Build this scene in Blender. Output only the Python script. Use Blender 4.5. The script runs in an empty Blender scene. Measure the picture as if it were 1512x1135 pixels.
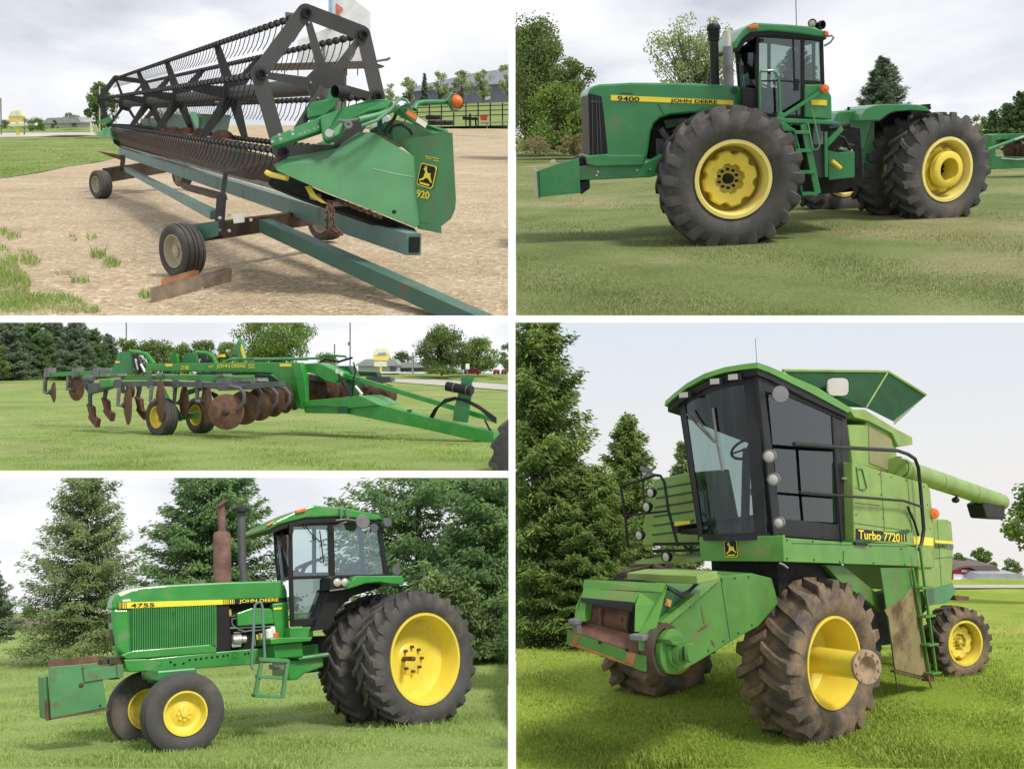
import bpy, bmesh, math, random
import numpy as np
from mathutils import Vector, Matrix
R = math.radians
rnd = random.Random(7)
sc = bpy.context.scene
COL = sc.collection
F = 1512.0                       # focal length in photograph pixels (36 mm lens on a 36 mm sensor)
PITCH = R(11.5)                  # the camera looks up by this much
CAM = Vector((0, 0, 4.0))
# ---------------------------------------------------------------- camera
cd = bpy.data.cameras.new('camera'); cam = bpy.data.objects.new('camera', cd); COL.objects.link(cam)
cam.location = CAM; cam.rotation_euler = (R(90) + PITCH, 0, 0)
cd.lens = 36; cd.sensor_width = 36; cd.clip_start = 0.1; cd.clip_end = 20000
sc.camera = cam
sc.view_settings.view_transform = 'Standard'; sc.view_settings.look = 'None'
sc.view_settings.exposure = 0.3; sc.view_settings.gamma = 1
try: sc.view_settings.use_curve_mapping = False
except Exception: pass
sc.cycles.max_bounces = 6; sc.cycles.transparent_max_bounces = 24
sc.cycles.diffuse_bounces = 3; sc.cycles.glossy_bounces = 3
try: sc.cycles.use_denoising = True
except Exception: pass
# ---------------------------------------------------------------- sun
SUN_EL, SUN_AZ = R(46), R(205)     # azimuth clockwise from the viewing direction: behind the camera, to its right is 90..180
SUN_AZ = R(142)
sd = bpy.data.lights.new('sun', 'SUN'); sd.energy = 2.6; sd.angle = R(12); sd.color = (1, .95, .86)
sun = bpy.data.objects.new('sun', sd); COL.objects.link(sun)
sdir = Vector((math.sin(SUN_AZ) * math.cos(SUN_EL), math.cos(SUN_AZ) * math.cos(SUN_EL), math.sin(SUN_EL)))
sun.rotation_euler = sdir.to_track_quat('Z', 'Y').to_euler()
# ---------------------------------------------------------------- world: Nishita sky under a broken layer of cloud
W_ = bpy.data.worlds.new('World'); sc.world = W_; W_.use_nodes = True
nt = W_.node_tree; nt.nodes.clear()
def nd(t, tp, **k):
    n = t.nodes.new(tp)
    for a, b in k.items():
        if a.startswith('i_'): n.inputs[int(a[2:])].default_value = b
        else: setattr(n, a, b)
    return n
def ramp(t, pts, interp='LINEAR'):
    n = t.nodes.new('ShaderNodeValToRGB'); e = n.color_ramp; e.interpolation = interp
    while len(e.elements) < len(pts): e.elements.new(.5)
    for el, (p, c) in zip(e.elements, pts):
        el.position = p; el.color = tuple(c) + (1,) if not isinstance(c, (int, float)) else (c, c, c, 1)
    return n
out = nd(nt, 'ShaderNodeOutputWorld'); bg = nd(nt, 'ShaderNodeBackground'); bg.inputs[1].default_value = .1
sky = nd(nt, 'ShaderNodeTexSky'); sky.sky_type = 'NISHITA'; sky.sun_disc = False
sky.sun_elevation = SUN_EL; sky.sun_rotation = SUN_AZ; sky.dust_density = 2.0
L = nt.links.new
tc = nd(nt, 'ShaderNodeTexCoord'); mp = nd(nt, 'ShaderNodeMapping'); mp.inputs['Scale'].default_value = (1, 1, 2.6)
L(tc.outputs['Generated'], mp.inputs[0])
n1 = nd(nt, 'ShaderNodeTexNoise'); n1.inputs['Scale'].default_value = 4.2; n1.inputs['Detail'].default_value = 7; n1.inputs['Roughness'].default_value = .52; n1.inputs['Distortion'].default_value = .35
L(mp.outputs[0], n1.inputs['Vector'])
shade = ramp(nt, [(.30, (6.0, 6.3, 6.9)), (.46, (7.3, 7.45, 7.8)), (.58, (8.5, 8.55, 8.7)), (.72, (9.3, 9.3, 9.3))])
L(n1.outputs['Fac'], shade.inputs[0])
n2 = nd(nt, 'ShaderNodeTexNoise'); n2.inputs['Scale'].default_value = 3.0; n2.inputs['Detail'].default_value = 6; n2.inputs['Roughness'].default_value = .55
mp2 = nd(nt, 'ShaderNodeMapping'); mp2.inputs['Location'].default_value = (3.3, 1.7, .4); mp2.inputs['Scale'].default_value = (1, 1, 3.2)
L(tc.outputs['Generated'], mp2.inputs[0]); L(mp2.outputs[0], n2.inputs['Vector'])
cover = ramp(nt, [(.30, .55), (.46, .93), (.6, 1.0)])
L(n2.outputs['Fac'], cover.inputs[0])
mix = nd(nt, 'ShaderNodeMixRGB'); L(cover.outputs[0], mix.inputs[0]); L(sky.outputs[0], mix.inputs[1]); L(shade.outputs[0], mix.inputs[2])
# a clear hazy stretch of sky low down to the right of the view, overcast elsewhere
sep = nd(nt, 'ShaderNodeSeparateXYZ'); L(tc.outputs['Generated'], sep.inputs[0])
az = nd(nt, 'ShaderNodeMapRange'); az.interpolation_type = 'SMOOTHSTEP'; az.inputs[1].default_value = -.02; az.inputs[2].default_value = .03; L(sep.outputs[0], az.inputs[0])
el = nd(nt, 'ShaderNodeMapRange'); el.interpolation_type = 'SMOOTHSTEP'; el.inputs[1].default_value = .30; el.inputs[2].default_value = .25; L(sep.outputs[2], el.inputs[0])
mm = nd(nt, 'ShaderNodeMath', operation='MULTIPLY'); L(az.outputs[0], mm.inputs[0]); L(el.outputs[0], mm.inputs[1])
fw = nd(nt, 'ShaderNodeMath', operation='GREATER_THAN'); L(sep.outputs[1], fw.inputs[0]); fw.inputs[1].default_value = 0
m3 = nd(nt, 'ShaderNodeMath', operation='MULTIPLY'); L(mm.outputs[0], m3.inputs[0]); L(fw.outputs[0], m3.inputs[1])
hz = ramp(nt, [(0, (7.2, 6.95, 6.65)), (.10, (7.15, 7.05, 6.95)), (.28, (5.9, 6.6, 7.3))]); L(sep.outputs[2], hz.inputs[0])
mx2 = nd(nt, 'ShaderNodeMixRGB'); L(m3.outputs[0], mx2.inputs[0]); L(mix.outputs[0], mx2.inputs[1]); L(hz.outputs[0], mx2.inputs[2])
L(mx2.outputs[0], bg.inputs[0]); L(bg.outputs[0], out.inputs[0])

# ---------------------------------------------------------------- view space: x right, y depth, z up
VW = Matrix.Translation(CAM) @ Matrix.Rotation(PITCH, 4, 'X')
def V(px, py, d): return Vector(((px - 756) / F * d, d, (567.5 - py) / F * d))

class Panel:
    """A piece of ground seen through one opening of the white lattice. S enlarges the real metres used below."""
    def __init__(s, x0, x1, y0, y1, m, k, c, S, py_t, py_e, ratio):
        s.x0, s.x1, s.y0, s.y1, s.m, s.k, s.c, s.S = x0, x1, y0, y1, m, k, c, S
        s.py_t, s.py_e, s.ratio = py_t, py_e, ratio
        s.up = Vector((-k, -m, 1)).normalized()
    def near(s, px, py):
        v = (567.5 - py) / F; u = (px - 756) / F
        return s.c / (v - s.m - s.k * u)
    def depth(s, px, py):
        if py >= s.py_t: return s.near(px, py)
        t = (s.py_t - py) / (s.py_t - s.py_e)
        return s.near(px, s.py_t) * (1 + (s.ratio - 1) * max(t, 0) ** 1.3)
    def G(s, px, py): return V(px, py, s.depth(px, py))

TL = Panel(0, 751, 0, 466, .246, .0, -1.62, 45, 262, 186, 3.2)
TR = Panel(761, 1512, 0, 466, .25, .03, -1.73, 42.0, 262, 205, 2.6)
ML = Panel(0, 751, 476, 695, .015, .0, -1.72, 4.0, 610, 553, 2.4)
BL = Panel(0, 751, 705, 1135, -.215, .04, -1.48, 1, 1010, 906, 2.6)
BR = Panel(761, 1512, 476, 1135, -.05, .0, -3.30, 1, 975, 857, 3.0)

# ---------------------------------------------------------------- materials
MATS = {}
def pbr(name, col, rough=.5, metal=0, var=.12, scale=3.0, dirt=None, dirt_amt=0, bump=0, bscale=40, coat=0, dscale=2.0):
    if name in MATS: return MATS[name]
    m = bpy.data.materials.new(name); m.use_nodes = True; t = m.node_tree; b = t.nodes['Principled BSDF']; k = t.links.new
    b.inputs['Specular IOR Level'].default_value = .22 if 'black' in name or 'dark' in name else .45
    co = nd(t, 'ShaderNodeTexCoord')
    nz = nd(t, 'ShaderNodeTexNoise'); nz.inputs['Scale'].default_value = scale; nz.inputs['Detail'].default_value = 5
    k(co.outputs['Object'], nz.inputs['Vector'])
    r = ramp(t, [(.3, tuple(c * (1 - var) for c in col)), (.7, tuple(min(1, c * (1 + var)) for c in col))]); k(nz.outputs['Fac'], r.inputs[0])
    last = r.outputs[0]
    if dirt:
        n3 = nd(t, 'ShaderNodeTexNoise'); n3.inputs['Scale'].default_value = dscale; n3.inputs['Detail'].default_value = 8; n3.inputs['Roughness'].default_value = .68
        k(co.outputs['Object'], n3.inputs['Vector'])
        rr = ramp(t, [(.62 - dirt_amt * .4, 0), (.78 - dirt_amt * .4, 1)]); k(n3.outputs['Fac'], rr.inputs[0])
        mx = nd(t, 'ShaderNodeMixRGB'); k(rr.outputs[0], mx.inputs[0]); k(last, mx.inputs[1]); mx.inputs[2].default_value = tuple(dirt) + (1,)
        last = mx.outputs[0]
        rg = nd(t, 'ShaderNodeMapRange'); rg.inputs[3].default_value = rough; rg.inputs[4].default_value = min(1, rough + .3); k(rr.outputs[0], rg.inputs[0]); k(rg.outputs[0], b.inputs['Roughness'])
    else: b.inputs['Roughness'].default_value = rough
    k(last, b.inputs['Base Color']); b.inputs['Metallic'].default_value = metal
    b.inputs['Coat Weight'].default_value = coat
    if bump:
        nb = nd(t, 'ShaderNodeTexNoise'); nb.inputs['Scale'].default_value = bscale; nb.inputs['Detail'].default_value = 4; k(co.outputs['Object'], nb.inputs['Vector'])
        bp = nd(t, 'ShaderNodeBump'); bp.inputs['Strength'].default_value = bump; bp.inputs['Distance'].default_value = .02
        k(nb.outputs['Fac'], bp.inputs['Height']); k(bp.outputs[0], b.inputs['Normal'])
    MATS[name] = m; return m
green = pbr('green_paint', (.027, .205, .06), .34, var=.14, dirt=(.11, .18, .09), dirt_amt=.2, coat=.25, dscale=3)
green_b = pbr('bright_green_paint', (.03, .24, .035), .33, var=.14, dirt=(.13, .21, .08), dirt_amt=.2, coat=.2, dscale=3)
green_l = pbr('pale_green_paint', (.21, .325, .075), .42, var=.14, dirt=(.2, .24, .07), dirt_amt=.2)  # pale base green for the combine's body panels
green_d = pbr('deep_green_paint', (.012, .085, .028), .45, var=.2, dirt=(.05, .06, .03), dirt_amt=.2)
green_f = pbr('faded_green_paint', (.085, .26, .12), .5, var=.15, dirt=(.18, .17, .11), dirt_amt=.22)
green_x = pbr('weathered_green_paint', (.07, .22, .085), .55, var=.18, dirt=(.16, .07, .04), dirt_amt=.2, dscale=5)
teal = pbr('blue_green_paint', (.115, .215, .19), .5, var=.12, dirt=(.16, .13, .09), dirt_amt=.12)
teal_d = pbr('dull_teal_paint', (.05, .13, .095), .55, var=.15, dirt=(.15, .11, .07), dirt_amt=.15)
yellow = pbr('yellow_paint', (.76, .60, .07), .38, var=.06, dirt=(.48, .36, .10), dirt_amt=.2, coat=.15)
yellow_d = pbr('dirty_yellow_paint', (.58, .45, .05), .45, var=.12, dirt=(.2, .15, .05), dirt_amt=.25, dscale=5)
cream = pbr('cream_rim_paint', (.78, .66, .2), .4, var=.06, dirt=(.55, .44, .15), dirt_amt=.12)
decal_y = pbr('yellow_decal', (.85, .67, .04), .4, var=.04)
decal_w = pbr('white_decal', (.75, .74, .68), .45, var=.04)
black = pbr('black_plastic', (.016, .016, .017), .5, var=.2)
blackm = pbr('black_metal', (.02, .021, .023), .42, var=.2, dirt=(.06, .055, .05), dirt_amt=.1)
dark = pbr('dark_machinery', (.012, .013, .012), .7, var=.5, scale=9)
reel_m = pbr('charcoal_reel_paint', (.045, .043, .041), .45, var=.12, dirt=(.11, .1, .09), dirt_amt=.12)
reel_d = pbr('dark_reel_steel', (.026, .026, .027), .5, var=.15)
tyre_m = pbr('tyre_rubber', (.062, .059, .057), .72, var=.2, scale=5, dirt=(.14, .12, .10), dirt_amt=.3, bump=.25, bscale=60)
tyre_b = pbr('muddy_tyre_rubber', (.075, .06, .05), .75, var=.22, scale=5, dirt=(.23, .16, .10), dirt_amt=.45, bump=.3, bscale=50)
rust = pbr('rusty_steel', (.125, .06, .04), .7, var=.3, scale=8, dirt=(.2, .1, .06), dirt_amt=.25, bump=.2)
rust_l = pbr('brown_auger_steel', (.3, .19, .13), .65, var=.25, scale=4)
rust_d = pbr('rusty_brown_beam', (.06, .035, .024), .7, var=.3, scale=5, dirt=(.05, .075, .04), dirt_amt=.25)
muffler_m = pbr('rust_brown_muffler', (.14, .07, .055), .75, var=.3, scale=6, dirt=(.22, .14, .11), dirt_amt=.35, dscale=5)
greymetal = pbr('grey_metal', (.16, .16, .165), .5, var=.2, dirt=(.09, .07, .055), dirt_amt=.2)
darkgrey = pbr('dark_grey_metal', (.10, .104, .112), .5, var=.2)
chrome = pbr('bright_pipe', (.62, .58, .48), .28, .8, var=.1)
silver = pbr('silver_metal', (.5, .5, .48), .35, .6, var=.2)
orange = pbr('orange_lens', (.72, .15, .025), .3, var=.08)
lampg = pbr('lamp_glass', (.45, .43, .37), .12, var=.06, coat=.6)
wood = pbr('weathered_wood', (.20, .155, .115), .8, var=.3, scale=6, bump=.4, bscale=30)
wood_r = pbr('reddish_wood', (.34, .155, .07), .8, var=.2, scale=6)
bark = pbr('bark', (.075, .058, .045), .9, var=.35, scale=12, bump=.4)
seatm = pbr('grey_seat_cloth', (.12, .13, .13), .9)
green_y = pbr('yellowish_green_paint', (.09, .26, .035), .35, var=.14, dirt=(.2, .24, .07), dirt_amt=.14, coat=.2)  # yellower base green for the combine
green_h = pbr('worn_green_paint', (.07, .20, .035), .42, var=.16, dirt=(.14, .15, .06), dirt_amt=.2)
green_s = pbr('soft_green_paint', (.075, .235, .095), .45, var=.12, dirt=(.12, .2, .1), dirt_amt=.2)
white = pbr('white_paint', (.86, .86, .86), .6, var=.01)
redp = pbr('red_paint', (.42, .03, .03), .5, var=.1)
gutter_m = pbr('white_board', (.93, .93, .93), .85, var=.004)
roofm = pbr('grey_metal_roof', (.33, .35, .39), .45, var=.12)
roofb = pbr('brown_roof', (.13, .105, .095), .8, var=.12)
wallg = pbr('grey_wall', (.13, .14, .15), .8, var=.1)
wallp = pbr('pale_wall', (.5, .5, .5), .8, var=.08)

def glass(name, tint, refl):
    m = bpy.data.materials.new(name); m.use_nodes = True; t = m.node_tree; t.nodes.clear()
    o = nd(t, 'ShaderNodeOutputMaterial'); a = nd(t, 'ShaderNodeBsdfTransparent'); a.inputs[0].default_value = tuple(tint) + (1,)
    g = nd(t, 'ShaderNodeBsdfGlossy'); g.inputs['Roughness'].default_value = .03; g.inputs[0].default_value = (.78, .87, .92, 1)
    f = nd(t, 'ShaderNodeFresnel'); f.inputs[0].default_value = 1.5
    ad = nd(t, 'ShaderNodeMath', operation='ADD'); t.links.new(f.outputs[0], ad.inputs[0]); ad.inputs[1].default_value = refl; ad.use_clamp = True
    mx = nd(t, 'ShaderNodeMixShader'); t.links.new(ad.outputs[0], mx.inputs[0]); t.links.new(a.outputs[0], mx.inputs[1]); t.links.new(g.outputs[0], mx.inputs[2])
    t.links.new(mx.outputs[0], o.inputs[0]); return m
glass_c = glass('clear_cab_glass', (.80, .88, .86), .10)
glass_t = glass('tinted_cab_glass', (.50, .58, .55), .05)
glass_g = glass('grey_door_glass', (.60, .72, .76), .075)
glass_k = glass('dark_front_glass', (.27, .37, .34), .02)

def leafmat(name, c1, c2, c3, trans=.25):
    m = bpy.data.materials.new(name); m.use_nodes = True; t = m.node_tree; t.nodes.clear(); k = t.links.new
    o = nd(t, 'ShaderNodeOutputMaterial'); g = nd(t, 'ShaderNodeNewGeometry')
    r = ramp(t, [(0, c1), (.5, c2), (1, c3)])
    co = nd(t, 'ShaderNodeTexCoord'); nz = nd(t, 'ShaderNodeTexNoise'); nz.inputs['Scale'].default_value = .9; nz.inputs['Detail'].default_value = 3; k(co.outputs['Object'], nz.inputs['Vector'])
    a = nd(t, 'ShaderNodeMath', operation='MULTIPLY_ADD'); k(g.outputs['Random Per Island'], a.inputs[0]); a.inputs[1].default_value = .55
    b2 = nd(t, 'ShaderNodeMath', operation='MULTIPLY_ADD'); k(nz.outputs['Fac'], b2.inputs[0]); b2.inputs[1].default_value = 1.1; b2.inputs[2].default_value = -.33
    k(b2.outputs[0], a.inputs[2]); k(a.outputs[0], r.inputs[0])
    d = nd(t, 'ShaderNodeBsdfDiffuse'); k(r.outputs[0], d.inputs[0]); tr = nd(t, 'ShaderNodeBsdfTranslucent'); k(r.outputs[0], tr.inputs[0])
    mx = nd(t, 'ShaderNodeMixShader'); mx.inputs[0].default_value = trans; k(d.outputs[0], mx.inputs[1]); k(tr.outputs[0], mx.inputs[2]); k(mx.outputs[0], o.inputs[0])
    MATS[name] = m; return m
lf_spruce = leafmat('spruce_needles', (.055, .11, .05), (.13, .225, .085), (.25, .36, .13))
lf_spruce_b = leafmat('blue_spruce_needles', (.075, .12, .085), (.15, .21, .13), (.25, .32, .18))
lf_pale = leafmat('olive_spruce_needles', (.09, .135, .06), (.18, .25, .10), (.31, .38, .16))
lf_warm = leafmat('warm_spruce_needles', (.05, .10, .03), (.135, .21, .055), (.29, .37, .10))
lf_tree = leafmat('spring_leaves', (.10, .17, .045), (.19, .29, .075), (.30, .42, .12), .35)
lf_treed = leafmat('shrub_leaves', (.08, .13, .045), (.16, .23, .075), (.25, .33, .11), .3)
lf_young = leafmat('pale_young_leaves', (.24, .31, .13), (.33, .41, .18), (.42, .5, .25), .4)
lf_grass = leafmat('grass_blades', (.20, .29, .08), (.30, .41, .12), (.43, .53, .19), .3)
lf_grassw = leafmat('yellowish_grass_blades', (.20, .27, .05), (.30, .39, .075), (.45, .51, .13), .3)  # yellower blades for the lawn round the combine
lf_grasso = leafmat('dry_grass_blades', (.17, .21, .08), (.25, .29, .115), (.38, .37, .19), .3)

def groundmat(name, c, patches, pscale, fine=60, bump=.5, vor=False, clumps=None):
    m = bpy.data.materials.new(name); m.use_nodes = True; t = m.node_tree; b = t.nodes['Principled BSDF']; k = t.links.new
    b.inputs['Roughness'].default_value = .95; b.inputs['Specular IOR Level'].default_value = .1
    co = nd(t, 'ShaderNodeTexCoord')
    n = nd(t, 'ShaderNodeTexNoise'); n.inputs['Scale'].default_value = pscale; n.inputs['Detail'].default_value = 6; n.inputs['Roughness'].default_value = .6; k(co.outputs['Object'], n.inputs['Vector'])
    r = ramp(t, [(.36, c[0]), (.5, c[1]), (.66, c[2])]); k(n.outputs['Fac'], r.inputs[0]); last = r.outputs[0]
    n2 = nd(t, 'ShaderNodeTexNoise'); n2.inputs['Scale'].default_value = pscale * .37; n2.inputs['Detail'].default_value = 5; n2.inputs['Roughness'].default_value = .62; k(co.outputs['Object'], n2.inputs['Vector'])
    r2 = ramp(t, [(.52, 0), (.68, .75)]); k(n2.outputs['Fac'], r2.inputs[0])
    mx = nd(t, 'ShaderNodeMixRGB'); k(r2.outputs[0], mx.inputs[0]); k(last, mx.inputs[1]); mx.inputs[2].default_value = tuple(patches) + (1,); last = mx.outputs[0]
    n4 = nd(t, 'ShaderNodeTexNoise'); n4.inputs['Scale'].default_value = fine; n4.inputs['Detail'].default_value = 4; n4.inputs['Roughness'].default_value = .7; k(co.outputs['Object'], n4.inputs['Vector'])
    r4 = ramp(t, [(.3, .62), (.7, 1.3)]); k(n4.outputs['Fac'], r4.inputs[0])
    ml = nd(t, 'ShaderNodeMixRGB', blend_type='MULTIPLY'); ml.inputs[0].default_value = 1; k(last, ml.inputs[1]); k(r4.outputs[0], ml.inputs[2]); last = ml.outputs[0]
    h = n4.outputs['Fac']
    if vor:
        vo = nd(t, 'ShaderNodeTexVoronoi'); vo.inputs['Scale'].default_value = fine * .55; k(co.outputs['Object'], vo.inputs['Vector'])
        sh = nd(t, 'ShaderNodeSeparateColor'); k(vo.outputs['Color'], sh.inputs[0])
        rv = ramp(t, [(0, (.62, .58, .55)), (.6, (1, .98, .95)), (.9, (1.12, 1.1, 1.08)), (1, (1.6, 1.6, 1.6))]); k(sh.outputs[0], rv.inputs[0])
        m5 = nd(t, 'ShaderNodeMixRGB', blend_type='MULTIPLY'); m5.inputs[0].default_value = .8; k(last, m5.inputs[1]); k(rv.outputs[0], m5.inputs[2]); last = m5.outputs[0]
        iv = nd(t, 'ShaderNodeMath', operation='SUBTRACT'); iv.inputs[0].default_value = 1; k(vo.outputs['Distance'], iv.inputs[1]); h = iv.outputs[0]
    k(last, b.inputs['Base Color'])
    bp = nd(t, 'ShaderNodeBump'); bp.inputs['Strength'].default_value = bump; bp.inputs['Distance'].default_value = .04; k(h, bp.inputs['Height']); k(bp.outputs[0], b.inputs['Normal'])
    return m

# ---------------------------------------------------------------- object helpers
def tag(o, label=None, cat=None, group=None, kind=None):
    if label: o['label'] = label
    if cat: o['category'] = cat
    if group: o['group'] = group
    if kind: o['kind'] = kind
    return o
def mesh_obj(name, verts, faces, mat, parent=None, smooth=False, world=None):
    me = bpy.data.meshes.new(name); me.from_pydata([tuple(v) for v in verts], [], faces); me.update()
    bm = bmesh.new(); bm.from_mesh(me); bmesh.ops.recalc_face_normals(bm, faces=bm.faces); bm.to_mesh(me); bm.free()
    if mat: me.materials.append(mat)
    if smooth: me.polygons.foreach_set('use_smooth', [True] * len(me.polygons))
    o = bpy.data.objects.new(name, me); COL.objects.link(o)
    if parent: o.parent = parent
    if world is not None: o.matrix_world = world
    return o
def join(*shapes):
    vs, fs = [], []
    for s in shapes:
        if s is None: continue
        if isinstance(s, list): s = join(*s)
        b = len(vs); vs += list(s[0]); fs += [tuple(i + b for i in f) for f in s[1]]
    return vs, fs
def prism(P, vec):
    n = len(P); vs = [Vector(p) for p in P] + [Vector(p) + vec for p in P]
    fs = [tuple(range(n)), tuple(range(2 * n - 1, n - 1, -1))] + [(i, (i + 1) % n, n + (i + 1) % n, n + i) for i in range(n)]
    return vs, fs
def loft(*rings, closed=True, caps=True):
    n = len(rings[0]); vs = [Vector(p) for r in rings for p in r]; fs = []
    for k in range(len(rings) - 1):
        for i in range(n if closed else n - 1):
            a, b = k * n + i, k * n + (i + 1) % n; fs.append((a, b, b + n, a + n))
    if caps: fs += [tuple(range(n)), tuple(range(len(vs) - n, len(vs)))]
    return vs, fs
def tube(path, r, n=8, r1=None, closed=False):
    path = [Vector(p) for p in path]; vs, fs = [], []; prev = None; N = len(path)
    for i, p in enumerate(path):
        a = path[(i - 1) % N] if (i or closed) else p; b = path[(i + 1) % N] if (i < N - 1 or closed) else p
        t = (b - a).normalized()
        if prev is None:
            prev = t.orthogonal().normalized()
        u = (prev - t * prev.dot(t)).normalized(); prev = u; v = t.cross(u)
        rr = r if r1 is None else r + (r1 - r) * i / max(1, N - 1)
        for k in range(n):
            an = 2 * math.pi * k / n; vs.append(p + (u * math.cos(an) + v * math.sin(an)) * rr)
    for i in range(N if closed else N - 1):
        for k in range(n):
            a, b = i * n + k, i * n + (k + 1) % n; c = ((i + 1) % N) * n
            fs.append((a, b, c + (k + 1) % n, c + k))
    if not closed: fs += [tuple(range(n - 1, -1, -1)), tuple(range((N - 1) * n, N * n))]
    return vs, fs
def beam(p, q, w, h, up=(0, 0, 1)):
    p, q = Vector(p), Vector(q); t = (q - p).normalized(); s = t.cross(Vector(up)).normalized(); u = s.cross(t)
    c = [s * (w / 2) + u * (h / 2), -s * (w / 2) + u * (h / 2), -s * (w / 2) - u * (h / 2), s * (w / 2) - u * (h / 2)]
    return loft([p + x for x in c], [q + x for x in c])
def box(c, sx, sy, sz):
    c = Vector(c); x, y, z = sx / 2, sy / 2, sz / 2
    return prism([c + Vector((-x, -y, -z)), c + Vector((x, -y, -z)), c + Vector((x, -y, z)), c + Vector((-x, -y, z))], Vector((0, sy, 0)))
def lathe(c, axis, prof, n=40, caps=False):
    """prof: (along axis, radius) pairs"""
    c, axis = Vector(c), Vector(axis).normalized(); u = axis.orthogonal().normalized(); v = axis.cross(u); vs, fs = [], []
    for a, r in prof:
        for k in range(n):
            an = 2 * math.pi * k / n; vs.append(c + axis * a + (u * math.cos(an) + v * math.sin(an)) * r)
    for i in range(len(prof) - 1):
        for k in range(n):
            a, b = i * n + k, i * n + (k + 1) % n; fs.append((a, b, b + n, a + n))
    if caps: fs += [tuple(range(n)), tuple(range(len(vs) - n, len(vs)))]
    return vs, fs
def disc(c, axis, r, t=.02, n=24): return lathe(c, axis, [(0, r), (t, r)], n, True)
def ball(c, r, n=10, sq=(1, 1, 1)):
    c = Vector(c); vs, fs = [], []
    for i in range(n + 1):
        th = math.pi * i / n
        for k in range(2 * n):
            ph = math.pi * k / n; vs.append(c + Vector((math.sin(th) * math.cos(ph) * r * sq[0], math.sin(th) * math.sin(ph) * r * sq[1], math.cos(th) * r * sq[2])))
    for i in range(n):
        for k in range(2 * n): fs.append((i * 2 * n + k, i * 2 * n + (k + 1) % (2 * n), (i + 1) * 2 * n + (k + 1) % (2 * n), (i + 1) * 2 * n + k))
    return vs, fs

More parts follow.
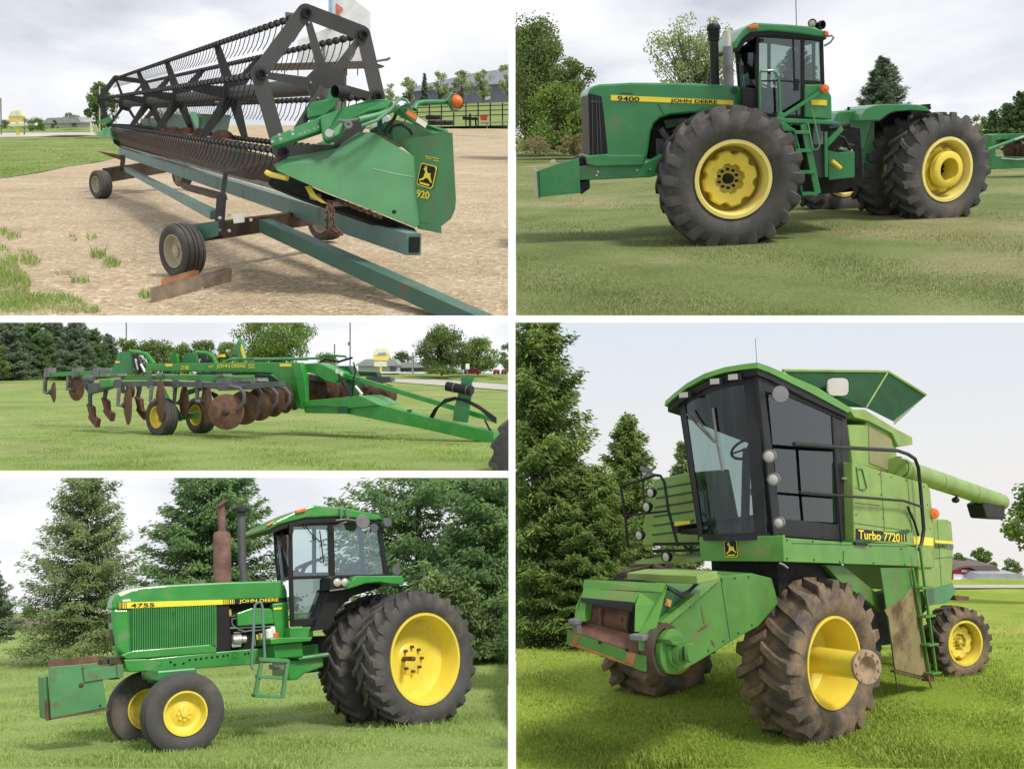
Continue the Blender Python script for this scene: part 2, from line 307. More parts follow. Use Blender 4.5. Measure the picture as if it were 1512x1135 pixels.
EACH = set('rusty_lip clamp_pad clamp bat_bearing rear_clamp mast_cover mast_tube mast_cylinder cylinder_rod arm_bolt oil_filter filler_cap mounting_arm rust_patch latch_block hydraulic_hose drawbar_hose hinge_hose black_hose engine_pipe far_wing far_toolbar toolbar bracket_label hose_tip tube_band yellow_label post rail flood_light round_tool rust_stub top_pipe folding_arm cross_tube frame_tube wiper windscreen_post fuel_line engine_bracket screen_vent throat_hook yellow_lever upright_post feeder_scar roof_stack antenna opening hinge_post engine_block_green weight_block frame_upright front_axle rear_axle grab_loop step_rail door_step_rail cutter_bar ladder_foot reel_hose white_tag operator_seat neck_slot rear_shank'.split())
class Mach:
    """A thing: an Empty at its base and the frame its parts are built in (x along it, y away from the camera, z up), in real metres."""
    def __init__(s, pan, name, label, cat, O, yaw, up=None, group=None, slope=0):
        s.pan = pan; up = Vector(up or pan.up).normalized()
        X = Vector((math.cos(R(yaw)), math.sin(R(yaw)), slope)); X = (X - up * X.dot(up)).normalized(); Y = up.cross(X)
        M = Matrix((X, Y, up)).transposed().to_4x4(); s.O = Vector(O); M.translation = s.O
        s.inv = M.inverted(); s.eye = s.inv @ Vector((0, 0, 0)); s.rot = s.inv.to_3x3()
        s.e = bpy.data.objects.new(name, None); COL.objects.link(s.e); s.e.empty_display_size = .3
        Mw = M.copy(); Mw.translation = s.O * pan.S
        s.e.matrix_world = VW @ Mw @ Matrix.Scale(pan.S, 4)
        tag(s.e, label, cat, group)
    def ray(s, px, py): return s.rot @ Vector(((px - 756) / F, 1, (567.5 - py) / F))
    def _at(s, px, py, i, v):
        d = s.ray(px, py); return s.eye + d * ((v - s.eye[i]) / d[i])
    def x(s, px, py, v): return s._at(px, py, 0, v)
    def y(s, px, py, v): return s._at(px, py, 1, v)
    def z(s, px, py, v): return s._at(px, py, 2, v)
    def dep(s, px, py, d): return s.inv @ V(px, py, d)
    def gnd(s, px, py): return s.inv @ s.pan.G(px, py)
    def T(s, pts, y0, y1): return prism([s.y(a, b, y0) for a, b in pts], Vector((0, y1 - y0, 0)))
    def TX(s, pts, x0, x1): return prism([s.x(a, b, x0) for a, b in pts], Vector((x1 - x0, 0, 0)))
    def TZ(s, pts, z0, z1): return prism([s.z(a, b, z0) for a, b in pts], Vector((0, 0, z1 - z0)))
    def L(s, A, ya, B, yb): return loft([s.y(a, b, ya) for a, b in A], [s.y(a, b, yb) for a, b in B])
    def tb(s, pts, y, r, n=8): return tube([s.y(p[0], p[1], p[2] if len(p) > 2 else y) for p in pts], r, n)
    def bm(s, p, q, y, w, h):
        return beam(s.y(p[0], p[1], p[2] if len(p) > 2 else y), s.y(q[0], q[1], q[2] if len(q) > 2 else y), w, h)
    def mpp(s, px, py, y): return (s.y(px + 1, py, y) - s.y(px, py, y)).length
    def part(s, name, mat, *shapes, parent=None, bev=0, smooth=False, label=None):
        if name in EACH and len(shapes) > 1:      # one mesh for each of these
            return [s.part(name, mat, q, parent=parent, bev=bev, smooth=smooth, label=label) for q in shapes][0]
        v, f = join(*shapes); o = mesh_obj(name, v, f, mat, parent or s.e, smooth)
        if bev:
            b = o.modifiers.new('edge', 'BEVEL'); b.width = bev; b.segments = 2; b.limit_method = 'ANGLE'; b.angle_limit = R(35); b.use_clamp_overlap = True
        if smooth:
            o.data.set_sharp_from_angle(angle=R(38))
        if label: o['label'] = label
        return o
    def text(s, body, tl, tr, bl, mat, parent=None, name='lettering', thick=.004):
        cu = bpy.data.curves.new(name, 'FONT'); cu.body = body; cu.extrude = .02; cu.offset = .012
        t = bpy.data.objects.new(name, cu); COL.objects.link(t); bpy.context.view_layer.update()
        me = bpy.data.meshes.new_from_object(t.evaluated_get(bpy.context.evaluated_depsgraph_get())); bpy.data.objects.remove(t)
        co = np.empty(len(me.vertices) * 3); me.vertices.foreach_get('co', co); co = co.reshape(-1, 3)
        a, b = co.min(0), co.max(0); q = (co - a) / (b - a)
        tl, tr, bl = Vector(tl), Vector(tr), Vector(bl); ex = tr - tl; ey = tl - bl; n = ex.cross(ey).normalized()
        if n.dot(s.eye - tl) < 0: n = -n
        P = np.array(bl)[None] + q[:, :1] * np.array(ex) + q[:, 1:2] * np.array(ey) + q[:, 2:3] * np.array(n) * thick + np.array(n) * .002
        me.vertices.foreach_set('co', P.ravel()); me.update(); me.materials.clear(); me.materials.append(mat)
        o = bpy.data.objects.new(name, me); COL.objects.link(o); o.parent = parent or s.e; return o

def ag_wheel(m, c, Rr, w, yaw=0, lugs=22, rim_r=None, rim='deep', mt=None, mr=None, mh=None, ribbed=False, lug_h=.045, tilt=0, face=-1, clip=None, skew=.30, lug_w=.035, phase=0.):
    """A wheel (rim mesh) with its tyre and hub below it. c: centre of the outer face; face -1 looks to -y."""
    ax = Vector((0, face, 0)); ax.rotate(Matrix.Rotation(R(yaw), 3, 'Z')); ax = (ax + Vector((0, 0, tilt))).normalized()
    c = Vector(c) - ax * (w * .5); rim_r = rim_r or Rr * .55; h = w / 2; mt = mt or tyre_m
    u = ax.orthogonal().normalized(); u = (Vector((0, 0, 1)) - ax * ax.z).normalized(); v = ax.cross(u)
    rb = Rr - (lug_h if not ribbed else .004)
    pr = [(h * .78, rim_r), (h * .96, rim_r + (rb - rim_r) * .22), (h * 1.02, rim_r + (rb - rim_r) * .5), (h * .96, rim_r + (rb - rim_r) * .78), (h * .84, rb - (rb - rim_r) * .07), (h * .6, rb - .012 * Rr), (0, rb)]
    if ribbed:
        pr = pr[:5] + [(h * .70, rb - .008), (h * .66, rb - .018), (h * .60, rb - .018), (h * .56, rb), (h * .25, rb), (h * .21, rb - .014), (h * .15, rb - .014), (h * .11, rb + .004), (0, rb + .004)]
    prof = pr + [(-a, r) for a, r in reversed(pr[:-1])]
    shapes = [lathe(c, ax, prof, 56)]
    if not ribbed:
        for s_ in (1, -1):
            for i in range(lugs):
                th0 = 2 * math.pi * (i + (0 if s_ > 0 else .5)) / lugs + phase; vs = []; K = 6
                for j in range(K + 1):
                    t = j / K
                    if t < .86: a = s_ * h * (-.04 + t / .86 * .98); ro = Rr - .02 * Rr * t * t; ri = rb - .03
                    else: a = s_ * h * 1.0; ro = rb - (rb - rim_r) * .22; ri = ro - .05
                    if j == K: a = s_ * h * 1.005
                    th = th0 + skew * (t ** .8) ; wl = lug_w * (1.0 if t < .8 else 1.35) / Rr
                    if j == K: ro = rb - (rb - rim_r) * .26; ri = ro - .06
                    for (r_, dt) in ((ri, -wl * 1.35), (ro, -wl * .8), (ro, wl * .8), (ri, wl * 1.35)):
                        an = th + dt; vs.append(c + ax * a + (u * math.cos(an) + v * math.sin(an)) * r_)
                fs = []
                for j in range(K):
                    b = j * 4
                    for q in range(3): fs.append((b + q, b + q + 1, b + q + 5, b + q + 4))
                fs += [(0, 1, 2, 3), (K * 4, K * 4 + 1, K * 4 + 2, K * 4 + 3)]
                shapes.append((vs, fs))
    mr = mr or yellow; mh = mh or mr
    lip = rim_r * 1.0
    if rim == 'deep':      # big dished wheel disc
        rp = [(h * .74, lip * 1.015), (h * .86, lip * 1.01), (h * .86, lip * .955), (h * .70, lip * .92), (h * .1, lip * .90), (-h * .25, lip * .86), (-h * .42, lip * .7), (-h * .46, lip * .36), (-h * .36, lip * .30), (-h * .34, .001)]
    elif rim == 'flat':
        rp = [(h * .74, lip * 1.02), (h * .9, lip * 1.0), (h * .9, lip * .93), (h * .55, lip * .86), (h * .3, lip * .80), (h * .22, lip * .6), (h * .5, lip * .34), (h * .55, lip * .22), (h * .7, lip * .16), (h * .72, .001)]
    else:                  # drum: lip, barrel, dark gap, inner cast centre
        rp = [(h * .74, lip * 1.015), (h * .88, lip * 1.0), (h * .88, lip * .91), (h * .66, lip * .86), (h * .3, lip * .84), (-h * .3, lip * .82), (-h * .45, lip * .7), (-h * .45, .001)]
    wo = m.part('wheel', mr, lathe(c, ax, rp, 48), smooth=True)
    ty = m.part('tyre', mt, *shapes, parent=wo, smooth=True)
    hb = []
    if rim == 'drum':
        hr = lip * .72; n = 48; vs = []
        ring = []
        for k in range(n):
            r_ = hr * (1.0 if (k % 6) < 4 else .88); an = 2 * math.pi * k / n; ring.append((u * math.cos(an) + v * math.sin(an)) * r_)
        hb = [loft([c + ax * (h * -.4) + q for q in ring], [c + ax * (h * .28) + q for q in ring], [c + ax * (h * .36) + q * .93 for q in ring], [c + ax * (h * .30) + q * .55 for q in ring], [c + ax * (-h * .1) + q * .5 for q in ring], [c + ax * (-h * .1) + q * .1 for q in ring])]
        m.part('hub', mh, *hb, parent=wo, smooth=True)
        bl = []
        for k in range(10):
            an = 2 * math.pi * k / 10; bl.append(lathe(c + ax * (-h * .1) + (u * math.cos(an) + v * math.sin(an)) * lip * .24, ax, [(0, .022), (.05, .022), (.05, .001)], 6))
        bl.append(lathe(c + ax * (-h * .1), ax, [(0, lip * .14), (.1, lip * .13), (.12, .001)], 16))
        m.part('hub_bolt', yellow_d if mt is tyre_b else dark, *bl, parent=wo)
    else:
        bl = []
        base = -h * .36 if rim == 'deep' else h * .3
        for k in range(8):
            an = 2 * math.pi * k / 8; bl.append(lathe(c + ax * base + (u * math.cos(an) + v * math.sin(an)) * lip * .27, ax, [(-.02, .02), (.05, .02), (.05, .001)], 6))
        m.part('hub_bolt', rust if rim == 'deep' else mr, *bl, parent=wo)
    return wo, c, ax, u, v

def deer(m, tl, tr, bl, parent, name='emblem'):
    """Dark rounded badge with a yellow edge and a leaping deer."""
    tl, tr, bl = Vector(tl), Vector(tr), Vector(bl); ex, ey = tr - tl, tl - bl; n = ex.cross(ey).normalized()
    if n.dot(m.eye - tl) < 0: n = -n
    def P(x, y, h): return bl + ex * x + ey * y + n * h
    def rr(i, h):
        pts = []; r = .14
        for cx, cy, a0 in ((1 - r - i, 1 - r - i, 0), (r + i, 1 - r - i, 90), (r + i, r + i, 180), (1 - r - i, r + i, 270)):
            for k in range(5): a = R(a0 + 22.5 * k); pts.append(P(cx + r * math.cos(a), cy + r * math.sin(a) * .9, h))
        return pts
    b = m.part(name, decal_y, prism(rr(0, .002), n * .004), parent=parent)
    m.part('emblem_field', black, prism(rr(.045, .007), n * .002), parent=parent)
    d = [(.12, .27), (.30, .36), (.36, .42), (.36, .52), (.40, .60), (.36, .70), (.30, .71), (.25, .77), (.33, .80), (.29, .90), (.37, .84), (.44, .91), (.43, .80), (.47, .72), (.50, .65), (.64, .61), (.75, .65), (.73, .54), (.80, .42), (.92, .28), (.86, .25), (.70, .37), (.62, .40), (.48, .40), (.40, .31), (.15, .21)]
    m.part('emblem_deer', decal_y, prism([P(x, y, .010) for x, y in d], n * .002), prism([P(x, y, .010) for x, y in ((.2, .1), (.8, .1), (.8, .18), (.2, .18))], n * .002), parent=parent)
    return b

def trim(objs, a, b, away):
    """cut meshes off at the plane through the eye and two picture points; the side holding the picture point «away» goes"""
    bpy.context.view_layer.update()
    n = (VW.to_3x3() @ V(a[0], a[1], 1).cross(V(b[0], b[1], 1))).normalized(); q = VW @ V(away[0], away[1], 10)
    if (q - CAM).dot(n) < 0: n = -n
    for o in objs:
        M = o.matrix_world; bm = bmesh.new(); bm.from_mesh(o.data)
        bmesh.ops.bisect_plane(bm, geom=bm.verts[:] + bm.edges[:] + bm.faces[:], plane_co=M.inverted() @ CAM, plane_no=(M.to_3x3().transposed() @ n).normalized(), clear_outer=True)
        bm.to_mesh(o.data); bm.free()
# ---------------------------------------------------------------- ground, grass
def ground(pan, name, mat, x0, x1, py0, py1, cols=46, rows=70, lift=0):
    vs, fs = [], []
    for j in range(rows + 1):
        py = py0 + (py1 - py0) * (j / rows) ** 1.15
        for i in range(cols + 1):
            px = x0 + (x1 - x0) * i / cols; p = pan.G(px, py)
            vs.append(p + pan.up * (lift + (.012 * math.sin(p.x * 1.7 + p.y * .9) if pan.S >= 1 else 0)))
    for j in range(rows):
        for i in range(cols):
            a = j * (cols + 1) + i; fs.append((a, a + 1, a + cols + 2, a + cols + 1))
    o = mesh_obj(name, vs, fs, mat, None, True, VW @ Matrix.Scale(pan.S, 4)); tag(o, kind='structure'); return o
def patch(pan, name, mat, poly, lift, label=None, kind='structure'):
    """A flat sheet following the ground, outlined in picture points, cut in strips."""
    ys = [p[1] for p in poly]; a, b = min(ys), max(ys); rows = 24; vs, fs = [], []; ok = []
    for j in range(rows + 1):
        y = a + (b - a) * j / rows; y = min(max(y, a + 1e-3), b - 1e-3); xs = []
        for i in range(len(poly)):
            (xa, ya), (xb, yb) = poly[i], poly[(i + 1) % len(poly)]
            if (ya - y) * (yb - y) < 0: xs.append(xa + (xb - xa) * (y - ya) / (yb - ya))
        xs.sort(); l, r = xs[0], xs[-1]
        for i in range(13): vs.append(pan.G(l + (r - l) * i / 12, y) + pan.up * lift)
    for j in range(rows):
        for i in range(12): k = j * 13 + i; fs.append((k, k + 1, k + 14, k + 13))
    o = mesh_obj(name, vs, fs, mat, None, True, VW @ Matrix.Scale(pan.S, 4)); tag(o, kind=kind); return o
def grass(pan, name, mat, n, py0, py1, hpx=(3, 7), x0=None, x1=None, keep=None, seed=1, wfac=.16, clump=.5):
    g = np.random.default_rng(seed); x0 = pan.x0 + 1 if x0 is None else x0; x1 = pan.x1 - 1 if x1 is None else x1
    vs, fs = [], []; k = 0
    X = g.uniform(x0, x1, n); Y = py0 + (py1 - py0) * g.uniform(0, 1, n) ** .8; Hh = g.uniform(.45, 1, n); A = g.uniform(0, 6.283, n); Bd = g.normal(0, .45, (n, 2))
    for i in range(n):
        px, py = X[i], Y[i]
        if keep and not keep(px, py): continue
        p = pan.G(px, py); t = (py - py0) / (py1 - py0); h = (hpx[0] + (hpx[1] - hpx[0]) * t) * Hh[i] * p.y / F * (.62 + clump * (math.sin(p.x * 2.3 + 1.7 * math.sin(p.y * 1.1)) * math.sin(p.y * 1.9 + 1.3 * math.sin(p.x * .8)) + .6))
        if py + 0 > pan.y1 + 2: continue
        w = h * wfac; s = Vector((math.cos(A[i]), math.sin(A[i]), 0)) * w; tip = pan.up * h + Vector((Bd[i][0], Bd[i][1], 0)) * h
        mid = pan.up * h * .55 + Vector((Bd[i][0], Bd[i][1], 0)) * h * .3
        vs += [p - s - pan.up * .01, p + s - pan.up * .01, p + mid + s * .7, p + mid - s * .7, p + tip]; fs += [(k, k + 1, k + 2, k + 3), (k + 3, k + 2, k + 4)]; k += 5
    me = bpy.data.meshes.new(name); me.from_pydata([tuple(v) for v in vs], [], fs); me.materials.append(mat)
    o = bpy.data.objects.new(name, me); COL.objects.link(o); o.matrix_world = VW @ Matrix.Scale(pan.S, 4); tag(o, kind='stuff'); return o

# ---------------------------------------------------------------- trees
def quads_mesh(name, C, D, S_, mat, parent):
    """leaf faces: centres C, half-length vectors D, half-width vectors S_"""
    n = len(C); v = np.empty((n, 4, 3)); v[:, 0] = C - D; v[:, 1] = C + S_ - D * .1; v[:, 2] = C + D; v[:, 3] = C - S_ - D * .1
    me = bpy.data.meshes.new(name); me.vertices.add(n * 4); me.vertices.foreach_set('co', v.ravel())
    me.loops.add(n * 4); me.loops.foreach_set('vertex_index', np.arange(n * 4, dtype=np.int32))
    me.polygons.add(n); me.polygons.foreach_set('loop_start', np.arange(0, n * 4, 4, dtype=np.int32)); me.polygons.foreach_set('loop_total', np.full(n, 4, dtype=np.int32))
    me.update(calc_edges=True); me.materials.append(mat)
    o = bpy.data.objects.new(name, me); COL.objects.link(o); o.parent = parent; return o
def unit(a): return a / np.maximum(np.linalg.norm(a, axis=-1, keepdims=True), 1e-9)
def tree_root(pan, name, label, cat, px, py, group, d=None):
    p = pan.G(px, py) if d is None else V(px, py, d); e = bpy.data.objects.new(name, None); COL.objects.link(e)
    e.matrix_world = VW @ Matrix.Translation(p * pan.S) @ Matrix.Scale(pan.S, 4); tag(e, label, cat, group); return e, p
def clipmask(pan, p, P, pad=3):
    Q = P + np.array(p); d = Q[:, 1]; px = Q[:, 0] / d * F + 756; py = 567.5 - Q[:, 2] / d * F
    xl = -1e9 if pan.x0 == 0 else pan.x0 - pad; xr = 1e9 if pan.x1 > 1500 else pan.x1 + pad
    yt = -1e9 if pan.y0 == 0 else pan.y0 - pad; yb = 1e9 if pan.y1 > 1100 else pan.y1 + pad
    return (px > xl) & (px < xr) & (py > yt) & (py < yb)
def spruce(pan, name, label, px, py, top, wpx, mat, seed, cat='tree', group=None, levels=26, per=11, gap=0., leaf=1.0, d=None, pw=.85, low=.02, dens=1.0, hang=.5, bulge=0.):
    g = np.random.default_rng(seed); e, p = tree_root(pan, name, label, cat, px, py, group, d)
    H = (py - top) / F * p.y; Wd = wpx / F * p.y / 2
    C, D, S_ = [], [], []; limbs = []
    for l in range(levels):
        t = low + (1 - low) * (l / levels) ** .92; z0 = H * t
        wl = Wd * min(1, (1 - t) ** pw * (1 + bulge * t)) + .02 * Wd
        n = max(4, int(per * (.55 + .45 * (1 - t))))
        a0 = g.uniform(0, 6.28)
        for b in range(n):
            if g.random() < gap: continue
            a = a0 + 6.283 * b / n + g.normal(0, .16); ln = wl * g.uniform(.66, 1.10) * (1.12 if g.random() < .15 else 1)
            dr = np.array([math.cos(a), math.sin(a), 0]); pitch = -.28 * (1 - t) + .35 * t + g.normal(0, .07)
            zz = z0 + g.normal(0, H * .010)
            def at(s): return dr * ln * s + np.array([0, 0, zz + ln * s * pitch + ln * .22 * s ** 2.6])
            if t < .9: limbs.append(([(0, 0, zz)] + [tuple(at(s)) for s in (.35, .7, .96)], .012 * H * (1 - t) * .5 + .004 * H))
            ns = int((5 + 13 * ln / Wd) * dens)
            for k in range(ns):
                s = .16 + .86 * (k + g.random()) / ns
                q = at(s); sw = ln * .34 * (1 - s * .62) * (.5 + 1.2 * min(s, .5))
                m_ = max(4, int(17 * dens))
                off = g.normal(0, 1, m_)[:, None] * np.array([-dr[1], dr[0], 0]) * sw * .62
                cc = q + off + g.normal(0, .010 * H, (m_, 3)) - np.array([0, 0, 1]) * (np.abs(off).sum(1, keepdims=True) * .25)
                dd = unit(dr * .75 + unit(off + 1e-6) * .6 + g.normal(0, .33, (m_, 3)) - np.array([0, 0, hang * .55])) * (g.uniform(.6, 1.3, (m_, 1)) * .0125 * leaf * H)
                ss = unit(np.cross(dd, np.array([0, 0, .55]) + dr * .55 + np.array([0, -.35, 0]) + g.normal(0, .4, (m_, 3)))) * (.0036 * leaf * H)
                C.append(cc); D.append(dd); S_.append(ss)
    C, D, S_ = np.concatenate(C), np.concatenate(D), np.concatenate(S_); k = clipmask(pan, p, C, 1)
    quads_mesh('crown', C[k], D[k], S_[k], mat, e)
    ttop = H * .97
    if pan.y0 > 0: ttop = min(ttop, (567.5 - pan.y0 + 3) / F * p.y - p.z)
    sh = [tube([(0, 0, -.02 * H), (0, 0, ttop * .5), (0, 0, ttop)], .022 * H, 8, .022 * H * (1 - ttop / H * .93))]
    for path, r in limbs:
        if clipmask(pan, p, np.array(path), 0).all(): sh.append(tube(path, r * .5, 4, .001))
    v, f = join(*sh); mesh_obj('trunk', v, f, bark, e); return e
def leafy(pan, name, label, px, py, top, wpx, mat, seed, cat='tree', group=None, clumps=40, per=140, leaf=1.0, trunk=.3, d=None, shape='round', depth=.7, stems=1, squash=1.0, clsz=.2):
    g = np.random.default_rng(seed); e, p = tree_root(pan, name, label, cat, px, py, group, d)
    H = (py - top) / F * p.y; Wd = wpx / F * p.y / 2; C, D, S_ = [], [], []; limbs = []
    for c in range(clumps):
        a = g.uniform(0, 6.28); rr = math.sqrt(g.uniform(.03, 1)); t = g.uniform(0, 1)
        if shape == 'round': prof = math.sqrt(max(.02, 1 - (2 * t - 1) ** 2)) * (1.05 - .25 * t)
        elif shape == 'vase': prof = .45 + .6 * t ** .7 if t < .8 else .9 - (t - .8) * 2.2
        else: prof = 1 - .55 * t
        q = np.array([math.cos(a) * Wd * rr * prof * .86, math.sin(a) * Wd * rr * prof * depth, H * (trunk + (1 - trunk) * t * .94)])
        r_ = Wd * clsz * g.uniform(.7, 1.35) * squash
        limbs.append([(g.normal(0, .01) * H, 0, H * trunk * .6), tuple(q * np.array([.45, .45, .72])), tuple(q)])
        n = int(per * g.uniform(.6, 1.3)); off = unit(g.normal(0, 1, (n, 3))) * (g.uniform(0, 1, (n, 1)) ** .5) * r_ * np.array([1.15, 1.15, .95])
        cc = q + off; L_ = .014 * leaf * H
        dd = unit(g.normal(0, 1, (n, 3)) + unit(off) * .5) * L_ * g.uniform(.6, 1.3, (n, 1)); ss = unit(np.cross(dd, g.normal(0, 1, (n, 3)))) * L_ * .62
        C.append(cc); D.append(dd); S_.append(ss)
    C, D, S_ = np.concatenate(C), np.concatenate(D), np.concatenate(S_); k = clipmask(pan, p, C, 1) & (C[:, 2] > 0)
    quads_mesh('crown', C[k], D[k], S_[k], mat, e)
    sh = []
    for i in range(stems):
        o = (i - (stems - 1) / 2) * .12 * Wd * 2
        sh.append(tube([(o * .3, 0, -.02 * H), (o * .6, 0, H * trunk), (o, 0, H * .62)], .022 * H / stems ** .5, 7, .006 * H))
    for path in limbs:
        if clipmask(pan, p, np.array(path), 0).all(): sh.append(tube(path, .008 * H, 4, .0015 * H))
    v, f = join(*sh); mesh_obj('trunk', v, f, bark, e); return e
# ================================================================ the white lattice with its five openings
FD = 8.6
def bar(x0, y0, x1, y1):
    a, b = V(x0, y1, FD), V(x1, y0, FD)
    return prism([a, Vector((b.x, FD, a.z)), b, Vector((a.x, FD, b.z))], Vector((0, .012, 0)))
fr = mesh_obj('white_lattice', *join(bar(751, -160, 761, 1300), bar(-160, 466, 750.6, 476), bar(-160, 695, 750.6, 705), bar(761.4, 466, 1680, 476)), gutter_m, None, False, VW)
tag(fr, 'plain white bars standing between the five machinery views', 'lattice')

# ================================================================ lower view: tractor with rear duals by the spruces
gm_lawn = groundmat('mown_lawn', ((.19, .275, .085), (.24, .335, .10), (.28, .38, .12)), (.36, .37, .17), .35, 30, .6)
ground(BL, 'lawn', gm_lawn, -420, 750, 904, 1230)
fieldm = groundmat('bare_field', ((.16, .13, .09), (.19, .155, .11), (.22, .18, .13)), (.2, .2, .1), .4, 20, .3)
patch(BL, 'field', fieldm, [(-40, 913), (90, 913), (80, 930), (-40, 930)], .05)
grass(BL, 'grass', lf_grass, 52000, 935, 1134, (2.2, 8), seed=3, x1=748)

m = Mach(BL, 'row_crop_tractor', 'green tractor with yellow wheels and dual rear tyres parked by spruce trees', 'tractor', BL.G(272, 1107), 32, (-.07, .215, 1))
HY = 1.0                      # near face of the bonnet
# bonnet
hood = m.part('hood', green_b, m.T([(165, 899), (166, 888), (170, 879), (178, 873), (192, 868), (250, 863), (330, 859), (400, 857), (414, 858), (421, 864), (424, 872), (425, 884), (348, 885), (168, 899)], HY, HY + .34), bev=.05)
m.part('filler_cap', greymetal, m.T([(221, 866), (222, 861), (233, 860), (235, 865)], HY + .2, HY + .32), m.T([(292, 861), (293, 857), (302, 857), (303, 861)], HY + .2, HY + .3), parent=hood)
worn = m.part('bare_edge_patch', pbr('worn_paint', (.62, .64, .58), .6), m.T([(173, 876), (182, 872), (196, 868), (206, 868), (203, 872), (195, 873), (186, 877), (178, 880)], HY - .004, HY), m.T([(180, 885), (192, 884), (194, 887), (182, 888)], HY - .004, HY), parent=hood)
m.part('stripe_decal', decal_y, m.T([(181, 889), (338, 884.6), (338, 891.5), (181, 898)], HY - .006, HY + .02), parent=hood)
m.part('black_stripe', black, m.T([(174, 889.5), (181, 889), (181, 898), (174, 898.6)], HY - .006, HY + .02), m.T([(338, 884.4), (424, 882), (424, 889.5), (338, 891.5)], HY - .006, HY + .02), *[m.T([(x, 884.4 + (348 - x) * .01), (x + 1.1, 884.4), (x + 1.1, 891.6), (x, 891.6)], HY - .010, HY - .006) for x in (330, 333, 336)], *[m.T([(x, 888.8), (x + 1, 888.8), (x + 1, 898), (x, 898)], HY - .010, HY - .006) for x in (183, 186)], parent=hood)
m.part('stripe_line', decal_y, *[m.T([(x, 884.4), (x + w, 884.3), (x + w, 891.2), (x, 891.3)], HY - .009, HY - .006) for x, w in ((339.5, 1.6), (342.5, 1.2), (345.2, .9))], *[m.T([(x, 889.3), (x + .9, 889.2), (x + .9, 898.2), (x, 898.2)], HY - .009, HY - .006) for x in (175.5, 178)], parent=hood)
m.text('4755', m.y(193, 890.8, HY - .007), m.y(228, 889.5, HY - .007), m.y(193, 896.5, HY - .007), black, hood)
m.text('JOHN DEERE', m.y(353, 884.6, HY - .007), m.y(411, 882.6, HY - .007), m.y(353, 891, HY - .007), decal_y, hood)
# nose and ribbed side screen
nose = m.part('nose_cowl', green_b, m.T([(165, 898), (192, 897), (196, 966), (187, 971), (172, 960), (167, 925)], HY + .01, HY + .33), bev=.04)
m.part('front_grille', black, m.T([(163.5, 905), (166.5, 902), (171, 955), (168, 951)], HY + .08, HY + .27), parent=nose)
scr = m.part('side_screen', green_b, m.T([(190, 897.5), (320, 892), (320, 956), (310, 953), (194, 962)], HY + .02, HY + .06))
m.part('screen_rib', green_b, *[m.T([(x, 897 - (x - 196) * .036), (x + 1.7, 897 - (x - 196) * .036), (x + 1.7, 960 - (x - 196) * .066), (x, 960 - (x - 196) * .066)], HY - .005, HY + .02) for x in np.arange(196, 317, 3.35)], parent=scr)
m.part('screen_back', green_d, m.T([(191, 897.3), (319, 892), (319, 953), (194, 961)], HY + .012, HY + .018), parent=scr)
m.part('screen_latch', green_d, m.T([(255, 902), (258, 902), (257, 909), (255.5, 909)], HY - .015, HY - .005), parent=scr)
m.part('screen_sill', green_b, m.T([(178, 967), (196, 960), (310, 951), (320, 957), (320, 963), (188, 973)], HY - .01, HY + .55), bev=.012)
m.part('cooling_shroud', black, m.T([(319, 893), (338, 891), (341, 958), (320, 962)], HY + .02, HY + .5))
# frame rail
rail = m.part('frame_rail', green_b, m.T([(183, 973), (222, 972), (330, 961), (470, 950), (470, 972), (376, 980), (297, 986), (222, 990), (190, 992), (185, 985)], HY + .0, HY + .62), bev=.012)
m.part('bolt_hole', dark, *[disc(m.y(x, y, HY - .003), (0, 1, 0), .016, .006, 8) for x, y in ((252, 977), (258, 981), (271, 979), (280, 974), (289, 973), (297, 972), (305, 971), (313, 970), (321, 969), (330, 968), (336, 967), (362, 965), (367, 964))], *[lathe(m.y(x, y, HY - .003), (0, 1, 0), [(0, .042), (.004, .042), (.004, .03), (0, .03)], 16) for x, y in ((235, 978), (347, 967), (370, 964))], parent=rail)
# engine bay
eng = m.part('engine', dark, m.T([(338, 889), (408, 884), (414, 955), (338, 962)], HY + .10, HY + .5))
m.part('fuel_tank_panel', green_b, m.T([(350, 905), (372, 897), (400, 898), (404, 902), (408, 920), (351, 924)], HY + .0, HY + .25), parent=eng, bev=.012)
m.part('fuel_line', greymetal, m.tb([(338, 910), (350, 908)], HY + .06, .008), m.tb([(349, 912), (342, 914), (343, 922), (350, 928), (362, 932), (372, 930)], HY + .05, .011), m.tb([(338, 927), (406, 924)], HY + .04, .012), m.tb([(345, 934), (380, 930), (403, 928)], HY + .07, .01), m.tb([(374, 932), (377, 953)], HY + .05, .014), m.tb([(383, 934), (385, 953)], HY + .05, .014), parent=eng)
m.part('starter_pump', silver, lathe(m.y(341, 945, HY + .06), (1, 0, 0), [(0, .03), (.02, .07), (.12, .075), (.14, .05), (.19, .05), (.2, .001)], 16, True), m.T([(342, 950), (356, 948), (356, 954), (343, 955)], HY + .02, HY + .1), parent=eng, smooth=True)
m.part('oil_filter', decal_w, lathe(m.y(398, 944, HY + .0), (0, 0, 1), [(0, .05), (.12, .055), (.14, .03)], 14, True), lathe(m.y(404, 941, HY + .04), (0, 0, 1), [(0, .045), (.14, .045), (.15, .02)], 14, True), parent=eng, smooth=True)
m.part('filter_band', orange, lathe(m.y(407, 943, HY + .0), (0, 0, 1), [(0, .042), (.07, .042), (.08, .02)], 14, True), parent=eng)
m.part('engine_bracket', yellow_d, m.T([(378, 937), (388, 934), (388, 952), (381, 953)], HY + .06, HY + .09), m.T([(337, 900), (341, 899), (342, 908), (338, 908)], HY + .06, HY + .1), parent=eng)
m.part('cowl_column', green_b, m.T([(402, 891), (425, 888), (428, 942), (410, 944), (404, 912)], HY - .02, HY + .5), bev=.015)
m.part('model_sticker', decal_y, m.T([(404, 897), (416, 896), (416, 899), (404, 900)], HY - .03, HY - .022))
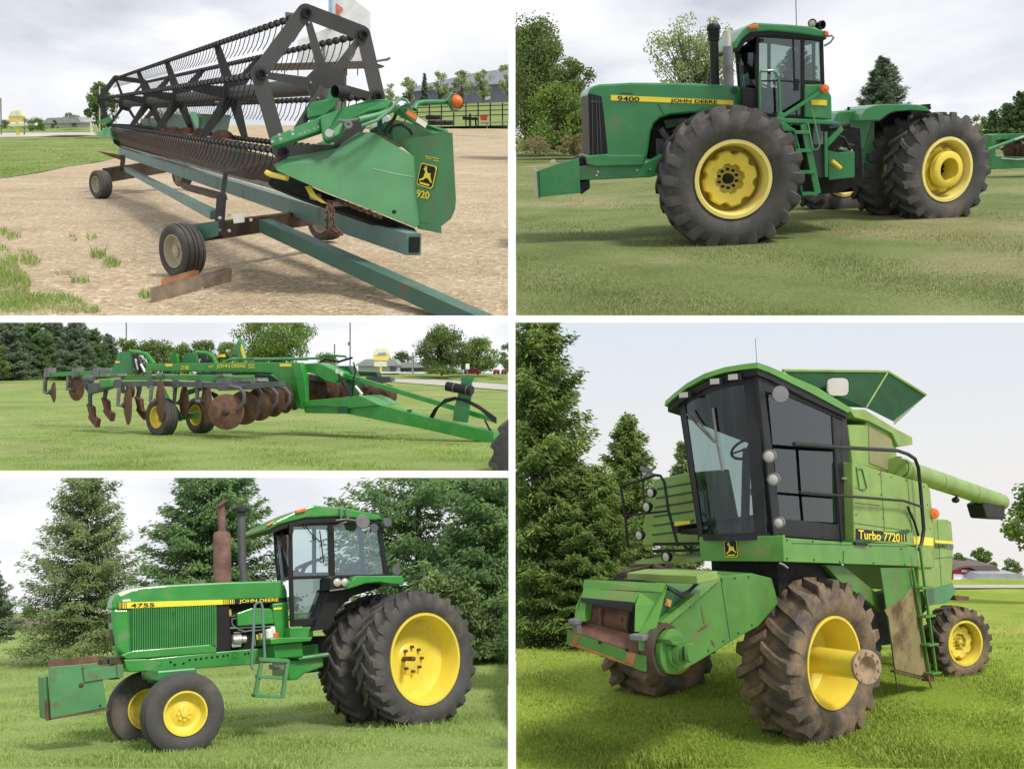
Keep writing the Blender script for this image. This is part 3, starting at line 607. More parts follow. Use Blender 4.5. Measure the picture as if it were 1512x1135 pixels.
# exhaust and intake
m.part('muffler', muffler_m, lathe(m.y(328.5, 860, HY + .3), (0, 0, 1), [(0, .115), (.62, .115), (.66, .09), (.67, .055)], 20, True), smooth=True)
m.part('exhaust_pipe', muffler_m, tube([m.y(328.5, 786, HY + .3), m.y(327, 754, HY + .3), m.y(324.5, 743, HY + .3)], .052, 14), smooth=True)
m.part('exhaust_cap', muffler_m, beam(m.y(322, 747, HY + .22), m.y(333, 738, HY + .26), .1, .01))
m.part('air_intake', darkgrey, tube([m.y(360.5, 859, HY + .3), m.y(358, 830, HY + .3), m.y(356, 752, HY + .3)], .053, 14), smooth=True)
m.part('intake_cap', blackm, lathe(m.y(355.5, 757, HY + .3), (0, 0, 1), [(0, .06), (.01, .13), (.05, .125), (.09, .08), (.11, .001)], 20, True), smooth=True)
# cab
CY, CW = .78, .95
cab = m.part('cab_roof', green_b, m.T([(393, 779), (398, 774), (409, 768), (430, 758), (448, 750), (463, 745.5), (505, 748.5), (545, 756), (561, 761), (566, 766), (552, 768), (497, 762), (452, 764), (412, 774), (396, 783)], CY - .05, CY + CW), bev=.035)
m.part('roof_lining', black, m.T([(396, 783), (412, 774.5), (452, 764.5), (497, 762.5), (552, 768), (566, 766.5), (560, 774), (495, 771), (455, 772), (418, 780), (404, 786)], CY - .02, CY + CW - .04), parent=cab)
m.part('amber_lamp', orange, m.T([(437, 753), (452, 748), (452, 754), (438, 757.5)], CY - .09, CY - .03), parent=cab, bev=.008)
m.part('amber_lamp', orange, m.T([(394, 775), (405, 768), (404, 772), (396, 777)], CY - .09, CY - .02), parent=cab, bev=.008)
fm = m.part('cab_frame', black, m.T([(428, 778), (432, 775), (433, 850), (428, 851)], CY, CY + .06), m.T([(485, 766), (493, 766), (495, 850), (487, 851)], CY, CY + .07), m.T([(557, 769), (563, 770), (574, 849), (568, 850)], CY, CY + .07),
            m.T([(427, 850), (571, 847), (571, 851), (427, 855)], CY, CY + .06), m.T([(428, 852), (433, 852), (435, 922), (430, 924)], CY, CY + .06), m.T([(488, 851), (494, 851), (466, 924), (460, 924)], CY - .02, CY + .05), m.T([(430, 914), (464, 912), (464, 923), (431, 925)], CY, CY + .06), m.T([(431, 768), (558, 766), (558, 772), (431, 777)], CY, CY + .05),
            m.T([(404, 783), (407, 781), (430, 851), (427, 853)], CY + .3, CY + .34), bev=.006)
m.part('door_window', glass_c, m.T([(432, 775), (485, 768), (487, 850), (433, 851)], CY + .02, CY + .03), parent=fm)
m.part('lower_door_window', glass_t, m.T([(433, 855), (488, 852), (463, 914), (435, 916)], CY + .02, CY + .03), parent=fm)
m.part('rear_side_window', glass_c, m.T([(493, 771), (558, 771), (569, 849), (495, 850)], CY + .02, CY + .03), parent=fm)
a, b, c_, d_ = m.y(405, 783, CY + .32), m.y(430, 777, CY + .03), m.y(431, 851, CY + .03), m.y(427, 852, CY + .32)
m.part('windscreen', glass_c, loft([a, b, c_, m.y(412, 856, CY + .32)], [q + Vector((.012, .004, 0)) for q in (a, b, c_, m.y(412, 856, CY + .32))]), parent=fm)
m.part('windscreen_post', black, m.tb([(405, 782), (407, 820), (411, 857)], CY + .32, .018), m.tb([(416, 780), (418, 820), (421, 854)], CY + .2, .014), parent=fm)
far = m.part('far_window_frame', black, m.T([(414, 778), (418, 778), (418, 852), (414, 852)], CY + CW - .12, CY + CW - .08), m.T([(462, 772), (467, 772), (467, 850), (462, 850)], CY + CW - .12, CY + CW - .08), m.T([(528, 772), (534, 772), (540, 848), (535, 848)], CY + CW - .12, CY + CW - .08), m.T([(414, 846), (540, 843), (540, 850), (414, 854)], CY + CW - .12, CY + CW - .06), parent=fm)
m.part('seat', seatm, m.T([(514, 850), (516, 838), (524, 832), (531, 833), (534, 850)], CY + .5, CY + .9), m.T([(505, 850), (507, 845), (520, 844), (520, 850)], CY + .45, CY + .95), bev=.03)
cx = m.y(454.5, 832, CY + .55); axs = Vector((-.35, 0, 1)).normalized(); u_ = axs.orthogonal().normalized(); v_ = axs.cross(u_)
u_ = Vector((axs.z, 0, -axs.x)); v_ = Vector((0, 1, 0))
ringp = [cx + (u_ * math.cos(k * .3927)) * .175 + v_ * math.sin(k * .3927) * .175 for k in range(16)]
st = m.part('steering_wheel', black, tube(ringp, .016, 6, closed=True), *[tube([cx, cx + (u_ * math.cos(k * 2.09) + v_ * math.sin(k * 2.09)) * .17], .011, 5) for k in range(3)], smooth=True)
m.part('steering_column', black, tube([cx, m.y(449, 838, CY + .55), m.y(444, 851, CY + .55)], .03, 8), parent=st)
m.part('dash', black, m.T([(428, 853), (430, 842), (440, 840), (448, 853)], CY + .3, CY + .8))
m.part('wiper', black, m.tb([(448, 772), (460, 788), (473, 800)], CY - .02, .008), m.tb([(472, 783), (474, 798), (478, 831)], CY - .02, .009))
m.part('hanging_mirror', black, m.T([(427, 773), (433, 771), (434, 783), (431, 794), (427, 786)], CY - .06, CY - .03), bev=.008)
mir = m.part('mirror_arm', greymetal, m.tb([(496, 768), (512, 766), (530, 769)], CY - .18, .012), m.tb([(503, 746), (504, 767)], CY - .1, .012), m.tb([(511, 748), (514, 766)], CY - .1, .012), m.tb([(492, 778), (512, 770)], CY - .1, .01))
for x, y, r, yy in ((536, 769.6, .10, CY - .2), (552.6, 779, .06, CY - .1), (572.5, 771, .065, CY - .1), (586, 842, .07, CY - .1)):
    m.part('round_work_lamp', darkgrey if r < .09 else greymetal, lathe(m.y(x, y, yy), (0.1, 1, 0), [(0, .001), (0, r * .9), (.012, r), (.04, r * .9), (.07, r * .3), (.08, .001)], 20), parent=mir, smooth=True)
m.part('base_panel', green_b, m.T([(428, 926), (462, 925), (463, 940), (428, 942)], CY - .02, CY + .8), bev=.01)
# platform, box, steps
m.part('step_deck', green_b, m.T([(399, 943), (408, 941), (462, 940), (459, 946), (400, 951)], CY - .25, CY + .5), bev=.01)
m.part('battery_box', green_b, m.T([(404, 951), (447, 947), (448, 969), (406, 972)], CY - .15, CY + .5), bev=.012)
m.part('transmission', dark, m.T([(426, 940), (480, 938), (482, 990), (426, 996)], CY + .25, CY + .9))
m.part('axle_housing', green_b, m.T([(425, 974), (445, 972), (478, 966), (478, 984), (450, 994), (440, 1003), (426, 1004)], CY - .05, CY + .6), bev=.02)
m.part('lower_tube', green, m.tb([(440, 972), (484, 966)], CY - .1, .03))
stp = m.part('step_ladder', green_x, m.bm((387, 971), (377, 1026), CY - .42, .045, .05), m.bm((425, 973), (417, 1030), CY - .42, .045, .05), m.T([(383, 970), (426, 972), (425, 978), (383, 976)], CY - .46, CY - .30), m.T([(383, 996), (419, 998), (418, 1003), (382, 1001)], CY - .46, CY - .30), m.T([(377, 1024), (416, 1026), (415, 1031), (377, 1029)], CY - .46, CY - .30), bev=.006)
m.part('handrail', teal, m.tb([(374, 988), (371, 984), (374, 940), (376.5, 893), (380, 889), (385, 889), (387, 894), (389, 930), (391, 972)], CY - .42, .017), smooth=True)
m.part('tool_tray', greymetal, m.T([(404, 981), (420, 981), (420, 988), (405, 988)], CY - .2, CY))
# fenders and lamps
fd = m.part('fender', green_b, m.T([(515, 869), (520, 856), (526, 849.5), (594, 849.5), (597, 855), (596, 863), (580, 862), (560, 859), (540, 861), (528, 865)], .30, 1.1), bev=.015)
m.part('inner_fender', black, m.T([(462, 931), (478, 895), (488, 868), (516, 869), (545, 861), (566, 862), (560, 868), (520, 880), (498, 900), (486, 928)], .62, 1.1), parent=fd)
hl = m.part('headlamp_box', black, m.T([(488, 853), (494, 849), (520, 848), (516, 867), (488, 871)], CY - .30, CY + .1), bev=.01)
m.part('headlamp_trim', greymetal, m.bm((487, 871.5), (516, 867.5), CY - .31, .02, .02), parent=hl)
for x in (497.4, 508.5): m.part('headlamp', lampg, lathe(m.y(x, 859.5, CY - .30), (0, -1, 0), [(0, .052), (.02, .052), (.035, .03), (.04, .001)], 18), parent=hl, smooth=True)
# wheels
ag_wheel(m, m.y(632, 972, 0), .875, .50, yaw=13, rim_r=.575, lugs=24, rim='deep', mr=yellow)
inner_c = m.y(636, 974, 0) + Vector((-.04, .70, 0))
ag_wheel(m, inner_c + Vector((-.13, .04, 0)), .90, .5, yaw=13, rim_r=.575, lugs=24, rim='deep', phase=.1)
ag_wheel(m, m.y(636, 974, 0) + Vector((.35, 2.2, 0)), .90, .5, yaw=13, rim_r=.575, lugs=24, rim='deep', phase=.1)
m.part('axle_stub', rust, lathe(m.y(606, 972, .10), (0, -1, 0), [(-.3, .03), (.10, .03), (.11, .001)], 12, True))
ag_wheel(m, m.y(275, 1053, 0), .455, .34, yaw=0, rim_r=.245, rim='flat', ribbed=True, tilt=.03)
ag_wheel(m, m.y(275, 1053, 0) + Vector((-.12, 1.32, 0)), .455, .34, yaw=0, rim_r=.245, rim='flat', ribbed=True, face=-1)
m.part('front_axle', green, m.T([(232, 990), (290, 985), (292, 998), (262, 1006), (240, 1004), (232, 1006)], .4, 1.25), m.T([(222, 988), (236, 988), (234, 1008), (224, 1008)], .9, 1.2), bev=.02)
# front weight bracket
wb = m.part('front_weight_box', green_x, m.T([(72, 984), (123, 980), (144, 978), (152, 1003), (158, 1044), (75, 1060)], HY - .08, HY - .04), m.T([(64, 1000), (71, 998), (75, 1060), (67, 1062)], HY + .02, HY + .5), m.T([(75, 1053), (158, 1040), (159, 1047), (76, 1060)], HY - .07, HY + .4), bev=.006)
m.part('rusty_lip', rust, m.T([(71, 984), (72, 976), (78, 974), (144, 968), (146, 978)], HY - .0, HY + .04), m.T([(67.5, 1033), (73, 1032), (76, 1062), (69, 1064)], HY - .02, HY + .02), m.T([(75, 1059), (160, 1045), (160, 1048), (76, 1062)], HY - .09, HY - .05), m.bm((122, 984), (125, 1006), HY - .08, .02, .02), parent=wb)
m.part('mounting_arm', green_x, m.T([(123, 989), (181, 981), (182, 999), (148, 1003), (125, 1007)], HY - .10, HY - .05), m.T([(172, 981), (182, 980), (182, 1000), (174, 1001)], HY - .12, HY + .4), parent=wb, bev=.006)
m.part('rusty_hardware', rust_d, m.T([(150, 974), (158, 972), (159, 980), (151, 981)], HY, HY + .3), m.T([(161, 972), (178, 970), (180, 979), (162, 980)], HY + .05, HY + .3), ball(m.y(120, 1011, HY - .085), .028, 6, (1, .3, 1)), ball(m.y(148, 1041, HY - .085), .014, 6), m.T([(162, 999), (178, 997), (177, 1002), (164, 1003)], HY - .06, HY + .2), parent=wb)

# spruces behind it
spruce(BL, 'spruce_tree', 'airy olive spruce with sky between its branches beside the tractor hood', 128, 948, 672, 225, lf_pale, 11, levels=26, per=11, gap=.14, leaf=.95, dens=1.1, pw=.72, low=.03, d=33)
spruce(BL, 'spruce_tree', 'dense dark spruce behind the two exhaust stacks', 312, 905, 640, 255, lf_spruce, 12, levels=24, per=11, gap=.12, leaf=1.25, dens=1.3, pw=.62, low=.02, d=30)
spruce(BL, 'spruce_tree', 'open spruce with bare trunk showing through beside the cab', 618, 950, 600, 340, lf_spruce, 13, levels=20, per=10, gap=.30, leaf=1.15, dens=1.25, pw=.55, low=.02, d=30)
spruce(BL, 'spruce_tree', 'thick spruce at the edge behind the dual rear tyres', 735, 965, 600, 270, lf_spruce, 14, levels=24, per=12, gap=.08, leaf=1.05, dens=1.3, pw=.55, low=.02, d=27)
spruce(BL, 'spruce_tree', 'small dark spruce tip at the lawn edge by the bare field', -12, 935, 818, 90, lf_spruce_b, 15, levels=18, per=10, leaf=1.6, dens=.8, d=33)
leafy(BL, 'shrub', 'low yellow green shrub sprawling behind the dual rear tyres', 668, 968, 850, 180, lf_pale, 16, cat='shrub', clumps=46, per=120, leaf=2.0, trunk=.08, d=25, shape='dome', squash=.7, clsz=.26)
for i, (x, w, h, l) in enumerate(((8, 50, 14, 'distant green hedge tree above the bare field'), (40, 30, 10, 'smallest distant hedge tree beside the bare field'))):
    leafy(BL, 'hedge_tree', l, x, 913, 913 - h - 8, w, lf_treed, 30 + i, clumps=14, per=70, leaf=5, trunk=.1, d=48, shape='dome')
# ================================================================ lower right view: combine harvester by spruces
gm_yellowish = groundmat('yellowish_lawn', ((.20, .285, .035), (.25, .345, .05), (.30, .38, .065)), (.38, .36, .10), .3, 26, .6)  # yellower base colour than the other lawns
ground(BR, 'lawn', gm_yellowish, 762, 1960, 855, 1235)
roadm = groundmat('pale_road', ((.42, .40, .37), (.46, .44, .41), (.5, .48, .45)), (.4, .38, .35), .2, 20, .2)
patch(BR, 'road', roadm, [(1395, 864.5), (1600, 864.5), (1600, 869.5), (1395, 869.5)], .05)
grass(BR, 'grass', lf_grassw, 60000, 905, 1134, (2.5, 9), seed=4, x0=764, x1=1511)
m = Mach(BR, 'combine_harvester', 'green and yellow combine harvester with open cab glass and a single muddy front tyre', 'combine', BR.G(1222, 1101), 46, (-.04, .06, 1))
m.e['label'] = 'tall green combine harvester with a dark glass cab, unloading auger and muddy drive wheels'
E = m.eye
# ---- cab: side door plane y=.32, front plane x=XF
CYR = .42
c0 = m.y(1136, 789, CYR); XF = c0.x
CW = (m.x(1032, 791, XF).y - c0.y)
def fr_(px, py): return m.x(px, py, XF)
def sd_(px, py, d=0): return m.y(px, py, CYR + d)
# roof: traced on the door side and on the far side, lofted across
ft, fl = m.x(1119, 534, XF - .05), m.x(993, 592, XF + .10)
yL = fl.y
top_s = [sd_(1119, 533), sd_(1136, 538.5), sd_(1206, 569), sd_(1259, 603)]
roof_near = [m.y(1118, 543, CYR - .06), m.y(1119, 535, CYR - .06), m.y(1136, 541, CYR - .06), m.y(1206, 571, CYR - .06), m.y(1259, 604, CYR - .06), m.y(1252, 609, CYR - .06), m.y(1194, 578, CYR - .06), m.y(1136, 549.5, CYR - .06)]
mid_y = (CYR + yL) / 2
def sh(P, y, dz, dx=0): return [Vector((p.x + dx, y, p.z + dz)) for p in P]
crown = .10
zfl = fl.z - roof_near[1].z
rings = []
for t in (0, .12, .3, .5, .7, .88, 1.0):
    y = CYR - .06 + (yL - CYR + .06) * t
    dz = zfl * t + crown * math.sin(math.pi * t); dx = .10 * t * 1 - .10 * math.sin(math.pi * t)
    rings.append(sh(roof_near, y, dz, dx))
roof = m.part('cab_roof', green_y, loft(*rings), smooth=True)
rim_n = [m.y(1117, 544, CYR - .04), m.y(1136, 549.5, CYR - .04), m.y(1194, 578, CYR - .04), m.y(1252, 609, CYR - .04), m.y(1250, 616, CYR - .04), m.y(1190, 588, CYR - .04), m.y(1136, 560, CYR - .04), m.y(1118, 553, CYR - .04)]
rings = []
for t in (0, .12, .3, .5, .7, .88, 1.0):
    y = CYR - .04 + (yL - CYR + .02) * t
    rings.append(sh(rim_n, y, zfl * t + (crown - .03) * math.sin(math.pi * t), .10 * t - .10 * math.sin(math.pi * t) + .012))
m.part('roof_lining', black, loft(*rings), parent=roof)
for x, y in ((1010, 583), (1056, 563), (1083, 556.5)):
    p = m.x(x, y, XF - .25); q = m.part('roof_work_lamp', blackm, box(p + Vector((.03, 0, 0)), .07, .13, .075), parent=roof)
    m.part('lamp_lens', lampg, box(p - Vector((.012, 0, 0)), .015, .11, .06), parent=q)
# door frame and glass
fm = m.part('cab_door', blackm,
    m.T([(1118, 550), (1127, 553), (1156, 789), (1143, 791)], CYR, CYR + .06), m.T([(1243, 607), (1250, 611), (1261, 800), (1241, 796)], CYR, CYR + .07),
    m.T([(1122, 551), (1136, 552), (1250, 612), (1250, 622), (1226, 612), (1160, 583), (1128, 578)], CYR, CYR + .06), m.T([(1150, 768), (1165, 766), (1236, 774), (1242, 772), (1243, 799), (1155, 792)], CYR, CYR + .06),
    m.T([(1229, 613), (1246, 622), (1252, 795), (1238, 775)], CYR + .005, CYR + .05), bev=.012)
m.part('door_window', glass_g, m.T([(1134, 583), (1160, 583), (1232, 615), (1240, 772), (1165, 767), (1152, 768)], CYR + .02, CYR + .03), parent=fm)
m.part('door_handle', silver, m.tb([(1244, 706), (1256, 707)], CYR - .03, .014), parent=fm)
m.part('door_step_rail', blackm, m.tb([(1153, 695), (1166, 698), (1178, 703), (1186, 722), (1196, 764)], CYR + .09, .012), m.tb([(1157, 748), (1164, 752), (1192, 760)], CYR + .09, .014))
# windscreen, bulging forward
def ws(t, row):   # t 0 (door post) .. 1 (far post), row 0 top .. 1 bottom
    a = fr_(1119 + 13 * row, 560 + 229 * row); b = fr_(1003 + 29 * row, 598 + 193 * row)
    p = a.lerp(b, t); p.x -= .13 * math.sin(math.pi * min(1, t * 1.02)); p.z += .035 * math.sin(math.pi * t) * (1 - row); return p
N = 10
vs = [ws(i / N, j) for j in (0, 1) for i in range(N + 1)]; vs2 = [p + Vector((.012, 0, 0)) for p in vs]
ws_f = [(i, i + 1, N + 2 + i, N + 1 + i) for i in range(N)]
wsp = m.part('windscreen', glass_k, (vs, ws_f), smooth=True)
def strip(t0, t1, r0, r1, off, n=6):
    vs = [ws(t0 + (t1 - t0) * i / n, r) - Vector((off, 0, 0)) for r in (r0, r1) for i in range(n + 1)]; b = [p + Vector((.02, 0, 0)) for p in vs]; k = n + 1
    f = [(i, i + 1, k + 1 + i, k + i) for i in range(n)]
    return vs + b, f + [tuple(q + 2 * k for q in x) for x in f] + [(i, i + 1, 2 * k + i + 1, 2 * k + i) for i in range(n)] + [(k + i, k + i + 1, 3 * k + i + 1, 3 * k + i) for i in range(n)] + [(0, k, 3 * k, 2 * k), (n, k + n, 3 * k + n, 2 * k + n)]
m.part('windscreen_frame', blackm, strip(0, .13, -.03, 1.0, .012), strip(.90, 1, -.02, 1.0, .012), strip(0, 1, -.06, .02, .012, 10), strip(0, 1, .985, 1.03, .03, 10), parent=wsp)
m.part('wiper', greymetal, tube([ws(.86, .10) - Vector((.04, 0, 0)), ws(.50, .36) - Vector((.04, 0, 0))], .011, 6), tube([ws(.80, .09) - Vector((.04, 0, 0)), ws(.49, .36) - Vector((.04, 0, 0))], .011, 6), tube([ws(.48, .13) - Vector((.03, 0, 0)), ws(.47, .36) - Vector((.03, 0, 0)), ws(.43, .56) - Vector((.03, 0, 0))], .016, 6), parent=wsp)
# far and rear cab walls with window
yF = yL - .03
zb = c0.z
bx = sd_(1250, 700).x
m.part('far_cab_frame', blackm, beam((bx, yF, zb), (bx, yF, fl.z - .05), .08, .08), beam((XF, yF, zb + .02), (bx, yF, zb + .02), .06, .08), beam((bx, CYR + .1, zb + .05), (bx, yF, zb + .05), .08, .5, ), beam((bx, CYR + .1, zb + .92), (bx, yF, zb + .92), .07, .10))
m.part('cab_floor', dark, box(((XF + bx) / 2, (CYR + yF) / 2, zb - .01), bx - XF - .06, yF - CYR - .08, .05))
sc_ = m.dep(1103, 659, (VW.inverted() @ (m.e.matrix_world @ Vector((XF + .4, (CYR + yF) / 2, zb)))).y)
sc_ = Vector((XF + .36, (CYR + yF) / 2 - .06, m.x(1103, 662, XF + .36).z)); sc_ = m.x(1103, 662, XF + .36)
u_ = Vector((.8, 0, .6)); v_ = Vector((0, 1, 0))
sw = m.part('steering_wheel', black, tube([sc_ + (u_ * math.cos(k * .3927) + v_ * math.sin(k * .3927)) * .19 for k in range(16)], .016, 6, closed=True), *[tube([sc_, sc_ + (u_ * math.cos(k * 2.09) + v_ * math.sin(k * 2.09)) * .18], .012, 5) for k in range(3)], smooth=True)
m.part('steering_column', black, tube([sc_, sc_ + Vector((-.05, 0, -.3)), Vector((XF + .22, sc_.y, zb))], .05, 8), parent=sw)
m.part('operator_seat', seatm, box((XF + .85, sc_.y + .02, zb + .42), .34, .36, .12), box((XF + 1.0, sc_.y + .02, zb + .75), .12, .36, .58), box((XF + .85, sc_.y, zb + .2), .25, .25, .4), bev=.04)
m.part('control_console', dark, box((XF + .8, CYR + .22, zb + .22), .4, .1, .3))
# lamps on the front door post
for x, y, r in ((1133, 673, .072), (1139, 707, .068), (1147, 771, .06)):
    p = m.x(x, y, XF - .06); q = m.part('post_work_lamp', greymetal, lathe(p + Vector((.10, 0, 0)), (-1, -.25, 0), [(0, .001), (.01, r * .6), (.06, r), (.11, r), (.11, r * .86)], 20), smooth=True)
    m.part('lamp_lens', lampg, lathe(p + Vector((.10, 0, 0)), (-1, -.25, 0), [(.10, r * .88), (.115, r * .5), (.118, .001)], 20), parent=q, smooth=True)
p = m.y(1152, 582, CYR - .14); m.part('mirror', greymetal, lathe(p, (-.7, -.7, 0), [(-.05, .001), (-.04, .07), (0, .095), (.02, .09), (.022, .001)], 18), tube([p, sd_(1140, 585)], .014, 6), smooth=True)
m.part('antenna', blackm, tube([roof_near[1] + Vector((.35, .22, 0)), roof_near[1] + Vector((.35, .22, .3))], .003, 4))
# ---- platform
PY = .22
xf2 = XF - .06
fas = m.part('platform_fascia', green_y, m.T([(1156, 793), (1262, 801), (1330, 803), (1352, 808), (1356, 836), (1158, 829)], PY, PY + .05), bev=.008)
a0 = m.y(1156, 793, PY); a1 = m.y(1158, 829, PY)
yLf = m.x(1032, 793, a0.x).y
m.part('front_fascia', green_y, m.TX([(1032, 792.5), (1156, 790), (1158, 829), (1035, 828)], a0.x - .0, a0.x + .05), bev=.008)
m.part('platform_deck', green_d, box(((a0.x + m.y(1352, 810, PY).x) / 2 + .03, (PY + yLf) / 2 + .03, a1.z + .03), m.y(1352, 810, PY).x - a0.x - .06, yLf - PY - .08, .05))
deer(m, m.x(1069, 797.5, a0.x - .004), m.x(1088, 796.5, a0.x - .004), m.x(1071, 823, a0.x - .004), fas)
m.part('fascia_seam', green_d, m.T([(1245, 813), (1246, 813), (1246, 833), (1245, 833)], PY - .004, PY), m.T([(1170, 801), (1340, 806), (1340, 807), (1170, 802)], PY - .004, PY), parent=fas)
m.part('door_sill', black, m.T([(1263, 800), (1282, 802), (1281, 806), (1264, 804)], PY - .03, PY + .02))
# ---- body
BY = .30
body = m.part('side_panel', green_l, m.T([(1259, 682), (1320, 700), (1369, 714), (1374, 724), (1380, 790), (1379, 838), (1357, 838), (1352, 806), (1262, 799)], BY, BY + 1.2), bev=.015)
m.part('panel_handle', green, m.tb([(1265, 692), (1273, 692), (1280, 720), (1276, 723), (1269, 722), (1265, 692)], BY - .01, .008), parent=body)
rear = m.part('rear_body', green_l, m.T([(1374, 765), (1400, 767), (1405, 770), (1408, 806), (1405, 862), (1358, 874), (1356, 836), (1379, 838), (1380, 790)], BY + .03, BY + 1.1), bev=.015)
m.part('tail_hatch', green, m.T([(1360, 815), (1376, 816), (1377, 833), (1361, 833)], BY + .02, BY + .1), bev=.02)
m.part('name_panel', black, m.T([(1264, 780), (1338, 787.5), (1339, 799), (1264, 797)], BY - .006, BY), parent=body)
m.text('Turbo 7720', m.y(1267, 781.5, BY - .008), m.y(1328, 787.5, BY - .008), m.y(1267, 795, BY - .008), decal_y, body)
m.part('stripe_decal', decal_y, m.T([(1349, 791), (1378, 794), (1378, 806), (1350, 803)], BY - .006, BY), *[m.T([(x, 788), (x + .8, 788), (x + .8, 799), (x, 799)], BY - .008, BY - .006) for x in (1331, 1335)], m.T([(1381, 797), (1408, 799), (1408, 803), (1381, 801)], BY + .022, BY + .03), parent=body)
m.text('DEERE', m.y(1381, 802.5, BY + .02), m.y(1397, 803.5, BY + .02), m.y(1381, 808, BY + .02), black, rear)
m.part('side_stripe', greymetal, *[m.T([(x, 803), (x + 4, 803), (x + 4, 810), (x, 810)], BY + .018, BY + .028) for x in (1399, 1404)], parent=rear)
m.part('panel_seam', green_d, *[m.bm(p, q, BY - .001, .006, .008) for p, q in (((1300, 694), (1306, 783)), ((1262, 742), (1300, 746)), ((1340, 706), (1346, 786)), ((1262, 772), (1346, 784)))], parent=body)
m.part('panel_rivet', green_d, *[lathe(m.y(x, y, BY - .001), (0, -1, 0), [(0, .012), (.006, .010), (.007, .001)], 8) for x, y in ((1264, 690), (1264, 720), (1264, 760), (1298, 700), (1301, 730), (1304, 765), (1316, 704), (1338, 709), (1342, 740), (1345, 775), (1364, 718), (1369, 745), (1373, 780))], parent=body)
m.part('tail_seam', green_d, m.bm((1384, 768), (1390, 864), BY + .029, .006, .008), m.bm((1380, 824), (1406, 822), BY + .029, .006, .008), parent=rear)
m.part('fascia_bolt', green_d, *[lathe(m.y(x, y, PY - .001), (0, -1, 0), [(0, .013), (.007, .011), (.008, .001)], 8) for x, y in ((1162, 797), (1162, 824), (1200, 799), (1202, 826), (1240, 829), (1285, 806), (1290, 831), (1330, 810), (1336, 833))], parent=fas)
# grain tank and its folding top
GY = .50
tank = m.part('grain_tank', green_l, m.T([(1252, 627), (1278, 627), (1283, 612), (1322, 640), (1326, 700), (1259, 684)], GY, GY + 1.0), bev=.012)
m.part('tank_screen', pbr('tan_mesh', (.26, .25, .12), .7), m.T([(1283, 630), (1317, 648), (1320, 697), (1284, 683)], GY - .01, GY), parent=tank)
m.part('tank_lid_edge', green_l, m.T([(1254, 604), (1277, 604), (1322, 632), (1347, 645), (1348, 656), (1327, 660), (1318, 640), (1284, 622), (1262, 616)], GY - .05, GY + .4), parent=tank, bev=.01)
lid = m.part('tank_extension', pbr('shade_darkened_green', (.010, .055, .018), .75, var=.2, dirt=(.05, .06, .03), dirt_amt=.2), loft([m.y(1156, 548, GY + .55), m.y(1311, 549.5, GY + .25), m.y(1279, 602, GY + .0), m.y(1240, 600, GY + .2)], [q + Vector((.02, .02, .02)) for q in (m.y(1156, 548, GY + .55), m.y(1311, 549.5, GY + .25), m.y(1279, 602, GY + .0), m.y(1240, 600, GY + .2))]),  # paint darkened to stand in for the shade on the underside
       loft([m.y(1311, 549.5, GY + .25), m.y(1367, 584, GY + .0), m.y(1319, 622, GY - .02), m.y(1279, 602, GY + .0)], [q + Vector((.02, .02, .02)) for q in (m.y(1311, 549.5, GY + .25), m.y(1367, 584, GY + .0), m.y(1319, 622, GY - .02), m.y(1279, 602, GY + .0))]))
m.part('extension_rim', green_l, tube([m.y(1156, 547, GY + .54), m.y(1311, 548.5, GY + .24), m.y(1367, 583, GY - .01)], .022, 6), tube([m.y(1311, 549.5, GY + .24), m.y(1279, 602, GY - .01)], .012, 6), parent=lid)
m.part('flap', pbr('pale_flap', (.5, .52, .48), .6), loft([m.y(1366, 585, GY), m.y(1320, 620, GY - .02), m.y(1321, 627, GY + .1)], [q + Vector((.01, .01, 0)) for q in (m.y(1366, 585, GY), m.y(1320, 620, GY - .02), m.y(1321, 627, GY + .1))]), parent=lid)
def rrect(x0, y0, x1, y1, r=7):
    return [(x0 + r, y0), (x1 - r, y0), (x1 - 2, y0 + 2), (x1, y0 + r), (x1, y1 - r), (x1 - 2, y1 - 2), (x1 - r, y1), (x0 + r, y1), (x0 + 2, y1 - 2), (x0, y1 - r), (x0, y0 + r), (x0 + 2, y0 + 2)]
m.part('tank_window', lampg, m.T(rrect(1223, 558, 1253, 584), GY + .17, GY + .19), parent=lid)
m.part('window_seal', black, m.T(rrect(1221.5, 556.5, 1254.5, 585.5), GY + .20, GY + .22), parent=lid)
# unloading auger
a, b = m.y(1326, 690, GY - .12), m.y(1478, 741, GY + .1)
ax = (b - a).normalized()
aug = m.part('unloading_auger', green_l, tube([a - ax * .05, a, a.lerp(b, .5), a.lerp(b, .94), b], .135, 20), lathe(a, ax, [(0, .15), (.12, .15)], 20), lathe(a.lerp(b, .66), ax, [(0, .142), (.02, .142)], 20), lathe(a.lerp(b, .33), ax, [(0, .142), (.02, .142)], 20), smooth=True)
m.part('auger_elbow', green_l, m.T([(1322, 675), (1342, 680), (1350, 700), (1337, 706), (1322, 700)], GY - .1, GY + .3), parent=aug, bev=.03)
m.part('auger_spout', black, m.T([(1451, 744), (1478, 727), (1485, 738), (1484, 767), (1457, 765)], GY - .02, GY + .24), parent=aug, bev=.03)
m.part('auger_lamp', black, ball(m.y(1411, 738, GY), .055, 8, (1.2, 1, .8)), tube([m.y(1411, 738, GY), m.y(1413, 730, GY)], .02, 6), parent=aug, smooth=True)
p = m.y(1377, 758, BY); m.part('amber_lamp', orange, lathe(p, (-.5, -.86, 0), [(-.05, .03), (0, .075), (.05, .07), (.07, .001)], 18), smooth=True)
m.part('lamp_stalk', greymetal, m.bm((1372, 772), (1376, 760), BY + .02, .03, .03))
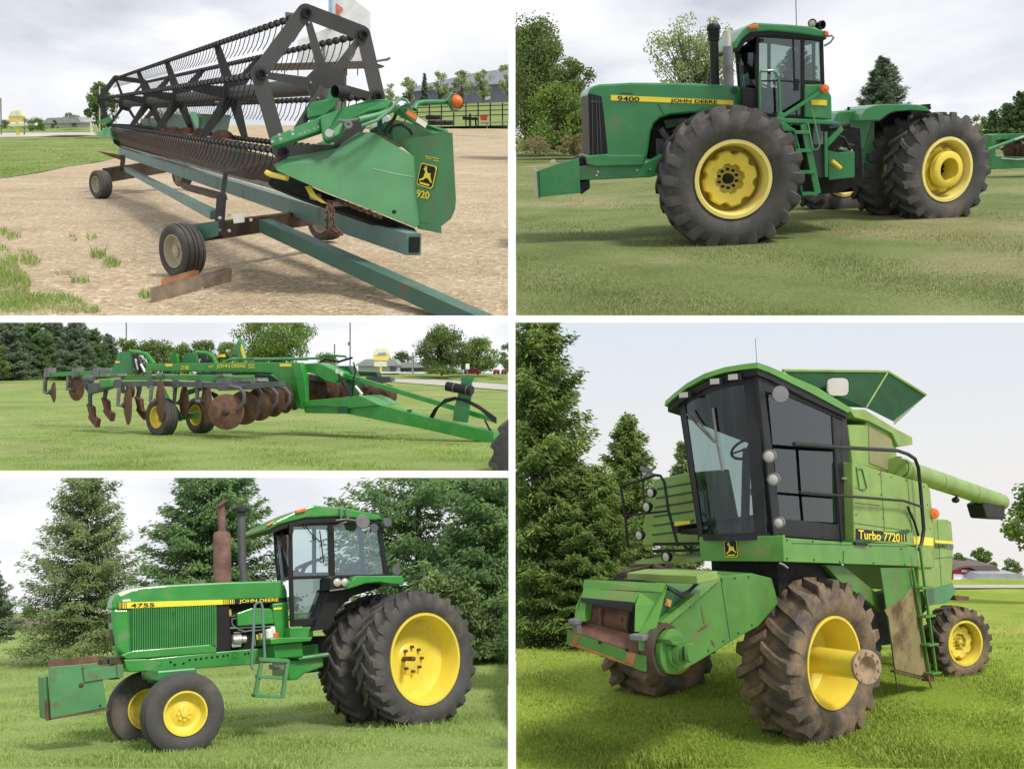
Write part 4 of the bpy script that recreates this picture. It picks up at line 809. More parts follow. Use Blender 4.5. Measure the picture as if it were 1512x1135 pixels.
# ---- railings
rl = m.part('platform_rail', blackm, m.tb([(1172, 655), (1235, 660), (1325, 665), (1340, 670), (1351, 677), (1356, 690), (1359, 720), (1364, 781), (1361, 800), (1357, 812)], PY - .02, .024), m.tb([(1181, 726), (1236, 731), (1334, 739), (1361, 748)], PY - .02, .016), m.tb([(1232, 659), (1237, 730), (1243, 800)], PY - .02, .018), smooth=True)
m.part('rail_brace', blackm, m.tb([(1340, 748), (1350, 770), (1356, 790)], PY + .04, .016), parent=rl)
XR = XF + .1
m.part('front_rail', blackm, tube([m.x(927, 806, XR), m.x(923, 761, XR), m.x(917, 722, XR), m.x(918, 717, XR), m.x(940, 711, XR), m.x(968, 701, XR), m.x(975, 702, XR), m.x(981, 712, XR), m.x(987, 754, XR), m.x(1001, 806, XR)], .018, 7), tube([m.x(923, 761, XR), m.x(987, 754, XR)], .014, 6), tube([m.x(949, 707, XR + .03), m.x(951, 748, XR + .03)], .012, 6), smooth=True)
for x, y in ((961, 727), (955, 748), (944, 790), (984, 822)):
    p = m.x(x, y, XR - .05); q = m.part('front_work_lamp', blackm, lathe(p + Vector((.09, 0, 0)), (-1, .1, 0), [(0, .001), (.01, .04), (.05, .065), (.1, .065), (.1, .055)], 16), smooth=True)
    m.part('lamp_lens', lampg, lathe(p + Vector((.09, 0, 0)), (-1, .1, 0), [(.09, .057), (.105, .001)], 16), parent=q)
m.part('far_mirror', greymetal, beam(m.x(946, 690, XR), m.x(965, 702, XR), .02, .05), beam(m.x(950, 704, XR), m.x(968, 689, XR), .02, .03))
# ---- radiator side / screen behind the rail
XS = XF + .55
scn = m.part('radiator_screen_housing', green_l, m.TX([(965, 708), (1018, 697), (1036, 792), (1036, 806), (949, 805), (949, 773)], XS, XS + .9), bev=.015)
m.part('screen_slot', green_d, *[beam(m.x(970 + i * -1.5, 722 + i * 13.5, XS - .004), m.x(1024, 712 + i * 14, XS - .004), .008, .022) for i in range(6)], parent=scn)
m.part('screen_vent', black, *[m.TX([(964, y), (1032, y - 1), (1032, y + 3), (964, y + 4)], XS - .01, XS) for y in (801, 811)], parent=scn)
m.part('maker_sticker', decal_y, m.TX([(996, 770), (1019, 768), (1019, 775), (996, 777)], XS - .012, XS - .004), parent=scn)
m.part('shelf', green_l, m.TX([(938, 828), (1036, 822), (1036, 829), (938, 833)], XS - .35, XS + .4))
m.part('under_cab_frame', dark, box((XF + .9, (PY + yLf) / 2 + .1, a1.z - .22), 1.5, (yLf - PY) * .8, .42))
# ---- feeder house
FY = .38
fh = m.part('feeder_house', green_h, m.T([(978, 918), (1010, 893), (1064, 850), (1112, 846), (1140, 853), (1150, 890), (1120, 925), (1097, 937), (1023, 982), (1006, 987), (990, 975)], FY, FY + 1.0), bev=.015)
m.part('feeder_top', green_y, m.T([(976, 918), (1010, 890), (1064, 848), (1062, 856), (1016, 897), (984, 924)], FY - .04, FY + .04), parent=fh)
m.part('paint_scar', rust, m.T([(1030, 930), (1042, 922), (1047, 921), (1043, 926), (1032, 933)], FY - .003, FY), m.T([(1049, 944), (1053, 946), (1056, 955), (1051, 951)], FY - .003, FY), m.T([(1034, 893), (1035, 893), (1041, 921), (1039, 921)], FY - .002, FY), parent=fh)
m.part('feeder_rivet', green_d, *[lathe(m.y(x, y, FY - .001), (0, -1, 0), [(0, .014), (.007, .012), (.008, .001)], 8) for x, y in ((1066, 856), (1085, 853), (1105, 851), (1050, 866), (1034, 880), (1018, 895), (1002, 908), (988, 920), (1110, 922), (1090, 934), (1068, 946), (1046, 960))], parent=fh)
m.part('feeder_seam', green_d, m.bm((1064, 852), (1078, 944), FY - .001, .006, .008), parent=fh)
# throat: box with a slanted front plate
XT = m.y(985, 862, FY - .10).x - .30
def q4(px, py, dx=0): return m.x(px, py, XT + dx)
front = [q4(863, 856, .22), q4(977, 860, .22), q4(986, 862, .26), q4(953, 990, 0), q4(836, 948, 0), q4(851, 896, .1)]
th = m.part('throat_plate', green_y,
    loft([q4(863, 855, .22), q4(984, 861, .24), q4(978, 874, .2), q4(860, 868, .2)], [q4(864, 855, .30), q4(984, 861, .32), q4(978, 874, .30), q4(860, 868, .3)]),
    loft([q4(851, 893, .1), q4(862, 868, .2), q4(868, 870, .2), q4(862, 917, .06), q4(848, 915, .06)], [p + Vector((.1, 0, 0)) for p in (q4(851, 893, .1), q4(862, 868, .2), q4(868, 870, .2), q4(862, 917, .06), q4(848, 915, .06))]),
    loft([q4(862, 868, .19), q4(945, 874, .19), q4(936, 892, .14), q4(857, 884, .14)], [p + Vector((.06, 0, 0)) for p in (q4(862, 868, .19), q4(945, 874, .19), q4(936, 892, .14), q4(857, 884, .14))]),
    loft([q4(945, 874, .19), q4(978, 874, .22), q4(972, 893, .2), q4(938, 893, .10)], [p + Vector((.06, 0, 0)) for p in (q4(945, 874, .19), q4(978, 874, .22), q4(972, 893, .2), q4(938, 893, .10))]),
    loft([q4(938, 893, .10), q4(972, 893, .2), q4(944, 932, .06), q4(937, 932, .04)], [p + Vector((.06, 0, 0)) for p in (q4(938, 893, .10), q4(972, 893, .2), q4(944, 932, .06), q4(937, 932, .04))]),
    loft([q4(977, 874, .2), q4(986, 862, .26), q4(953, 991, 0), q4(943, 988, 0), q4(943, 935, .06)], [p + Vector((.03, .03, 0)) for p in (q4(977, 874, .2), q4(986, 862, .26), q4(953, 991, 0), q4(943, 988, 0), q4(943, 935, .06))]))
m.part('rubber_flap', black, loft([q4(857, 882, .13), q4(935, 889, .13), q4(933, 902, .10), q4(912, 898, .1), q4(909, 897, .1), q4(906, 899, .1), q4(884, 896, .1), q4(874, 891, .1), q4(858, 889, .1)], [p + Vector((.015, 0, 0)) for p in (q4(857, 882, .13), q4(935, 889, .13), q4(933, 902, .10), q4(912, 898, .1), q4(909, 897, .1), q4(906, 899, .1), q4(884, 896, .1), q4(874, 891, .1), q4(858, 889, .1))]), parent=th)
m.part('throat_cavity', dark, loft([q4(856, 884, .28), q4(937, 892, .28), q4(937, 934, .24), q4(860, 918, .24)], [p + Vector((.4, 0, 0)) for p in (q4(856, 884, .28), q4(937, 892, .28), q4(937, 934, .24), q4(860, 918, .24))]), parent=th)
da, db = q4(866, 902, .34), q4(938, 917, .34)
m.part('feed_drum', rust, tube([da, da.lerp(db, .5), db], .14, 18), *[box(da.lerp(db, t) + Vector((-.14, 0, .03)), .03, .03, .03) for t in (.1, .5, .52, .9)], tube([da.lerp(db, .5) + Vector((-.15, 0, .1)), da.lerp(db, .5) + Vector((-.16, 0, -.12))], .02, 5), parent=th, smooth=True)
lip = m.part('throat_lip', green_h, loft([q4(838, 930, 0), q4(955, 969, 0), q4(952, 991, 0), q4(836, 950, 0)], [p + Vector((.03, 0, 0)) for p in (q4(838, 930, 0), q4(955, 969, 0), q4(952, 991, 0), q4(836, 950, 0))]))
m.part('rusty_ledge', rust, loft([q4(862, 917, .16), q4(940, 938, .16), q4(955, 968, .0), q4(841, 930, .0)], [p + Vector((.02, 0, -.02)) for p in (q4(862, 917, .16), q4(940, 938, .16), q4(955, 968, .0), q4(841, 930, .0))]), parent=lip)
m.part('rust_patch', pbr('orange_rust', (.36, .14, .05), .75, var=.25, scale=9), *[loft(A_, [p + Vector((.008, 0, 0)) for p in A_]) for A_ in ([q4(848, 938, -.006), q4(853, 939, -.006), q4(851, 953, -.006), q4(844, 950, -.006)], [q4(926, 962, -.006), q4(939, 965, -.006), q4(934, 983, -.006), q4(922, 978, -.006)], [q4(842, 948, -.006), q4(930, 979, -.006), q4(929, 982, -.006), q4(840, 951, -.006)])], parent=lip)
m.part('latch_block', greymetal, box(q4(849, 917, .02), .1, .1, .05), box(q4(944, 940, .02), .1, .16, .05), box(q4(852, 924, .04), .06, .07, .12), parent=lip, bev=.01)
m.part('lip_bolt', dark, *[lathe(q4(x, y, -.012), (-1, 0, 0), [(0, .016), (.012, .014), (.013, .001)], 8) for x, y in ((886, 948), (944, 963), (926, 959))], parent=lip)
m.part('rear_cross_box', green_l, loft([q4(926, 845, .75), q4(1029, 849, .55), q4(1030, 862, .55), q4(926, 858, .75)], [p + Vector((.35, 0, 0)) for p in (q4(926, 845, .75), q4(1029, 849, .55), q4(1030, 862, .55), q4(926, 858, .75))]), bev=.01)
m.part('hydraulic_hose', black, *[tube([q4(900 + i * 3, 856 + i, .35), q4(950 + i * 5, 858 + i * 2, .40), q4(985 + i * 3, 866 + i * 2, .4), q4(1005 + i, 878 + i, .45), q4(1018, 872, .6), q4(1032, 858, .7)], .017, 6) for i in range(3)])
m.part('side_web', green_d, m.T([(985, 862), (1003, 872), (1012, 885), (980, 915), (968, 935)], FY + .02, FY + .1))
m.part('web_sticker', pbr('amber_sticker', (.5, .3, .04), .5), m.T([(984, 883), (992, 886), (990, 896), (982, 893)], FY + .006, FY + .02))
# pulley and stub shaft
p = m.y(981, 958, FY - .08)
pu = m.part('drive_pulley', rust_d, lathe(p, (0, -1, 0), [(-.06, .235), (0, .24), (.03, .23), (.03, .20)], 32), smooth=True)
m.part('pulley_plate', green_h, lathe(p + Vector((.05, -.03, -.02)), (0, -1, 0), [(-.02, .205), (.035, .205), (.05, .14), (.09, .14), (.09, .11), (.15, .11), (.15, .08), (.25, .08), (.25, .001)], 28), parent=pu, smooth=True)
m.part('shaft_end', green_l, lathe(m.y(1007, 963, FY - .22), (.35, -1, 0), [(-.25, .06), (0, .085), (.10, .085), (.10, .05), (.06, .045), (.06, .001)], 20), parent=pu, smooth=True)
m.part('shaft_core', dark, lathe(m.y(1013, 964, FY - .30), (.35, -1, 0), [(-.02, .07), (.0, .065), (.0, .001)], 16), parent=pu)
m.part('guard_bracket', green_h, m.T([(1003, 975), (1021, 979), (1018, 984), (1003, 992), (999, 985)], FY - .16, FY - .02), m.T([(990, 944), (1006, 948), (1020, 950), (1023, 956), (1012, 955), (994, 952)], FY - .25, FY), parent=pu, bev=.01)
m.part('feeder_hole', black, disc(m.y(1006, 941, FY - .004), (0, 1, 0), .028, .006, 12), parent=fh)
# ---- wheels
ag_wheel(m, m.y(1239, 979, .0), .905, .74, yaw=-7, rim_r=.50, rim='deep', lugs=20, mt=tyre_b, lug_h=.075, lug_w=.05, skew=.26)
hubc = m.y(1222, 976, .16); fl_ = m.y(1281, 984, -.44)
hx = (fl_ - hubc).normalized()
hubp = m.part('hub_extension', yellow, lathe(hubc, hx, [(-.3, .15), ((fl_ - hubc).length - .04, .14)], 28), smooth=True)
m.part('hub_flange', pbr('dusty_flange', (.34, .24, .15), .7, var=.25, scale=9), lathe(fl_, hx, [(-.05, .14), (-.05, .175), (0, .175), (0, .11), (-.04, .10), (-.08, .06), (-.08, .001)], 28), *[lathe(fl_ + (Vector((0, 0, 1)) * math.cos(k * .628) + hx.cross(Vector((0, 0, 1))).normalized() * math.sin(k * .628)) * .145, hx, [(0, .016), (.02, .016), (.02, .001)], 6) for k in range(10)], parent=hubp, smooth=True)
ag_wheel(m, m.y(1239, 979, .0) + Vector((.55, 2.45, -.02)), .905, .72, yaw=0, rim_r=.50, rim='deep', lugs=20, mt=tyre_b, lug_h=.075, lug_w=.05)
rc = m.dep(1428, 950, BR.G(1424, 996).y)
ag_wheel(m, rc, BR.G(1424, 996).y * 52.5 / F, .38, yaw=-24, rim_r=.31, rim='drum', lugs=18, mt=tyre_b, lug_h=.04)
ag_wheel(m, rc + Vector((-.1, 1.5, 0)), .48, .36, yaw=-24, rim_r=.31, rim='drum', lugs=18, mt=tyre_b, lug_h=.04)
m.part('rear_axle', green, tube([rc + Vector((0, .2, 0)), rc + Vector((-.1, 1.4, 0))], .09, 8), m.y(1400, 860, .4) and m.T([(1358, 862), (1405, 858), (1412, 873), (1398, 890), (1370, 894)], .6, 1.0))
m.part('rear_hitch', rust, m.T([(1409, 878), (1418, 879), (1431, 880), (1431, 886), (1412, 886)], .6, .8))
m.part('front_axle', dark, tube([m.y(1239, 979, .5), m.y(1239, 979, .5) + Vector((0, 1.2, 0))], .16, 10), m.T([(1225, 905), (1320, 880), (1360, 870), (1368, 900), (1320, 950), (1250, 960)], .95, 1.4))
# ---- shields, struts and ladder by the rear of the platform
m.part('diagonal_strut', green_h, m.T([(1218, 833), (1245, 834), (1304, 882), (1305, 904), (1296, 898), (1240, 858)], .34, .42), bev=.01)
shd = m.part('mud_shield', green_h, m.T([(1300, 838), (1345, 838), (1358, 870), (1371, 1002), (1322, 989), (1311, 912)], .20, .215))
m.part('mud_crust', pbr('tan_mud', (.24, .19, .09), .8, var=.25, scale=3, dirt=(.1, .06, .03), dirt_amt=.3), m.T([(1306, 900), (1332, 886), (1346, 866), (1357, 868), (1371, 1000), (1322, 987), (1312, 912)], .19, .196), parent=shd)
m.part('shield_edge', rust, m.T([(1321, 989), (1371, 1001), (1371, 1004), (1321, 992)], .17, .23), parent=shd)
lad = m.part('ladder', green_h, m.bm((1358, 806), (1383, 998), .10, .03, .04), m.bm((1347, 838), (1374, 1004), .16, .03, .04), *[m.bm((1356 + i * 5, 868 + i * 42), (1371 + i * 4.5, 866 + i * 42), .12, .12, .03) for i in range(4)], bev=.006)
m.part('ladder_foot', rust, m.bm((1321, 992), (1326, 1022), .19, .012, .014), m.bm((1371, 1003), (1379, 1026), .19, .012, .014), m.T([(1371, 997), (1379, 996), (1380, 1006), (1372, 1006)], .1, .2), parent=lad)
m.part('wire', silver, m.tb([(1152, 831), (1158, 834), (1163, 838)], PY, .01))

# ---- backdrop things
spruce(BR, 'spruce_tree', 'tallest spruce rising up beside the front of the combine', 790, 925, 455, 300, lf_warm, 21, levels=27, per=12, gap=.12, leaf=.85, dens=1.4, pw=.62, low=.01, d=19)
spruce(BR, 'spruce_tree', 'dark bushy spruce reaching down to the lawn behind the throat of the combine', 868, 915, 690, 210, lf_warm, 22, levels=26, per=12, gap=.04, leaf=1.3, dens=1.3, pw=.6, low=.01, d=18.2)
spruce(BR, 'spruce_tree', 'slim pointed spruce between the tallest spruce and the combine cab', 926, 900, 613, 185, lf_warm, 23, levels=26, per=11, gap=.08, leaf=1.15, dens=1.1, pw=.78, low=.02, d=23)
spruce(BR, 'spruce_tree', 'yellowish spruce top showing beside the cab windscreen', 1008, 880, 652, 100, lf_pale, 24, levels=22, per=10, leaf=1.5, dens=.8, d=26)
leafy(BR, 'leafy_tree', 'leafy tree cut by the picture edge below the auger spout', 1545, 862, 706, 130, lf_tree, 25, clumps=60, per=120, leaf=1.6, trunk=.28, d=34, clsz=.24)
for i, (x, t, w, l) in enumerate(((1418, 818, 44, 'lower round tree behind the red barn'), (1448, 809, 46, 'taller round tree over the roof of the red barn'), (1494, 826, 50, 'dull green tree behind the grey roofed shed'))):
    leafy(BR, 'leafy_tree', l, x, 861, t, w, lf_treed if i > 1 else lf_tree, 40 + i, clumps=26, per=90, leaf=3.4, trunk=.2, d=49)
def bld(pan, name, label, d, wall, wallpts, roofpts, depth, roofmat, extra=()):
    a = wallpts[0]; b = Mach(pan, name, label, 'building', V(a[0], a[1], d), 0)
    w = b.part('wall', wall, b.T(wallpts, 0, depth)); b.part('roof', roofmat, b.T(roofpts, -.1 * depth, depth * 1.1))
    for nm, mt, pts, y0 in extra: b.part(nm, mt, b.T(pts, y0, y0 + .05), parent=w if nm in ('door', 'window') else None)
    return b
bld(BR, 'red_barn', 'red barn with a brown roof and a white door across the road', 47, redp, [(1396, 862), (1445, 862), (1445, 842), (1432, 836), (1420, 837), (1396, 846)], [(1392, 846), (1420, 835.5), (1432, 834.5), (1470, 834.5), (1478, 844), (1446, 844), (1432, 837), (1420, 838)], 3, roofb, (('door', white, [(1408, 861), (1431, 861), (1430, 848), (1408, 847)], -.03), ('window', white, [(1420, 841), (1432, 841), (1432, 844), (1420, 844)], -.03)))
bld(BR, 'grey_shed', 'low shed with a long grey metal roof next to the red barn', 46, wallp, [(1443, 862), (1512, 862), (1512, 855), (1443, 855)], [(1439, 855), (1446, 846.5), (1500, 846.5), (1530, 854), (1530, 856), (1439, 857)], 2, roofm, (('opening', dark, [(1447, 861), (1470, 861), (1470, 857), (1447, 857)], -.05), ('opening', dark, [(1474, 861), (1506, 861), (1506, 857), (1474, 857)], -.05)))
# ================================================================ upper right view: articulated tractor
gm_dry = groundmat('dry_lawn', ((.115, .15, .05), (.15, .185, .065), (.19, .215, .09)), (.30, .255, .145), .55, 30, .6)
ground(TR, 'lawn', gm_dry, 762, 1690, 203, 472)
grass(TR, 'grass', lf_grasso, 75000, 236, 465, (1.5, 5.0), seed=5, x0=764, x1=1511, clump=.2)
m = Mach(TR, 'articulated_tractor', 'big green four wheel drive tractor hinged in the middle with yellow wheels', 'tractor', TR.G(1080, 362), 2, (-.08, -.25, 1))
HY = .95; HD = 1.15; CY = .72
hood = m.part('hood', green, m.T([(868, 136), (872, 130), (878, 126.5), (886, 124.5), (934, 122), (1000, 122.5), (1055, 124.5), (1090, 127), (1097, 130), (1099, 165), (1060, 166), (1020, 167.5), (990, 170), (975, 175), (966, 183), (961, 195), (957, 225), (953, 241), (948, 245), (880, 246.5), (866, 243), (865, 231), (872, 230), (869, 150)], HY, HY + HD), bev=.035)
m.part('side_grille', black, m.T([(870, 137.5), (888, 142), (892, 170), (897.5, 227), (872, 229.5)], HY - .012, HY + .02), m.T([(868.5, 140), (872, 137.5), (874, 229), (871, 229.5)], HY - .03, HY + HD - .1), parent=hood, bev=.01)
m.part('grille_rib', darkgrey, *[m.T([(x, 140 + (x - 870) * .28), (x + .7, 140 + (x - 870) * .28), (x + .9 + (x - 870) * .25, 228), (x + (x - 870) * .25, 228)], HY - .02, HY - .012) for x in (874, 880, 884)], m.T([(870, 148), (888, 151), (888, 152), (870, 149.5)], HY - .02, HY - .012), parent=hood)
m.part('stripe_decal', decal_y, m.T([(902, 140.5), (1083, 148.6), (1083, 155.2), (902, 148.5)], HY - .006, HY), parent=hood)
m.text('9400', m.y(912, 141.8, HY - .008), m.y(944, 143.3, HY - .008), m.y(912, 149, HY - .008), black, hood)
m.text('JOHN DEERE', m.y(990, 145.6, HY - .008), m.y(1059, 148.2, HY - .008), m.y(990, 152.6, HY - .008), black, hood)
m.part('small_badge', green_d, m.T([(917, 137), (935, 137.8), (935, 139.2), (917, 138.4)], HY - .005, HY), parent=hood)
m.part('hood_seam', green_d, *[m.bm(p, q, HY - .001, .012, .012) for p, q in (((1097, 128), (1099, 164)), ((972, 154), (981, 170)))], m.T([(1091, 148), (1093, 148), (1093, 163), (1091, 163)], HY - .008, HY + .01), disc(m.y(1084, 134, HY - .012), (0, 1, 0), .05, .02, 14), parent=hood)
m.part('hood_ledge', green, m.T([(864, 230), (896, 227.5), (900, 229), (953, 229), (950, 245), (880, 246.5), (866, 243)], HY - .07, HY + .05), bev=.02)
m.part('engine_bay', dark, m.T([(962, 190), (975, 175), (1000, 169), (1100, 164), (1125, 180), (1125, 250), (958, 243)], HY + .25, HY + .9))
m.part('engine_pipe', darkgrey, m.tb([(975, 190), (985, 205), (990, 225)], HY + .2, .05), m.tb([(1000, 180), (1012, 178), (1020, 200)], HY + .2, .06), m.T([(968, 205), (984, 205), (984, 235), (970, 238)], HY + .2, HY + .3))
m.part('engine_block_green', green_d, m.T([(980, 178), (1010, 174), (1012, 184), (984, 190)], HY + .18, HY + .3), m.T([(976, 215), (984, 213), (984, 222), (976, 224)], HY + .15, HY + .25))
# front weight carrier
rail = m.part('front_frame', green, m.T([(833, 250), (866, 244), (955, 240), (977, 228), (985, 230), (985, 256), (960, 262), (834, 267.5)], HY - .02, HY + HD), bev=.012)
m.part('frame_bolt', silver, *[disc(m.y(x, y, HY - .035), (0, 1, 0), .016, .015, 8) for x, y in ((836, 251), (850, 250), (836, 260), (851, 259), (883, 254), (881, 259), (941, 251), (960, 250))], parent=rail)
wb = m.part('weight_bracket', green, m.T([(796, 251.5), (826, 241), (855, 233.5), (857, 285), (797.5, 291)], HY - .10, HY - .06), m.T([(792, 253), (796, 251.5), (798, 292), (795, 292.5)], HY - .08, HY + HD), m.T([(826, 241), (866, 232), (866, 246), (830, 252)], HY + .1, HY + .2), bev=.008)
m.part('weight_block', dark, m.T([(857, 270), (871, 266), (871, 278), (859, 287)], HY - .05, HY + .7), m.T([(854, 234), (866, 231), (866, 246), (856, 246)], HY, HY + .7), parent=wb)
m.part('light_bar', silver, m.T([(813, 240), (816, 236), (820, 236), (820, 240)], HY - .05, HY + .05), parent=wb)
# stacks
m.part('air_intake', blackm, lathe(m.y(1056, 126, HY + .35), (0, 0, 1), [(0, .065), (.62, .065), (.63, .08), (.66, .08), (.67, .085), (.76, .085), (.78, .1), (.82, .1), (.86, .07), (.87, .001)], 20), smooth=True)
m.part('exhaust_shroud', greymetal, lathe(m.y(1076, 127, CY - .12), (0, 0, 1), [(0, .072), (.53, .070), (.54, .001)], 20), smooth=True)
m.part('exhaust_pipe', chrome, tube([m.y(1076.5, 78, CY - .12), m.y(1076, 58, CY - .12), m.y(1075, 47, CY - .12)], .042, 14), smooth=True)
# cab
CY = .72; CD = 1.25
roof = m.part('cab_roof', green, m.T([(1081, 72), (1084, 62), (1098, 43), (1108, 36), (1114, 33.5), (1160, 36), (1196, 39), (1216, 45), (1224, 51), (1222, 56), (1205, 54), (1180, 50), (1140, 46), (1108, 48), (1096, 58), (1087, 73)], CY - .06, CY + CD), bev=.045)
m.part('roof_lining', black, m.T([(1087, 73), (1096, 58), (1108, 48.5), (1140, 46.5), (1180, 50.5), (1222, 56.5), (1215, 61), (1180, 55), (1140, 52), (1112, 54), (1101, 63), (1090, 76)], CY - .03, CY + CD - .05), parent=roof)
m.part('amber_lamp', orange, m.T([(1105, 38), (1120, 35.5), (1120, 42), (1106, 43)], CY - .10, CY - .04), m.T([(1218, 45), (1224, 47), (1224, 53), (1218, 53)], CY - .10, CY - .02), parent=roof, bev=.01)
m.part('antenna', blackm, m.tb([(1176, 40), (1175.5, 20), (1175, -4)], CY + .3, .006, 5), parent=roof)
for x, y in ((1199.5, 35), (1211, 37.5)):
    q = m.part('roof_work_lamp', blackm, lathe(m.y(x, y, CY + .15), (-.35 if x < 1205 else .5, -1, 0), [(-.08, .03), (0, .06), (.05, .062), (.05, .05)], 16), m.bm((x, 40), (x, 46), CY + .2, .03, .03), parent=roof, smooth=True)
    if x < 1205: m.part('lamp_lens', lampg, lathe(m.y(x, y, CY + .15), (-.35, -1, 0), [(.04, .05), (.055, .001)], 16), parent=q)
fm = m.part('cab_frame', black, m.T([(1117, 50), (1121, 50), (1121, 172), (1117, 170)], CY, CY + .06), m.T([(1183, 52), (1188, 53), (1188, 176), (1183, 174)], CY, CY + .06), m.T([(1211, 58), (1216, 60), (1218, 124), (1213, 124)], CY, CY + .07), m.T([(1118, 50), (1213, 56), (1213, 61), (1118, 55)], CY, CY + .05), m.T([(1120, 166), (1186, 170), (1186, 176), (1120, 172)], CY, CY + .06), m.T([(1086, 75), (1089, 73), (1098, 166), (1094, 167)], CY + .45, CY + .52), m.T([(1186, 118), (1218, 120), (1218, 126), (1186, 126)], CY, CY + .06), m.T([(1094, 128), (1118, 132), (1118, 172), (1098, 168)], CY + .02, CY + .08), bev=.008)
m.part('door_window', glass_t, m.T([(1121, 54), (1183, 57), (1184, 170), (1121, 167)], CY + .02, CY + .03), parent=fm)
m.part('rear_side_window', glass_t, m.T([(1188, 58), (1212, 60), (1214, 120), (1188, 119)], CY + .02, CY + .03), parent=fm)
a = [m.y(1088, 74, CY + .48), m.y(1117, 54, CY + .03), m.y(1117, 134, CY + .03), m.y(1094, 132, CY + .48)]
m.part('corner_window', glass_t, loft(a, [q + Vector((.012, .006, 0)) for q in a]), parent=fm)
m.part('door_divider', black, m.tb([(1122, 120), (1150, 119), (1183, 121)], CY + .01, .012), m.T([(1174, 117), (1180, 117), (1180, 134), (1174, 134)], CY - .02, CY + .02), m.tb([(1171, 57), (1173, 118)], CY + .02, .014), parent=fm)
m.part('far_cab_frame', black, *[m.T([(x, 62), (x + 4, 62), (x + 4, 166), (x, 166)], CY + CD - .1, CY + CD - .05) for x in (1106, 1134, 1180, 1200)], m.T([(1100, 130), (1204, 130), (1204, 170), (1100, 170)], CY + CD - .1, CY + CD - .05), parent=fm)
m.part('operator_seat', seatm, m.T([(1140, 160), (1142, 146), (1158, 146), (1160, 112), (1170, 112), (1172, 160)], CY + .5, CY + .95), bev=.04)
m.part('steering_column', black, m.tb([(1112, 160), (1118, 138), (1124, 128)], CY + .7, .04), tube([m.y(1124, 127, CY + .7) + Vector((math.cos(k * .3927) * .16, math.sin(k * .3927) * .18, math.cos(k * .3927) * -.07)) for k in range(16)], .014, 6, closed=True))
m.part('grab_loop', black, m.tb([(1103, 60), (1110, 75), (1114, 100), (1115, 108)], CY + .2, .012), m.tb([(1121, 58), (1126, 58), (1126, 62)], CY - .06, .02))
m.part('handrail', green, m.tb([(1122, 165), (1122, 109), (1124, 105), (1140, 104.5), (1146, 108), (1150, 118), (1152, 168)], CY - .10, .018), smooth=True)
m.part('hydraulic_tank', green, m.T([(1188, 125), (1214, 124.5), (1224, 135), (1228, 142), (1229, 177), (1188, 174)], CY - .04, CY + .8), bev=.02)
m.part('tank_label', decal_y, m.T([(1198, 147), (1221, 148), (1221, 156), (1198, 155)], CY - .05, CY - .04))
lamp = m.part('amber_side_lamp', orange, lathe(m.y(1217, 131.5, CY - .12), (0, -1, 0), [(-.04, .04), (0, .062), (.05, .058), (.07, .001)], 18), lathe(m.y(1213, 131.5, CY - .10), (-1, -.2, 0), [(0, .04), (.03, .03), (.04, .001)], 12), smooth=True)
m.part('support_strut', green, m.bm((1146, 178), (1212, 136), CY - .12, .05, .055), m.T([(1146, 176), (1151, 164), (1160, 168), (1157, 178)], CY - .15, CY - .05), bev=.01)
m.part('mirror_arm', greymetal, m.tb([(1218, 54), (1228, 53), (1231, 56), (1226, 63), (1217, 68)], CY - .05, .014), smooth=True)
# deck, steps, hinge
deck = m.part('deck', green, m.T([(1146, 174), (1231, 178), (1231, 184), (1160, 182), (1146, 190)], CY - .18, CY + .6), m.T([(1140, 178), (1160, 182), (1172, 190), (1170, 195), (1140, 193)], CY - .2, CY - .15), bev=.01)
stp = m.part('step_ladder', green, m.bm((1186, 184), (1207, 286), CY - .3, .06, .09), m.bm((1171, 190), (1184, 286), CY - .2, .03, .04), *[m.T([(x, y), (x + 22, y), (x + 24, y + 5), (x, y + 5)], CY - .38, CY - .15) for x, y in ((1173, 193), (1175, 220), (1180, 252), (1184, 284))], bev=.006)
m.part('step_rail', green_f, m.tb([(1191, 181), (1193, 183), (1200, 221), (1207, 221), (1210, 216), (1204, 185), (1198, 160)], CY - .34, .013), m.tb([(1173, 192), (1180, 220)], CY - .34, .012), smooth=True)
hn = m.part('hinge_core', dark, m.T([(1165, 185), (1232, 184), (1270, 190), (1275, 268), (1240, 285), (1175, 288)], CY + .7, CY + 1.2))
m.part('battery_case', darkgrey, m.T([(1198, 200), (1215, 200), (1216, 262), (1200, 262)], CY + .1, CY + .5), bev=.01)
m.part('washer_bottle', greymetal, m.T([(1203, 180), (1211, 180), (1212, 193), (1216, 195), (1216, 214), (1200, 214), (1200, 195)], CY, CY + .3), bev=.015)
m.part('bottle_cap', orange, m.T([(1202, 174.5), (1212, 175), (1212, 180), (1202, 180)], CY + .02, CY + .25))
m.part('hinge_post', green, m.T([(1217, 195), (1222, 195), (1223, 262), (1218, 262)], CY + .0, CY + .2), m.T([(1222, 207), (1243, 186), (1246, 192), (1230, 210), (1222, 218)], CY + .1, CY + .18), m.T([(1222, 222), (1240, 226), (1262, 224), (1262, 262), (1224, 266)], CY + .35, CY + .6), bev=.008)
m.part('steering_cylinder', yellow_d, m.tb([(1228, 238), (1241, 249)], CY + .2, .035))
m.part('cylinder_rod', silver, m.tb([(1236, 218), (1258, 223)], CY + .25, .02))
m.part('hinge_hose', black, m.tb([(1226, 215), (1236, 200), (1246, 204), (1256, 222)], CY + .2, .025), m.tb([(1230, 222), (1244, 212), (1260, 216)], CY + .22, .03), m.tb([(1224, 190), (1240, 188), (1255, 184)], CY + .2, .03))
m.part('blue_rag', pbr('blue_rag', (.08, .2, .4), .8), m.T([(1218, 184), (1230, 179), (1240, 181), (1234, 185)], CY + .4, CY + .6), bev=.01)
